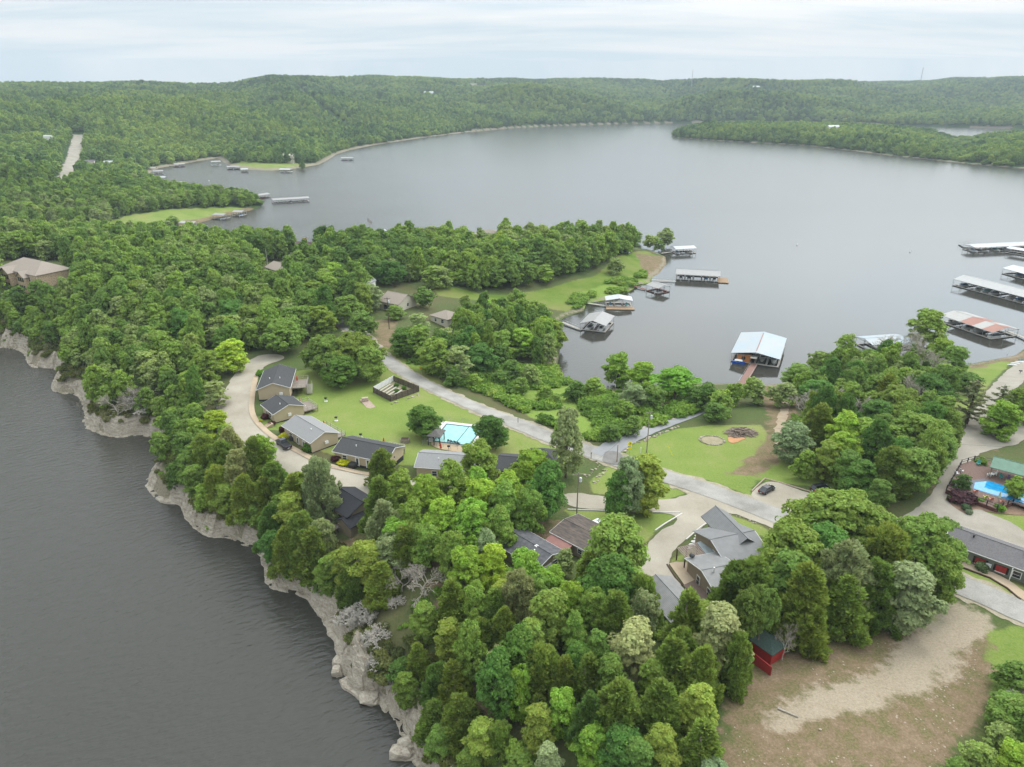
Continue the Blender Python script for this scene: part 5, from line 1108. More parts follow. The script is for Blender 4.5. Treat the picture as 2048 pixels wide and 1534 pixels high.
def pergola():
    pa, pb, pc, pd = [G(u, v, z0+2.9) for u, v in ((1386.6,1131),(1423,1125),(1393,1087),(1355,1097))]
    r = thing('pergola', 'open lattice pergola with dark posts beside the grey house', 'pergola', (pa[0], pa[1], z0)); m1, m2, ps = MB(), MB(), MB()
    L_ = lambda a, b_, f: a + (b_-a)*f
    for i in range(11):
        a, b_ = L_(pa, pb, i/10), L_(pd, pc, i/10); m1.tube((a[0]-pa[0],a[1]-pa[1],2.9),(b_[0]-pa[0],b_[1]-pa[1],2.9),.075,n=4)
    for i in range(17):
        a, b_ = L_(pa, pd, i/16), L_(pb, pc, i/16); m2.tube((a[0]-pa[0],a[1]-pa[1],3.03),(b_[0]-pa[0],b_[1]-pa[1],3.03),.06,n=4)
    m1.build('beam', mat('pinkish timber', (.40,.31,.27), .8, .15, 3), r); m2.build('slat', mat('pinkish timber', (.4,.31,.27)), r)
    for q in (pa, pd, L_(pa, pd, .5), L_(pd, pc, .5)): MB().b2(q[0]-pa[0]-.11,q[0]-pa[0]+.11,q[1]-pa[1]-.11,q[1]-pa[1]+.11,-1,2.85).build('post', woodM, r)
    s = thing('smoker_grill', 'black smoker grill on the patio below the pergola', 'grill', (*G(1381,1146,z0), z0)); MB().tube((-.6,0,.9),(.6,0,.9),.35,n=10).build('barrel', dkMetal, s); MB().b2(-.5,.5,-.3,.3,.05,.5).build('stand', dkMetal, s); MB().tube((.5,0,1),(.5,0,1.7),.08).build('chimney', dkMetal, s)
pergola()
drape('patio', HP([(1338,1128),(1352,1125),(1400,1128),(1388,1160),(1392,1172),(1372,1176)]), .2, walkM, 1.0, smooth=False)
drape('brown_paving', HP([(1366,1172),(1392,1160),(1425,1205),(1412,1215)]), .22, ground_mat('brown paving', [(.3,(.13,.09,.075)),(.7,(.22,.16,.13))], .4, 4), 1.0, smooth=False)
j4, L, *_ = house('garage', 'grey gabled garage with its ridge running toward the camera', 'garage', (1348,1254), (1420,1232), 3.2, 11.5, 'y', 1.4, brownW, metalRd, zg=z0-.4)
ac = thing('air_conditioner', 'outdoor air conditioner with round fan at the front wing corner', 'air conditioner', (*G(1419.7,1209,z0), z0-.3)); MB().b2(-.45,.45,-.45,.45,0,.95).build('cabinet', galv, ac); MB().lathe([(.4,.95),(.4,1.0),(.15,1.03)],14).build('fan_grille', dkMetal, ac)
# motel
k1, L, *_ = house('motel', 'long sage-grey motel with red shuttered windows at the right edge', 'motel', (1887,1082.5), (2150,1178), 3.3, 8.2, 'x', 1.5, greyW, midR, trim=whiteP, ops=[('f',.05,1.7,1.3,1.0,'red'),('f',.17,.8,.8,1.4,'win'),('f',.305,1.7,1.3,1.0,'red'),('f',.375,.9,.6,1.3,'ac'),('f',.475,1.7,1.3,1.0,'red'),('f',.6,1.2,1.2,1.1,'win'),('f',.75,1.7,1.3,1.0,'red')])
MB().b2(L*.555,L*.555+.15,-.6,-.45,-.5,3.2).build('porch_post', whiteP, k1)
for f in (.2, .6): MB().tube((L*f,3.3,4.4),(L*f,3.3,5.0),.15).tube((L*f,3.3,5),(L*f,3.3,5.1),.26).build('roof_vent', dkMetal, k1)
drape('tan_walk', strip([(1895,1118),(1930,1130),(1975,1148),(2010,1165),(2035,1185),(2080,1215)], 2.2), .2, walkM, 1.0)
# lodge, tan-roofed house, roofs in the woods
lo, L, *_ = house('lodge', 'big sandstone lodge with brown hipped roofs at the left edge', 'lodge', (-6,535), (70,552), 7.0, 16, 'hip', 4.0, stoneW, tanR, ops=[('f',.25,2.6,1.9,.3,'dark'),('f',.3,.8,2,3.6,'win'),('f',.72,3.2,1.9,.2,'win'),('f',.8,1.8,2,3.8,'win'),('f',.95,1.6,2.2,.2,'dark')])
house('lodge_wing', 'right wing of the stone lodge with hipped brown roof', 'lodge', (56,551), (128,536), 6.4, 15, 'hip', 3.8, stoneW, tanR, zg=float(lo.location[2]), ops=[('f',.2,2.2,2,3.6,'win'),('f',.3,1.6,2.2,.2,'dark')])
for (x0_, w_, h_, pr_) in ((.33,6.5,7.4,2.2),(.70,5.5,6.6,1.6)):
    Lo = 12.0 if True else 0; X0 = x0_*float(frame((-6,535),(70,552),7.0)[1]); gm2 = MB(); gm2.add([(X0-w_/2,-pr_,-1.5),(X0+w_/2,-pr_,-1.5),(X0+w_/2,-pr_,h_-1.0),(X0,-pr_,h_+1.2),(X0-w_/2,-pr_,h_-1.0),(X0-w_/2,3,-1.5),(X0+w_/2,3,-1.5),(X0+w_/2,3,h_-1.0),(X0,3,h_+1.2),(X0-w_/2,3,h_-1.0)],[(0,1,2,3,4),(9,8,7,6,5),(0,5,6,1),(1,6,7,2),(4,9,5,0)]); gb2 = gm2.build('gable_bay', stoneW, lo)
    for sg in (-1, 1): MB().slab([(X0,-pr_-.5,h_+1.45),(X0+sg*(w_/2+.5),-pr_-.5,h_-1.0),(X0+sg*(w_/2+.5),6,h_-1.0),(X0,6,h_+1.45)],.16).build('gable_roof', tanR, lo)
    for wx in (-.28, 0, .28): MB().box(X0+wx*w_,-pr_-.03,1.3,w_*.2,.08,1.7).build('window', glassM, gb2); MB().box(X0+wx*w_,-pr_-.03,4.7,w_*.2,.08,1.8).build('window', glassM, gb2)
deck(lo, -1, 4.5, -3.2, .2, 3.2, m=woodM, zl=-1.5)
drape('lodge_terrace', HP([(-20,580),(10,588),(62,604),(48,618),(-20,606)]), .3, gravM, 1.5)
m1, L, *_ = house('house', 'tan-roofed house with cream gable end in the trees left of centre', 'house', (756,602), (797,610), 3.2, 12.5, 'x', 3.0, creamW, tanR, ops=[('f',.5,6,2,.1,'dark'),('r',.5,1.2,1.2,1.2,'win')])
house('house', 'small tan-roofed house right of the cream gabled one', 'house', (858,630), (895,640), 3.0, 9.5, 'hip', 2.0, creamW, tanR, ops=[('f',.7,1.4,1.4,1,'win'),('f',.3,1.0,1.2,1,'win')])
house('house', 'brown hipped house roof peeping from the wood by the far pole', 'house', (528,534), (562,545), 4.0, 11, 'x', 2.2, creamW, tanR, ops=[('f',.3,1.2,2,.4,'win'),('f',.6,1.2,2,.4,'win')])
house('house', 'white gable peeping over the treetops by the open lake', 'house', (752,476), (775,476), 8.5, 12, 'y', 3.2, whiteP, whiteR)
house('house', 'brown pyramid roof peeping from the middle of the wooded point', 'house', (948,475), (1008,475), 7.0, 14, 'hip', 3.6, creamW, tanR)
house('house', 'brown roof left of the white gable near the open lake', 'house', (675,478), (720,480), 7.0, 11, 'x', 2.2, creamW, tanR)
cb_, L, *_ = house('house', 'dark brown roof with an orange brick chimney in the wood', 'house', (585,495), (632,497), 6.2, 11, 'x', 2.2, creamW, mat('dull brown roof', (.15,.10,.09), .9, .15, 3)); MB().b2(4,6,5,6,7,10.8).build('chimney', brick, cb_)
house('house', 'blue-grey roof glimpsed between trees on the left slope', 'house', (303,590), (334,588), 5.0, 8, 'shed', .8, greyW, metalR); house('house', 'white flat roof glimpsed in the trees right of the lodge', 'house', (190,566), (232,565), 5.5, 8, 'shed', .5, whiteP, whiteR)
house('house', 'white gabled wall behind the yellow-green tree', 'house', (716,566), (738,568), 6.0, 7, 'y', 2, whiteP, metalR); house('cottage', 'pale cottage roof in the wood above the yellow-green tree', 'house', (700,535), (722,537), 5.5, 8, 'x', 1.8, whiteP, tealR)
# far houses (each alone in its clearing)
def farhouse(label, u, v, L, D, h, wm_, rm, cat='house', kind='x', rz=0.1):
    x, y = hit(u, v); r = thing('far_house', label, cat, (x, y, T(x,y)), rz, 'houses on the far hills'); MB().b2(0,L,0,D,-3,h).build('wall', wm_, r); roofpart(r, L, D, h, L*.12, kind, rm)
    openings(r, L, D, [('f',.3,L*.12,h*.35,h*.3,'dark'),('f',.7,L*.12,h*.35,h*.3,'dark')], 0)
farhouse('large white house on the hill right of the power line cut', 848, 192, 30, 16, 10, whiteP, whiteR); farhouse('tan house with a lawn below the skyline, hill centre', 940, 173, 26, 14, 8, creamW, tanR); farhouse('white barn in a clearing under the right-hand skyline', 1506, 178, 26, 14, 8, whiteP, whiteR)
farhouse('long white roof in the wooded far point', 1656, 268, 22, 12, 13, whiteP, whiteR); farhouse('small white building far up the left hill', 404, 237, 12, 7, 9, whiteP, whiteR); farhouse('white house right of the straight gravel track', 208, 337, 12, 8, 7, whiteP, whiteR)
farhouse('grey-roofed house near the gravel track', 168, 334, 12, 8, 6, creamW, midR); farhouse('white trailer left of the gravel track foot', 90, 290, 10, 5, 11, whiteP, whiteR); farhouse('pale house among trees behind the open white dock', 567, 325, 13, 9, 9, creamW, creamW)
farhouse('small pale building above the marina-side far shore', 1858, 234, 22, 12, 9, creamW, whiteR)
def mast(label, u, v0, v1, R_):
    d = ray(u, v0); s = R_/math.hypot(d[0], d[1]); x, y = d[0]*s, d[1]*s; zt = CAMH + d[2]*s; zb = T(x, y)-2; r = thing('radio_mast', label, 'mast', (x, y, 0), 0, 'radio masts on the skyline')
    m = MB(); 
    for a in range(3): m.tube((1.6*math.cos(a*2.1), 1.6*math.sin(a*2.1), zb), (.8*math.cos(a*2.1), .8*math.sin(a*2.1), zt), .5, .4, 4)
    n = 10
    for i in range(n):
        z = zb + (zt-zb)*(i+.5)/n; m.lathe([(1.2,z-.3),(1.2,z+.3)],5)
    m.build('lattice', galv, r); MB().lathe([(1.5,zt-4),(2.4,zt-2),(1.5,zt)],8).build('antenna', whiteP, r)
mast('short radio mast on the skyline right of centre', 1386, 139, 158, 3300); mast('tall radio mast on the right-hand skyline', 1847, 134, 160, 3900)
# ------------------------------------------------------------------ boats and docks
hullW = mat('white gelcoat', (.72,.72,.70), .25, .05, 3, spec=.5); canvB = mat('blue canvas', (.07,.16,.30), .7, .15, 3); canvT = mat('teal canvas', (.12,.33,.33), .7, .15, 3); canvG = mat('dark canvas', (.06,.065,.075), .7, .15, 3); canvC = mat('cream canvas', (.50,.47,.40), .7, .1, 3)
seatM = mat('boat seats', (.45,.40,.34), .6, .1, 3)
def boat(label, p, rz, L=6.5, cov=None, kind='runabout'):
    r = thing('boat', label, 'boat', (p[0], p[1], 0), rz, 'boats moored in the covered docks'); w = L*.17
    vs = []; ST = [(-.5,.8),(-.2,1),(.15,.95),(.38,.6),(.5,.05)]
    for f, k in ST: vs += [(f*L,-w*k,.75+.15*(f>0.2)),(f*L,-w*k*.75,-.1),(f*L,w*k*.75,-.1),(f*L,w*k,.75+.15*(f>0.2))]
    fs = []
    for i in range(4):
        for j in range(3): fs.append((i*4+j,(i+1)*4+j,(i+1)*4+j+1,i*4+j+1))
    fs += [(0,1,2,3),(16,19,18,17)] + [(i*4,i*4+3,(i+1)*4+3,(i+1)*4) for i in range(4)]
    MB().add(vs, fs).build('hull', hullW if kind != 'blue' else mat('blue hull', (.02,.12,.55), .3, .05, 3), r)
    if cov:
        c = MB(); c.add([(-.42*L,-w*.85,.8),(.2*L,-w*.8,.95),(.2*L,w*.8,.95),(-.42*L,w*.85,.8),(-.35*L,-w*.3,1.5),(.12*L,-w*.3,1.6),(.12*L,w*.3,1.6),(-.35*L,w*.3,1.5)],[(0,1,5,4),(1,2,6,5),(2,3,7,6),(3,0,4,7),(4,5,6,7)]).build('cover', cov, r)
    else:
        MB().b2(-.3*L,-.1*L,-w*.7,w*.7,.7,1.15).b2(0,.08*L,-w*.6,w*.6,.7,1.2).build('seats', seatM, r); MB().add([(.1*L,-w*.7,.9),(.1*L,w*.7,.9),(.04*L,w*.6,1.5),(.04*L,-w*.6,1.5),(.12*L,-w*.7,.9),(.12*L,w*.7,.9),(.06*L,w*.6,1.5),(.06*L,-w*.6,1.5)],[(0,1,2,3),(7,6,5,4),(0,4,5,1),(3,2,6,7),(0,3,7,4),(1,5,6,2)]).build('windscreen', glassM, r)
    return r
BN = [0]
def dock(label, A, B, D, kind='x', e=3.3, rise=1.0, rm=None, wm_=None, boats=0, name='boat_dock', fm=None, group='covered boat docks on the lake', gang=None, covs=None, side='f', panels=None, deckx=None, room=None, blabel=None, steep=None):
    a, L, ang, _ = frame(A, B, e, 0.0); r = thing(name, label, 'boat dock', (a[0], a[1], 0), ang, group); fm = fm or plankM
    f = MB(); n = max(2, int(L/4.2)) if kind == 'x' or side == 'f' else 3
    f.b2(.2,L-.2,.2,1.1,.25,.42); f.b2(.2,L-.2,D-1.5,D-.2,.25,.42)
    for i in range(n+1):
        x = .2+(L-1.1)*i/n; f.b2(x,x+.7,1.1,D-1.5,.25,.42)
    if boats and side == 'f': pass
    f.build('walkway', fm, r)
    g = MB(); g.b2(.3,L-.3,.3,1.0,-.4,.25); g.b2(.3,L-.3,D-1.4,D-.3,-.4,.25)
    for i in range(n+1): x = .3+(L-1.1)*i/n; g.b2(x,x+.5,1.0,D-1.4,-.4,.25)
    g.build('float', floatM, r)
    p = MB()
    for i in range(n+1):
        x = .3+(L-.6)*i/n
        for y in (.35, D*.5, D-.35): p.b2(x-.06,x+.06,y-.06,y+.06,.3,e+ (rise*.5 if y == D*.5 and kind == 'x' else 0))
    for x in (.35, L-.35): p.b2(x-.05,x+.05,.3,D-.3,e-.25,e-.12)
    for y in (.35, D-.35): p.b2(.3,L-.3,y-.05,y+.05,e-.25,e-.12)
    p.build('post', galv, r)
    rf = roofpart(r, L, D, e, rise, kind, rm or dockR, None, th=.12)
    if panels:
        for x0, x1, y0, y1 in panels:   # coloured roof panels laid 3 mm proud
            za = e+rise*min(y0, D-y0)/(D/2)+.02; zb_ = e+rise*min(y1, D-y1)/(D/2)+.02
            MB().slab([(x0*L,y0,za),(x1*L,y0,za),(x1*L,y1,zb_),(x0*L,y1,zb_)],.03).build('rust_red_panel', rustR, rf)
    if room:
        x0, x1, y0, y1, m = room; MB().b2(x0*L,x1*L,y0,y1,.42,e-.3).build('store_room', m, r)
    if deckx: MB().b2(*deckx).build('side_deck', redDeck if fm is redDeck else mat('tan dock deck', (.33,.22,.13), .85, .15, 3), r)
    if gang:
        p1 = G(*gang[0], .4); p2 = G(*gang[1], .5); c, s = math.cos(-ang), math.sin(-ang)
        q = [((v[0]-a[0])*c-(v[1]-a[1])*s, (v[0]-a[0])*s+(v[1]-a[1])*c) for v in (p1, p2)]; dx, dy = q[1][0]-q[0][0], q[1][1]-q[0][1]; l = math.hypot(dx, dy); w = gang[2]/2; nx, ny = -dy/l*w, dx/l*w
        z1, z2 = .5, .75
        gm_ = MB(); gm_.slab([(q[0][0]-nx,q[0][1]-ny,z1),(q[1][0]-nx,q[1][1]-ny,z2),(q[1][0]+nx,q[1][1]+ny,z2),(q[0][0]+nx,q[0][1]+ny,z1)],.14); gw_ = gm_.build('gangway', gang[3] if len(gang) > 3 else plankM, r)
        rl = MB()
        for s_ in (-1, 1):
            for k in np.linspace(0, 1, max(3, int(l/2.2))): x, y = q[0][0]+dx*k+nx*s_, q[0][1]+dy*k+ny*s_; z = z1+(z2-z1)*k; rl.tube((x,y,z-.1),(x,y,z+.9),.035,n=4)
            rl.tube((q[0][0]+nx*s_,q[0][1]+ny*s_,z1+.9),(q[1][0]+nx*s_,q[1][1]+ny*s_,z2+.9),.035,n=4)
        rl.build('handrail', galv, gw_)
    for i in range(boats):
        k = min(n-1, int((i+.5)*n/boats)); x = .2+(L-1.1)*(k+.5)/n+.35; y = D*.30 if side == 'f' else D*.58
        cv = (covs or [canvB, None, canvT, canvG, canvC])[i % len(covs or [1]*5)]
        c, s = math.cos(ang), math.sin(ang); wx, wy = a[0]+x*c-y*s, a[1]+x*s+y*c
        cn_ = {id(canvB):'blue-covered', id(canvT):'teal-covered', id(canvG):'dark-covered', id(canvC):'cream-covered'}.get(id(cv), 'open white')
        boat('%s boat in the %s slip of the %s' % (cn_, ordinal(i), ' '.join((blabel or 'dock').split()[-8:])[:70]), (wx, wy), ang - math.pi/2 if side == 'f' else ang+math.pi/2, min(7.0, D*.62), cv)
    return r, a, L, ang
dock('double-peaked small white dock with floating outer deck off the point', (1352,498.5), (1394,496.5), 9, rm=whiteR, boats=2, gang=((1352,503),(1322,507),1.2), blabel='white dock off the tip')
dock('long grey dock with a wooden end deck, off the grassy point', (1351.6,548), (1441,553), 12, rise=1.6, rm=dockR, boats=4, gang=((1352,563),(1303,560),1.3), deckx=(22.5,28.0,-1.5,8.5,.2,.46), covs=[None,canvG,canvB,None], blabel='long grey dock')
dock('small grey dock with faded red deck between the white and long docks', (1292,569.5), (1316.5,577), 9, rm=dockR, rise=1.1, fm=redDeck, gang=((1292,579),(1268,573),1.6,redDeck), boats=1, covs=[canvG], blabel='red-decked dock')
dock('bright white gabled dock with a long railed gangway', (1211.4,600.7), (1266,601.6), 7.5, kind='y', rm=whiteR, rise=1.1, e=3.4, boats=2, covs=[canvB,canvT], gang=((1214,612),(1168,606),1.5), deckx=(.2,13.5,-4.5,.2,.15,.42), blabel='white gabled dock')
dock('square grey double-slip dock nearest the tree-lined bay shore', (1160,646), (1212,652), 15.5, kind='y', rm=dockR, rise=1.6, e=3.3, boats=2, gang=((1163,660),(1124,645),1.3), covs=[canvG,None], blabel='square grey dock')
db, ab, Lb, angb = dock('large dock with sun-bleached blue roof, orange front room and footbridge', (1462,705.5), (1560.7,719.2), 27, kind='y', rm=blueR, rise=1.5, e=3.6, boats=3, covs=[canvG,None,canvG], room=(.13,.40,.6,6,orangeW), gang=((1509,727),(1484,769),2.6,pinkDeck), blabel='blue-roofed dock')
MB().lathe([(.75,.02),(.75,.0)],14).build('round_emblem', blackP, db).location = (Lb*.265, .56, 2.0); bpy.data.objects['round_emblem'].rotation_euler = (rad(90), 0, 0)
MB().b2(Lb*.41,Lb*.54,-1.2,.5,2.9,3.1).build('entry_awning', canvC, db); MB().b2(Lb*.5-.15,Lb*.5+.15,2,25,5.1,5.2).build('ridge_strip', rustR, db)
bb = boat('bright blue paddle boat moored left of the orange dock room', G(1477,727,0), angb, 4.6, None, 'blue'); MB().add([(-1.6,-.8,1.3),(1.4,-.8,1.3),(1.4,.8,1.3),(-1.6,.8,1.3),(-1.0,0,1.75),(.9,0,1.75)],[(0,1,5,4),(2,3,4,5),(0,4,3),(1,2,5),(0,3,2,1)]).build('canopy', whiteP, bb)
dock('far marina dock with long white roof at the upper right edge', (1950,495), (2130,487), 10, rm=whiteR, rise=.8, boats=9, blabel='far marina dock')
dock('low open slip row left of the far marina roof', (1925,493), (1950,495), 11, rm=galv, rise=.05, e=3.0, kind='shed', name='slip_frame', group='marina docks') if False else None
dock('second white marina roof strip cut by the right edge', (2012,496), (2150,518), 9, rm=whiteR, rise=.7, boats=0)
dock('long bleached marina dock full of boats below the far one', (1906.4,558), (2190,631), 15, rm=marR, rise=1.7, boats=12, e=3.6, blabel='long bleached marina dock')
dock('white marina dock cut by the right edge behind the long one', (2005,536), (2200,588), 14, rm=whiteR, rise=1.5, boats=5, blabel='edge marina dock')
dock('boat dock patched with rust-red roof panels by the beach', (1880,630), (1985.6,665.4), 15, rm=dockR2, rise=1.5, boats=4, covs=[None,canvG,canvC,canvG], panels=[(.38,.62,.1,7.45),(.40,.66,7.55,14.8),(.80,.995,.1,7.45),(.86,.995,7.6,12.0)], gang=((2013,661),(2062,682),1.5), blabel='rust-patched dock')
dock('small bleached blue dock roof behind the trees at the right shore', (1745,690), (1825,684), 10.5, rm=blueR, rise=1.0)
# open framed slips at the left end of the far marina dock
fs_ = thing('slip_frame', 'open railed slips at the left end of the far marina dock', 'boat slip', (*G(1926,496,0), 0), frame((1926,496),(1950,497),0,0)[2]); f_ = MB()
for i in range(6): f_.b2(i*1.6,i*1.6+.08,0,.08,0,3).b2(i*1.6,i*1.6+.08,9,9.08,0,3)
f_.b2(0,8,0,.1,2.9,3).b2(0,8,9,9.1,2.9,3).build('frame', galv, fs_); MB().b2(0,8,-.3,.9,.1,.4).b2(0,.9,0,9,.1,.4).build('walkway', floatM, fs_)
SD = 'small docks along the left inlet'
small = [('small white-roofed dock below the grassy spit, leftmost',(304,461),(333,461.5),8,whiteR,plankM),('cream-roofed dock with red side deck beside the grassy spit',(355.6,446),(386,447),9,dockR2,redDeck),('low grey dock at the middle of the grassy spit shore',(423,429.5),(446,431),9,dockR,plankM),
 ('grey dock nearest the tip of the grassy spit',(463,424),(483,424.5),9,dockR,plankM),('long grey dock with red end behind the spit trees',(475,397),(541,388),9,dockR,redDeck),('long white-fronted dock alone off the tip of the spit',(545.5,400.5),(619,396),10,dockR,plankM),
 ('grey dock poking out above the spit trees',(384,373.5),(404,372),8,dockR,plankM),('red-roofed dock among the inlet trees',(331,370),(348,369),8,rustR,redDeck),('cream dock next to the red-roofed inlet dock',(349,366),(364,365.5),7,dockR2,redDeck),('white dock lowest of the three at the inlet\'s left end',(308,355),(329,355),8,whiteR,plankM),
 ('white dock middle of the three at the inlet\'s left end',(306,343),(326.6,342),8,dockR,plankM),('white roof topmost at the inlet\'s left end',(296,336),(310,336),7,dockR2,plankM),('red-fronted dock under the trees at the inlet\'s back',(348.5,329),(369.6,328),9,dockR,redDeck),
 ('tall white two-deck dock at the back of the inlet',(423,324),(442,323),9,dockR2,whiteP),('grey dock beside the lawn at the inlet\'s right',(453,334),(478.6,333.5),9,dockR,floatM),('small pale dock touching the left end of the far lawn',(481,339),(496,338.5),7,whiteR,redDeck),
 ('open white-framed dock in front of the far lawn',(557,339),(579,339.5),9,whiteR,whiteP),('lone dark dock at the mouth of the inlet',(681,316),(705,316),9,dockR,floatM)]
for lb, A, B, D, rm, fm in small: dock(lb, A, B, D, rm=rm, fm=fm, group=SD, rise=.9, e=3.4 if 'tall' not in lb else 5.0, boats=1 if D > 8 else 0, blabel=lb.split(' dock')[0]+' dock' if 'dock' in lb else 'inlet dock', covs=[canvG if hash(A) % 2 else canvB])

# ------------------------------------------------------------------ vehicles
tyreM = mat('tyre rubber', (.018,.018,.018), .85, .1, 5); rimM = mat('alloy rim', (.32,.32,.33), .3, .05, 3, metal=.8); lampM = mat('lamp glass', (.6,.6,.58), .15, .05, 3, spec=.6); tailM = mat('tail lamp', (.35,.02,.02), .2, .05, 3); plateM = mat('number plate', (.75,.75,.72), .5, .03, 3)
def carpaint(n, c): return mat(n, c, .22, .04, 1.5, spec=.6)
def loft(sec, m, nm, par, sm=False):
    """sec: list of (x, [(y,z)...]) cross-sections"""
    k = len(sec[0][1]); vs = [(x, y, z) for x, pr in sec for y, z in pr]; fs = []
    for i in range(len(sec)-1):
        for j in range(k): fs.append((i*k+j, (i+1)*k+j, (i+1)*k+(j+1)%k, i*k+(j+1)%k))
    fs += [tuple(range(k)), tuple((len(sec)-1)*k+j for j in range(k-1,-1,-1))]
    return MB().add(vs, fs).build(nm, m, par, smooth=sm)
def car(name, label, p, rz, L=4.7, paint=None, style='coupe'):
    r = thing(name, label, 'pickup truck' if style == 'pickup' else 'car', p, rz, 'parked vehicles'); W_ = .92 if style != 'pickup' else 1.0
    H = {'coupe':(.45,.80,.88,1.38),'suv':(.5,1.0,1.05,1.72),'pickup':(.6,1.12,1.15,1.85)}[style]
    def ring(w, z0, z1): return [(-w*.92,z0),(-w,z0+.15),(-w,z1-.12),(-w*.9,z1),(w*.9,z1),(w,z1-.12),(w,z0+.15),(w*.92,z0)]
    hl = L/2; zb = H[0]*.55
    if style == 'pickup': sec = [(-hl,ring(W_*.96,zb+.1,H[1])),(-hl+.1,ring(W_,zb,H[1]+.02)),(-.2,ring(W_,zb,H[1]+.02)),(hl*.5,ring(W_,zb,H[1]+.04)),(hl-.15,ring(W_*.97,zb,H[1]-.05)),(hl,ring(W_*.88,zb+.12,H[1]-.2))]
    else: sec = [(-hl,ring(W_*.86,zb+.12,H[1]-.05)),(-hl+.18,ring(W_*.97,zb,H[1]+.03)),(-hl*.4,ring(W_,zb,H[1]+.06)),(hl*.35,ring(W_,zb,H[1]+.02)),(hl-.3,ring(W_*.96,zb,H[1]-.12)),(hl,ring(W_*.8,zb+.12,H[1]-.3))]
    body = loft(sec, paint, 'body', r, True)
    def cab(w0, w1, z): return [(-w0,z),(w0,z)]
    if style == 'pickup': x = [-.35,.0-.1,1.05,1.75]
    elif style == 'suv': x = [-hl+.1,-hl+.55,.75,1.35]
    else: x = [-hl+.35,-.95,.45,1.25]
    z0, z1 = H[1]-.02, H[3]; w0, w1 = W_*.88, W_*.70
    vs = [(x[0],-w0,z0),(x[3],-w0,z0),(x[3],w0,z0),(x[0],w0,z0),(x[1],-w1,z1),(x[2],-w1,z1),(x[2],w1,z1),(x[1],w1,z1)]
    MB().add(vs, [(0,1,5,4),(1,2,6,5),(2,3,7,6),(3,0,4,7),(4,5,6,7)]).build('windows', glassM, r)
    MB().slab([(x[1]-.06,-w1-.02,z1+.03),(x[2]+.06,-w1-.02,z1+.03),(x[2]+.06,w1+.02,z1+.03),(x[1]-.06,w1+.02,z1+.03)],.06).build('roof', paint, r)
    pl = MB()
    for s in (-1, 1):
        pl.tube((x[3],s*w0,z0),(x[2],s*w1,z1),.035,n=4); pl.tube((x[0],s*w0,z0),(x[1],s*w1,z1),.045,n=4); pl.tube(((x[0]+x[3])/2,s*(w0+.01),z0),((x[1]+x[2])/2,s*(w1+.01),z1),.04,n=4)
    pl.build('pillar', paint, r)
    rw = .33 if style == 'coupe' else .40
    for sx in (-1, 1):
        for sy in (-1, 1):
            cx, cy = sx*hl*.62, sy*(W_-.10); w = MB().tube((cx,cy-.12,rw),(cx,cy+.14*1,rw),rw,n=16).build('wheel', tyreM, r); MB().tube((cx,cy+sy*.10,rw),(cx,cy+sy*.155,rw),rw*.62,n=12).build('rim', rimM, w)
    for sy in (-1, 1):
        MB().box(hl-.12, sy*W_*.66, H[1]-.27, .22, .38, .14).build('headlight', lampM, r); MB().box(-hl+.03, sy*W_*.68, H[1]-.12, .14, .34, .14).build('tail_light', tailM, r)
        MB().box(x[3]-.25, sy*(W_+.10), z0+.05, .14, .2, .13).build('wing_mirror', paint, r)
    MB().box(-hl-.01, 0, zb+.22, .04, .5, .14).build('number_plate', plateM, r)
    if style == 'pickup': MB().b2(-hl+.12,-.5,-W_*.8,W_*.8,H[1]-.02,H[1]+.035).build('bed_liner', tyreM, r)
    MB().box(hl-.02, 0, zb+.28, .12, W_*1.0, .2).build('grille', dkMetal, r)
    return r
def ground_at(u, v): x, y = hit(u, v); return (x, y, T(x, y)+.12)
def heading(p, q): a, b_ = hit(*p), hit(*q); return math.atan2(b_[1]-a[1], b_[0]-a[0])
car('pickup_truck', 'black crew-cab pickup parked beside the pale grey cabin', ground_at(568,893), heading((580,903),(556,884)), 5.8, carpaint('navy-black paint', (.012,.015,.024)), 'pickup')
car('car', 'black coupe parked on the timber-edged gravel bay', ground_at(1533,983), heading((1522,989),(1546,976)), 4.8, carpaint('black paint', (.012,.012,.015)), 'coupe')
car('car', 'dark car half hidden under trees right of the black coupe', ground_at(1640,982), heading((1628,985),(1655,979)), 4.7, carpaint('dark grey paint', (.02,.021,.023)), 'suv')
car('car', 'silver car parked in the grass near the tip of the point', ground_at(1252,507), heading((1246,504),(1262,509)), 4.8, carpaint('silver paint', (.42,.43,.45)), 'suv')
car('car', 'bright blue car glimpsed through the big oak by the road', ground_at(1752,1040), heading((1740,1036),(1762,1044)), 4.6, carpaint('blue paint', (.01,.16,.50)), 'suv')

# ------------------------------------------------------------------ pools, decks and furniture
poolM = mat('turquoise pool water', (.24,.56,.53), .06, .14, .8, spec=.6, bump=.05, bscale=2); poolB = mat('bright blue pool water', (.02,.30,.60), .06, .2, .9, spec=.6, bump=.05, bscale=2); copM = mat('pale coping', (.62,.59,.55), .8, .06, 3); duskM = mat('slate paving', (.15,.155,.17), .8, .1, 2)
def rectpx(A, B, z, depth):
    a = G(*A, z); b_ = G(*B, z); d = b_-a; L = float(np.hypot(*d)); return a, L, math.atan2(d[1], d[0])
zc = T(*hit(915,880)) + .3
a, L, an = rectpx((868,882), (937.5,890.5), zc, 0)
pr = thing('swimming_pool', 'turquoise swimming pool with pale deck on the lawn', 'pool', (a[0], a[1], zc), an); Dp = 10.5
MB().b2(-2,L+1.6,-.3,Dp+1.8,-1.2,.0).build('pool_deck', copM, pr); MB().slab([(0,0,.02),(L,0,.02),(L+.4,Dp,.02),(0,Dp,.02)],.015).build('water', poolM, pr)
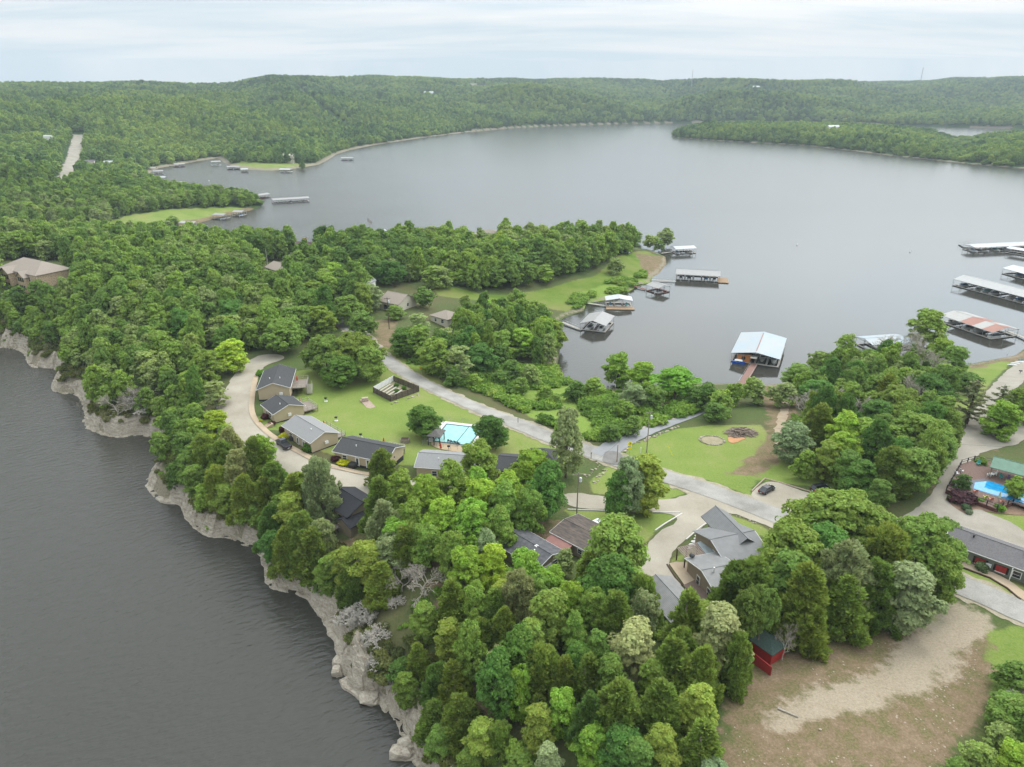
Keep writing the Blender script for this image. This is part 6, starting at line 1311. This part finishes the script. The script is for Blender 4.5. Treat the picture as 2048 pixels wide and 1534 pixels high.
cp = MB(); cp.b2(-.25,L+.6,-.3,0,0,.1).b2(-.25,L+.6,Dp,Dp+.3,0,.1).b2(-.3,0,0,Dp,0,.1); cp.add([(L,0,0),(L+.3,0,0),(L+.7,Dp,0),(L+.4,Dp,0),(L,0,.1),(L+.3,0,.1),(L+.7,Dp,.1),(L+.4,Dp,.1)],[(4,5,6,7),(0,4,7,3),(1,2,6,5),(0,1,5,4)]); cp.build('coping', mat('navy tile edge', (.05,.09,.12), .5, .1, 3), pr)
MB().tube((L*.62,0,.08),(L*.66,Dp,.08),.07,n=5).build('lane_rope', canvG, pr)
fn = thing('pool_fence', 'thin mesh fence round the turquoise pool', 'fence', (a[0], a[1], zc), an); fm_ = MB()
cor = [(-2.2,-2.8),(L+1.8,-2.8),(L+2.0,Dp+2.2),(-2.2,Dp+2.2),(-2.2,-2.8)]
for p, q in zip(cor[:-1], cor[1:]):
    n = int(math.dist(p, q)/2)+1
    for i in range(n): x, y = p[0]+(q[0]-p[0])*i/n, p[1]+(q[1]-p[1])*i/n; fm_.tube((x,y,-.5),(x,y,1.3),.035,n=4)
    for z in (.25,.75,1.25): fm_.tube((*p,z),(*q,z),.02,n=3)
fm_.build('post_and_rail', galv, fn)
drape('pool_patio', HP([(858,889),(870,880),(938,890),(944,892),(938,903),(925,906),(880,900)]), .18, ground_mat('sandy paving', [(.3,(.38,.28,.17)),(.7,(.50,.39,.26))], .4, 5), 1.0)
def chair(label, p, rz, m, grp, s=1.0):
    r = thing('deck_chair', label, 'chair', p, rz, grp); MB().add([(-.3*s,-.3*s,.32),(.3*s,-.3*s,.36),(.3*s,.3*s,.36),(-.3*s,.3*s,.32),(-.3*s,-.3*s,.38),(.3*s,-.3*s,.42),(.3*s,.3*s,.42),(-.3*s,.3*s,.38)],[(0,1,2,3),(4,5,6,7),(0,1,5,4),(1,2,6,5),(2,3,7,6),(3,0,4,7)]).build('seat', m, r)
    MB().add([(-.3,-.3,.35),(-.3,.3,.35),(-.62,.25,1.1),(-.62,-.25,1.1),(-.24,-.3,.35),(-.24,.3,.35),(-.56,.25,1.1),(-.56,-.25,1.1)],[(0,1,2,3),(7,6,5,4),(0,4,5,1),(3,2,6,7),(0,3,7,4),(1,5,6,2)]).build('backrest', m, r)
    for y in (-.33, .33): MB().b2(-.4,.38,y-.06,y+.06,.58,.63).b2(.26,.34,y-.04,y+.04,0,.6).b2(-.38,-.30,y-.04,y+.04,0,.6).build('arm_and_leg', m, r)
    return r
blueC = mat('blue-grey chair', (.09,.13,.17), .6, .1, 3); tealC = mat('teal chair', (.05,.36,.33), .5, .1, 3); purpC = mat('purple chair', (.30,.18,.36), .5, .1, 3); coralC = mat('coral chair', (.55,.22,.16), .5, .1, 3); whiteC = mat('white chair', (.80,.80,.79), .5, .04, 3); limeC = mat('lime chair', (.45,.52,.12), .5, .1, 3)
for i, (u, v, lb) in enumerate(((898,884,'first blue-grey chair from the left beside the turquoise pool'),(904,886,'second blue-grey chair from the left beside the turquoise pool'),(911,887,'third blue-grey chair from the left beside the turquoise pool'),(917,889,'rightmost blue-grey chair beside the turquoise pool'))):
    p = G(u, v, zc); chair(lb, (p[0], p[1], zc+.0), an+rad(90), blueC, 'blue-grey chairs by the turquoise pool')
def pavilion(name, label, A, B, e, D, kind, rise, rm, zg, pm=dkMetal):
    a, L, ang, _ = frame(A, B, e, zg); r = thing(name, label, 'pavilion', (a[0], a[1], zg), ang); roofpart(r, L, D, e, rise, kind, rm)
    for x in (.4, L/2, L-.4):
        for y in (.4, D-.4): MB().b2(x-.1,x+.1,y-.1,y+.1,-.6,e-.05).build('post', pm, r)
    return r
pavilion('pool_pavilion', 'dark-roofed shade pavilion at the left end of the turquoise pool', (852,872), (881,875), 2.7, 4.6, 'hip', 1.2, mat('brown-grey shingle', (.14,.13,.12), .9, .2, 3), zc)
def kettle(label, u, v): p = ground_at(u, v); r = thing('pedestal_grill', label, 'grill', p, 0, 'pedestal grills on the lawn'); MB().tube((0,0,0),(0,0,.9),.06).build('post', dkMetal, r); MB().b2(-.35,.35,-.25,.25,.85,1.15).b2(-.38,.38,-.28,.28,1.15,1.2).build('firebox', dkMetal, r); MB().lathe([(.55,-.1),(.55,.02),(.5,.04)],9).build('pad', copM, r)
kettle('black grill on a white pad on the upper lawn', 652,803); kettle('black grill on a white pad in the middle of the lawn', 672.6,842); kettle('black grill behind the two-door cabin', 722,876); kettle('black grill on the patio in front of the turquoise pool', 897.6,900)
umbrella('closed orange-red umbrella on the turquoise pool patio', ground_at(882,904))
pb_ = ground_at(810,884); r = thing('planter_box', 'brown timber planter box left of the pool tree', 'planter', pb_); MB().b2(-1.1,1.1,-.8,.8,0,.9).build('box', deckM, r); MB().b2(-.95,.95,-.65,.65,.85,.95).build('soil', mat('soil', (.08,.055,.035), .95, .2, 5), r)
# walled lawn monument
p = hit(735,810); r = thing('stone_monument', 'pinkish stone block on a rectangular paved pad on the lawn', 'monument', (*p, T(*p))); q = [np.array(G(u,v,T(*p)))-p for u, v in ((719,800),(736,819),(751.5,814.6),(735,797))]
MB().slab([(a_[0],a_[1],.12) for a_ in q],.4).build('pad', mat('pink paving', (.37,.28,.22), .9, .15, 3), r); m_ = (q[0]+q[3])/2*.7+ (q[1]+q[2])/2*.1; MB().box(m_[0],m_[1],.65,1.9,1.1,1.1,.3).build('block', mat('pale pink stone', (.45,.36,.29), .9, .2, 4), r, bevel=.06)
# fenced kitchen garden
def fencing(name, label, pts, h, m, zfn, par=None, posts=2.2, grp=None, board=True):
    c = pts[0]; r = thing(name, label, 'fence', (c[0], c[1], 0), 0, grp)
    bd, ps = MB(), MB()
    for p, q in zip(pts[:-1], pts[1:]):
        n = max(1, int(round(math.dist(p, q)/posts)))
        for i in range(n):
            a = (p[0]+(q[0]-p[0])*i/n, p[1]+(q[1]-p[1])*i/n); b_ = (p[0]+(q[0]-p[0])*(i+1)/n, p[1]+(q[1]-p[1])*(i+1)/n); za, zb = zfn(*a), zfn(*b_); dx, dy = (b_[0]-a[0]), (b_[1]-a[1]); l = math.hypot(dx, dy); nx, ny = -dy/l*.04, dx/l*.04
            for k in range(5 if board else 2):
                z0 = h*(k/5+.02) if board else h*(.45+.5*k); z1 = h*((k+1)/5-.02) if board else z0+.08
                bd.add([(a[0]-c[0]-nx,a[1]-c[1]-ny,za+z0),(b_[0]-c[0]-nx,b_[1]-c[1]-ny,zb+z0),(b_[0]-c[0]-nx,b_[1]-c[1]-ny,zb+z1),(a[0]-c[0]-nx,a[1]-c[1]-ny,za+z1),(a[0]-c[0]+nx,a[1]-c[1]+ny,za+z0),(b_[0]-c[0]+nx,b_[1]-c[1]+ny,zb+z0),(b_[0]-c[0]+nx,b_[1]-c[1]+ny,zb+z1),(a[0]-c[0]+nx,a[1]-c[1]+ny,za+z1)],[(0,1,2,3),(7,6,5,4),(3,2,6,7),(0,4,5,1),(0,3,7,4),(1,5,6,2)])
            ps.b2(a[0]-c[0]-.08,a[0]-c[0]+.08,a[1]-c[1]-.08,a[1]-c[1]+.08,za-.3,za+h+.1)
    bd.build('boards', m, r); ps.build('post', m, r); return r
gk = [tuple(hit(u, v)) for u, v in ((747,785),(781.4,803),(838,783),(787,762))]; fd = mat('dark weathered fence', (.085,.062,.048), .9, .2, 4)
fencing('garden_fence', 'dark brown board fence on three sides of the kitchen garden', [gk[0],gk[1],gk[2],gk[3]], 1.9, fd, T); fencing('white_fence_panel', 'white panel fence closing the back-left side of the garden', [gk[3],gk[0]], 1.9, whiteP, T)
ins_ = [tuple(np.mean(gk, axis=0) + (np.array(q)-np.mean(gk, axis=0))*.93) for q in gk]
drape('garden_soil', ins_, .12, ground_mat('garden soil', [(.3,(.16,.12,.08)),(.5,(.26,.22,.14)),(.7,(.12,.17,.05))], .5, 3), .8, smooth=False, kind='structure')
ga, gb_, gd = np.array(gk[0]), np.array(gk[1]), np.array(gk[3])
for i in range(5):
    s_ = ga + (gb_-ga)*(.16+.17*i) + (gd-ga)*.08; e_ = s_ + (gd-ga)*.62; o = MB().tube((0,0,0),(*(e_-s_),0),.22,n=6).build('garden_row', mat('pale row cover', (.50,.48,.40), .9, .15, 3), None, (s_[0], s_[1], T(*s_)+.25)); tag(o, ('leftmost','second','middle','fourth','rightmost')[i]+' pale row cover inside the kitchen garden', 'row cover', 'row covers in the garden')
def bush(label, p, w, h, c, i=0, name='bush', grp='bushes and small plants'):
    r = thing(name, label, 'bush', p, i*1.3, grp); o = bpy.data.objects.new('foliage', BUSH[i % 2]); link(o, r); o.color = (*c, 1); r.scale = (w/2.6, w/2.6, h/1.6); return r
gp = lambda fx, fy: (lambda q: (q[0], q[1], T(*q)+.1))(ga + (gb_-ga)*fx + (gd-ga)*fy)
GR, YE, MA, LG = (.10,.20,.03), (.52,.52,.02), (.10,.035,.035), (.17,.33,.04)
for i, (fx, fy, lb) in enumerate(((.4,.8,'left plant among the garden rows'),(.7,.55,'middle plant among the garden rows'),(.8,.85,'right-hand large plant in the garden'))): bush(lb, gp(fx, fy), 1.7, 1.3, GR, i)
bush('bright yellow-green shrub by the two-door cabin wall', ground_at(688,929), 3.6, 1.3, YE, 0); bush('dark maroon shrub at the corner of the two-door cabin', ground_at(673,922), 2.6, 1.7, MA, 1)
bush('bright yellow shrub beside the pale grey cabin', ground_at(569,875), 3.0, 1.1, YE, 0); bush('tall maroon shrub at the back corner of the pale grey cabin', ground_at(565,866), 1.6, 2.3, MA, 1); bush('round green bush at the front corner of the pale grey cabin', ground_at(616,903), 2.9, 2.4, GR, 0)
bush('maroon shrub by the second cabin steps', ground_at(530,838), 2.2, 1.7, MA, 0); bush('low maroon shrub in front of the second cabin', ground_at(544,850), 2.2, 1.2, MA, 1); bush('tiny yellow shrub by the second cabin walkway', ground_at(522,844), 1.0, .8, YE, 1); bush('round green bush behind the end cabin', ground_at(520,752), 2.6, 2.2, LG, 0)
for i, (u, v, lb) in enumerate(((520,500,''),)): pass
ct = ground_at(706,934); r = thing('covered_spa', 'dark rounded covered tub beside the yellow shrub', 'hot tub', ct); MB().lathe([(1.15,0),(1.2,.8),(1.1,1.0),(.3,1.1)],14).build('cover', mat('dark vinyl', (.035,.033,.032), .6, .1, 3), r)
ct = ground_at(585,880); r = thing('covered_grill', 'dark covered grill beside the pale grey cabin wall', 'grill', ct); MB().lathe([(.8,0),(.85,.8),(.7,1.0),(.2,1.1)],12).build('cover', mat('dark vinyl', (.035,.033,.032)), r)
st = ground_at(531,855); r = thing('garden_steps', 'tan timber steps up to the second cabin', 'steps', st, rad(40)); 
for i in range(5): MB().b2(-.3+i*.45,.15+i*.45,-.9,.9,0,.15*(i+1)).build('tread', walkM, r)
for i, (u, v) in enumerate(((1385,1090),(1377,1096),(1395,1078),(1389,1084),(1402,1070),(1396,1073))):
    x, y, z = ground_at(u, v); o = MB().blob((0,0,0),(.7,.45,.08),i,.2,2).build('stepping_stone', copM, None, (x,y,z)); tag(o, 'flat pale stepping stone in the grass above the pergola', 'stone', 'stepping stones by the pergola')
# right-hand deck pool
za = T(*hit(1975,980)); DK = [(1893,979),(1922,928),(1948,920),(2075,941),(2075,1024),(2026,1004),(1994,1018)]
P = [G(u, v, za+1.0) for u, v in DK]; c0 = np.mean(P, axis=0); dkt = thing('pool_deck', 'brown raised deck round the bright blue pool at the right edge', 'deck', (c0[0], c0[1], za))
MB().slab([(p[0]-c0[0],p[1]-c0[1],1.0) for p in P],.25).build('decking', mat('brown decking', (.19,.12,.095), .85, .2, 3), dkt)
bs = MB(); n = len(P)
for i in (0,5,6): 
    p, q = P[i], P[(i+1)%n]; dx, dy = q[0]-p[0], q[1]-p[1]; l = math.hypot(dx, dy); bs.box((p[0]+q[0])/2-c0[0],(p[1]+q[1])/2-c0[1],.3,l,.12,1.2,math.atan2(dy, dx))
bs.build('deck_skirt', mat('maroon deck boards', (.13,.055,.045), .8, .2, 3), dkt)
PW = [(1950,965),(1978,962),(2024,977),(2075,990),(2075,1012),(2022,1000),(1947,977)]
Q = [G(u, v, za+1.05) for u, v in PW]; c1 = np.mean(Q, axis=0); pw = thing('swimming_pool', 'bright blue pool sunk in the brown deck at the right edge', 'pool', (c1[0], c1[1], za+1.05))
q = [(p[0]-c1[0], p[1]-c1[1]) for p in Q]; MB().slab([(x,y,.03) for x, y in q],.05).build('water', poolB, pw); MB().slab([(x*1.06+(.35 if x>0 else -.35),y*1.25,-.005) for x, y in q],.06).build('surround', duskM, pw)
fencing('deck_railing', 'black railing round the blue pool deck', [tuple(P[i]) for i in (3,2,1,0,6,5,4)], 1.1, dkMetal, lambda x, y: za+1.0, board=False, posts=2.0)
pavilion('pavilion', 'green metal-roofed pavilion beside the bright blue pool', (1980,934), (2100,966), 2.8, 6.8, 'x', 1.4, greenR, za+1.0, mat('tan timber', (.36,.22,.12), .8, .15, 3))
for i, (u, v, m, lb, rz) in enumerate(((1913,949,whiteC,'upper white chair at the left end of the blue pool deck',0),(1922,944,whiteC,'topmost white chair at the left corner of the blue pool deck',.5),(1911,967,whiteC,'lower white chair at the left end of the blue pool deck',0),(1914,975,whiteC,'lowest white chair at the left end of the blue pool deck',.3),
  (1977,953,whiteC,'left white chair at the table in front of the green pavilion',1),(1988,950,whiteC,'right white chair at the table in front of the green pavilion',3),(2002,957,tealC,'teal chair in front of the green pavilion',4.5),(2018,960,purpC,'purple chair in front of the green pavilion',4.5),(1956,930,tealC,'green chair on the back platform of the blue pool deck',4),
  (1970,997,limeC,'pale lime lounger at the front edge of the blue pool deck',1.5),(1981,1001,coralC,'coral chair at the front edge of the blue pool deck',1.5),(1950,985,coralC,'pink chair near the front-left of the blue pool deck',1.5),(2002,1006,coralC,'orange chair under the front pale umbrella',1.5))):
    p = G(u, v, za+1.0); chair(lb, (p[0], p[1], za+1.0), rz, m, 'coloured chairs on the blue pool deck')
p = G(1982.5,952.5,za+1); r = thing('patio_table', 'round white table in front of the green pavilion', 'table', (p[0],p[1],za+1)); MB().lathe([(.55,.68),(.55,.72)],14).build('top', whiteC, r); MB().tube((0,0,0),(0,0,.7),.05).build('leg', whiteC, r)
paleU = mat('pale green umbrella cloth', (.45,.55,.42), .8, .1, 3)
for u, v, lb in ((1985,944,'closed pale umbrella in front of the green pavilion'),(1996,1003,'closed pale umbrella at the front edge of the blue pool')): p = G(u, v, za+1); umbrella(lb, (p[0],p[1],za+1), paleU, grp='pale closed umbrellas on the blue pool deck')
bush('wide dark maroon bush in front of the blue pool deck', ground_at(1922,1003), 6.0, 2.2, (.085,.04,.045), 0)
for i, (u, v, w, c_, lb) in enumerate(((1900,1001,1.8,GR,'small green bush left of the maroon bush'),(1908,1005,1.6,(.08,.13,.05),'dark low bush below the maroon bush'),(1932,1020,2.0,(.10,.16,.07),'grey-green bush at the tip of the planted bed'),(1937,1028,1.5,(.22,.27,.16),'pale shrub at the edge of the pool lawn'),(1958,1008,1.9,LG,'bright green bush under the blue pool deck'),(1998,1022,2.4,LG,'green bush at the front corner of the blue pool deck'),(1963,1142,2.4,(.14,.19,.08),'rose bush in front of the sage-grey motel'))): bush(lb, ground_at(u, v), w, w*.75, c_, i)
drape('planting_bed', HP([(1893,985),(1950,1000),(1996,1022),(2026,1008),(2060,1024),(2060,1032),(1990,1028),(1945,1016),(1942,1032),(1920,1024),(1895,1005)]), .1, ground_mat('brown mulch bed', [(.3,(.16,.10,.07)),(.7,(.28,.19,.13))], .5, 4), 1.0)

# ------------------------------------------------------------------ red shed, barrel, chairs, poles, signs
rs_, L, *_ = house('shed', 'small red shed with a dark green roof at the wood edge', 'shed', (1545,1312), (1577,1290), 2.9, 4.4, 'hip', .9, redP, mat('dark green shingle', (.055,.085,.07), .9, .15, 4), oh=.2, zg=None)
pt = thing('red_fence_panel', 'low red board panel joined to the left of the red shed', 'fence', (*hit(1502,1325), T(*hit(1502,1325)))); e_ = np.array(hit(1541,1352)) - np.array(hit(1502,1325)); MB().slab([(0,0,2.0),(e_[0],e_[1],2.0),(e_[0]+.1,e_[1]+.15,2.0),(.1,.15,2.0)],2.2).build('boards', redP, pt)
p = ground_at(1788,1212); r = thing('barrel', 'blue plastic barrel under the trees', 'barrel', p); MB().lathe([(.28,0),(.33,.15),(.34,.5),(.33,.85),(.26,1.0)],14).build('drum', mat('blue plastic', (.01,.10,.27), .4, .08, 3), r); MB().lathe([(.12,.99),(.12,1.05)],8).build('lid', whiteP, r)
for i, (u, v, lb) in enumerate(((971,1396,'left white lawn chair on the wooded bluff'),(984,1396,'right white lawn chair on the wooded bluff'))): x, y, z = ground_at(u, v); chair(lb, (x,y,z), 2.2+i*.8, whiteC, 'white chairs on the bluff', 1.2)
p = ground_at(1575,1428); o = MB().tube((-1.4,0,0),(1.4,.3,.05),.14,.09,7).build('fallen_log', deadM, None, p); o.rotation_euler = (0,0,-.7); tag(o, 'pale fallen log on the dirt clearing', 'log')
woodP = mat('grey pole wood', (.27,.235,.19), .9, .15, 4); darkP = mat('dark brown pole wood', (.09,.055,.04), .9, .15, 4)
def pole(label, u, vtop, h, m=None, arm=False, can=False, r0=.16):
    x, y = hit(u, vtop, h); r = thing('utility_pole', label, 'pole', (x, y, T(x,y)), 0, 'utility poles'); MB().tube((0,0,-1),(0,0,h),r0,r0*.7,8).build('shaft', m or woodP, r)
    if arm: MB().box(0,0,h-.4,2.4,.12,.14,arm).build('crossarm', m or woodP, r)
    if can: MB().lathe([(.28,h-2.2),(.3,h-2.15),(.3,h-1.3),(.2,h-1.2)],10,(.5,0,0)).build('transformer', mat('pale grey steel', (.6,.61,.62), .5, .05, 3), r)
    return (x, y, T(x,y)+h)
q1 = pole('grey utility pole with a white transformer by the lawn corner', 1300, 822, 12, arm=.4, can=True); q2 = pole('grey utility pole with a white transformer beside the gravel drive', 1157, 945, 11.5, can=True, arm=.1)
q3 = pole('dark brown utility pole behind the black roof', 656, 931, 8.5, darkP); q4 = pole('brown utility pole in front of the tan-roofed house', 774, 595, 12.5, darkP, arm=.3, can=True)
pole('tan stub pole by the road junction', 1236, 890, 5.0, mat('tan stub wood', (.36,.24,.15), .9, .15, 4)); pole('pale pole beside the small grey-roofed house in the wood', 531, 497, 11, paleM); pole('white-wrapped thin pole near the marina water', 2018, 697, 2.2, whiteP, r0=.07)
wires = MB()
def wire(a, b_, sag=1.2):
    pts_ = [Vector(a).lerp(Vector(b_), k/14) - Vector((0,0,sag*4*(k/14)*(1-k/14))) for k in range(15)]
    for p, q in zip(pts_[:-1], pts_[1:]): wires.tube(p, q, .02, n=3, cap=False)
wire(q1, q2); wire(q2, q3, 2.5); wire(q3, (q3[0]+60, q3[1]-22, q3[2]), 2); wire(q1, (q1[0]+110, q1[1]-30, q1[2]+4), 2.5); wires.build('power_line', dkMetal); tag(bpy.data.objects['power_line'], 'thin overhead power lines strung between the utility poles', 'power line')
yel = mat('yellow sign face', (.80,.68,.01), .5, .03, 2); orS = mat('orange-yellow sign face', (.80,.40,.02), .5, .03, 2)
def sign(label, u, v, h, face, size=.75, extra=False):
    x, y = hit(u, v, h); r = thing('road_sign', label, 'road sign', (x, y, T(x,y)), math.atan2(-x, y)*1 + .3); MB().b2(-.04,.04,-.03,.05,-.3,h).build('post', galv, r); s = size
    pn = MB().add([(0,-.06,h+s*.1-s),(s,-.06,h+s*.1),(0,-.06,h+s*.1+s),(-s,-.06,h+s*.1),(0,-.03,h+s*.1-s),(s,-.03,h+s*.1),(0,-.03,h+s*.1+s),(-s,-.03,h+s*.1)],[(0,1,2,3),(7,6,5,4),(0,4,5,1),(1,5,6,2),(2,6,7,3),(3,7,4,0)]).build('panel', face, r)
    MB().b2(-.06,.06,-.085,-.065,h-.25,h+.3).add([(-.2,-.075,h+.2),(.2,-.075,h+.2),(0,-.075,h+.5),(-.2,-.068,h+.2),(.2,-.068,h+.2),(0,-.068,h+.5)],[(0,1,2),(5,4,3),(0,3,4,1),(1,4,5,2),(2,5,3,0)]).build('symbol', blackP, pn)
    if extra: MB().b2(-.42,.42,-.06,-.03,h-1.55,h-.85).build('plaque', yel, r)
sign('bright yellow diamond sign with plaque by the junction', 1260, 888, 2.6, yel, .8, True); sign('orange-yellow arrow sign at the road bend by the willow', 842, 736, 2.2, orS, .7)
for u, v, lb in ((1036,846,'short dark marker post on the lawn side of the road'),(1182,917,'short dark marker post left of the junction'),(1281,906,'short white post left of the lawn pole')):
    x, y, z = ground_at(u, v); r = thing('marker_post', lb, 'post', (x,y,z), 0, 'short posts beside the road'); MB().tube((0,0,-.2),(0,0,1.5),.08).build('shaft', whiteP if 'white' in lb else darkP, r); MB().b2(-.11,.11,-.1,.1,1.35,1.6).build('cap', whiteP if 'white' in lb else dkMetal, r)
x, y, z = ground_at(1345,912); gwy = thing('guy_wire', 'yellow guy-wire marker slanting from the lawn', 'wire guard', (x,y,z)); MB().tube((0,0,0),(-1.5,.9,3.0),.06,n=5).build('guard', yel, gwy)
for i, (u, v) in enumerate(((2024,731),(2030,728),(2039,725),(2044,721))):
    x, y, z = ground_at(u, v); r = thing('kayak', ('nearest white kayak on the beach','second white kayak on the beach','third white kayak on the beach','teal kayak farthest up the beach row')[i], 'kayak', (x,y,z+.15), -.15, 'kayaks on the beach'); vs = []
    MB().lathe([(.02,-1.8),(.28,-1.1),(.36,0),(.28,1.1),(.02,1.8)],8).build('hull', whiteC if i < 3 else mat('teal plastic', (.03,.26,.33), .4, .05, 3), r).rotation_euler = (0, rad(90), 0)
    MB().b2(-.5,.4,-.2,.2,.22,.32).build('cockpit', blackP if i == 3 else copM, r)
x, y, z = ground_at(2040,747); r = thing('picnic_grill', 'black park grill on the gravel by the beach', 'grill', (x,y,z)); MB().tube((0,0,0),(0,0,.8),.08).build('post', dkMetal, r); MB().b2(-.45,.45,-.3,.3,.75,1.1).build('firebox', dkMetal, r)
# fire ring, brush pile, edging logs and rocks
logM = mat('split grey wood', (.30,.235,.19), .9, .25, 4); redclay = ground_mat('red clay', [(.3,(.40,.18,.08)),(.7,(.52,.30,.16))], .5, 4)
x, y = hit(1424,881); drape('fire_ring_sand', [(x+3.0*math.cos(k*.63), y+2.8*math.sin(k*.63)) for k in range(10)], .08, ground_mat('pale sand', [(.3,(.20,.19,.09)),(.5,(.30,.25,.17)),(.7,(.38,.32,.22))], .6, 3), .8)
rr0 = random.Random(2); ring = MB()
for k in range(34):
    a_ = k*2*math.pi/34; bx, by = x+3.3*math.cos(a_), y+3.1*math.sin(a_); ring.rock((bx-x, by-y, T(bx,by)-T(x,y)+.12), (.3+.15*rr0.random(), .24, .22), k, 12)
o = ring.build('fire_ring', rockM, None, (x, y, T(x,y))); tag(o, 'ring of grey stones round the sandy fire pit on the lawn', 'fire ring')
drape('red_clay_patch', HP([(1452,872),(1475,874),(1492,876),(1480,884),(1458,888)]), .1, redclay, .8, .3)
x, y = hit(1484,868); pile = MB()
for k in range(260):
    a_ = rr0.random()*6.28; q = rr0.random()**.6; px, py = 4.4*q*math.cos(a_), 3.4*q*math.sin(a_); zt = 2.3*(1-q)*rr0.random(); d = Vector((rr0.gauss(0,1), rr0.gauss(0,.7), rr0.gauss(0,.35))).normalized()*rr0.uniform(.5,1.6); pile.tube((px-d.x,py-d.y,max(.05,zt-d.z*.4)),(px+d.x,py+d.y,max(.1,zt+d.z*.6)),rr0.uniform(.05,.15),n=5)
o = pile.build('brush_pile', logM, None, (x, y, T(x,y))); tag(o, 'big heap of cut grey logs and brush at the lawn edge', 'brush pile')
def rockrow(label, pts, sp, r_, seed, side=0):
    L_ = resample(HP(pts), sp); rn = random.Random(seed); mb = MB(); o0 = L_[0]; z0_ = T(*o0)
    for k, (px, py) in enumerate(L_):
        if rn.random() < .12: continue
        s = r_*rn.uniform(.5,1.3); mb.rock((px-o0[0]+rn.gauss(0,.3), py-o0[1]+rn.gauss(0,.3), T(px,py)-z0_+s*.3), (s*1.2, s*.9, s*.65), seed*50+k, 14)
    o = mb.build('rock_edging', rockM, None, (o0[0], o0[1], z0_)); tag(o, label, 'rocks', 'rock edging along the drives', )
rockrow('row of pale rocks along the far side of the side road', [(1205,878),(1240,872),(1270,862),(1320,846),(1360,832)], 1.0, .42, 1); rockrow('row of pale rocks along the lawn side of the side road', [(1248,904),(1262,893),(1290,880),(1330,864),(1352,855)], .9, .42, 2)
rockrow('white rocks lining the left of the culvert drive', [(1196,928),(1192,938),(1180,946),(1172,955)], .8, .38, 3); rockrow('white rocks lining the right of the culvert drive', [(1214,934),(1206,944),(1196,955),(1190,968)], .8, .38, 4); rockrow('white stones along the front corner of the garden fence', [(783,806),(800,803),(820,796),(840,787)], .8, .34, 5)
rockrow('stone edging in front of the grey house lawn', [(1442,1024),(1470,1030),(1500,1042),(1522,1055)], .9, .22, 6)
def edging(label, pts, m=None):
    L_ = HP(pts); o0 = L_[0]; z0_ = T(*o0); mb = MB()
    for p, q in zip(L_[:-1], L_[1:]): mb.tube((p[0]-o0[0],p[1]-o0[1],T(*p)-z0_+.16),(q[0]-o0[0],q[1]-o0[1],T(*q)-z0_+.16),.17,n=5)
    o = mb.build('timber_edging', m or mat('pinkish edging', (.44,.33,.26), .9, .15, 3), None, (o0[0],o0[1],z0_)); tag(o, label, 'edging', 'timber edging round the parking bays')
edging('timber edging round the back of the black coupe\'s bay', [(1503,983),(1529,958),(1560,966),(1600,978),(1640,990)]); edging('pale kerb log beside the drive below the tall olive tree', [(1310,1062),(1330,1048),(1364,1028)], copM); edging('pale kerb along the front lawn of the grey house', [(1372,1080),(1400,1056),(1442,1027)], copM)
edging('dark timber edging of the patio below the pergola', [(1334,1130),(1350,1155),(1366,1172)], darkP); edging('curved edging along the motel\'s tan path', [(1905,1128),(1940,1142),(1980,1157),(2015,1178),(2040,1200)], darkP); edging('thin pale timber along the culvert lawn', [(1135,1020),(1200,1022),(1280,1025),(1360,1026)], copM)
# leafless snags on the bluff and by the water
for i, (u, v, h, lb) in enumerate(((160,822,5,'grey snag leaning over the water at the cliff point'),(285,705,8,'tall bare snag on the upper left slope'),(262,745,7,'bare snag left of the upper slope snag'),(1275,1395,6,'thin dead stem among the front cedars'),(34,375,10,'dead tree in the left wood above the lodge'),(740,460,10,'two-forked dead tree at the far edge of the point'))):
    x, y = hit(u, v); r = thing('dead_snag', lb, 'dead tree', (x,y,max(T(x,y),0)-.2), i*1.1, 'dead snags'); o = bpy.data.objects.new('branches', PROTO['bare']['v'][i%2][1]); link(o, r); r.scale = (h/13,h/13,h/8)
# buoys
for u, v, lb in ((1594,490,'small white buoy right of the docks'),(1820,504,'small dark buoy on the open lake right'),(418,362,'tiny white buoy in the left inlet')): x, y = G(u, v, 0); o = MB().lathe([(.3,-.2),(.45,.1),(.3,.5),(.12,1.1)],10).build('buoy', whiteC, None, (x,y,0)); tag(o, lb, 'buoy', 'buoys')

# loose pale stones on the clearing
x, y, z = ground_at(1640, 1460); st_ = MB().blob((0,0,0),(.22,.17,.12),5,.35,1).build('stone', mat('pale stone', (.40,.33,.25), .9, .2, 3), None, (x,y,z)); tag(st_, 'single pale stone near the middle of the dirt clearing', 'stone')
rs0 = np.random.default_rng(3); CP = HP([(1450,1360),(1600,1300),(1780,1240),(1960,1260),(1960,1400),(1890,1560),(1440,1560)]); aa = np.array(CP)
gx = rs0.uniform(aa[:,0].min(), aa[:,0].max(), 1100); gy = rs0.uniform(aa[:,1].min(), aa[:,1].max(), 1100); k = inside(gx, gy, CP) & (fbm(gx, gy, 7, 5) > .47); gx, gy = gx[k], gy[k]; s_ = rs0.uniform(.25,1.0,len(gx))**2*.95
scatter('loose_stones', np.column_stack([gx,gy,TH(gx,gy)+.04]), np.column_stack([s_,s_*.8,s_*.7]), [st_])
# ------------------------------------------------------------------ haze
hz = bpy.data.materials.new('haze'); hz.use_nodes = True; t = hz.node_tree; t.nodes.clear(); ho = N(t, 'ShaderNodeOutputMaterial'); pv = N(t, 'ShaderNodeVolumePrincipled')
pv.inputs['Color'].default_value = (.80,.91,1,1); pv.inputs['Density'].default_value = HAZE; pv.inputs['Anisotropy'].default_value = .0; t.links.new(pv.outputs[0], ho.inputs['Volume'])
hb = MB().b2(-7000,7000,-200,6600,-6,330).build('haze', hz); tag(hb, kind='stuff')
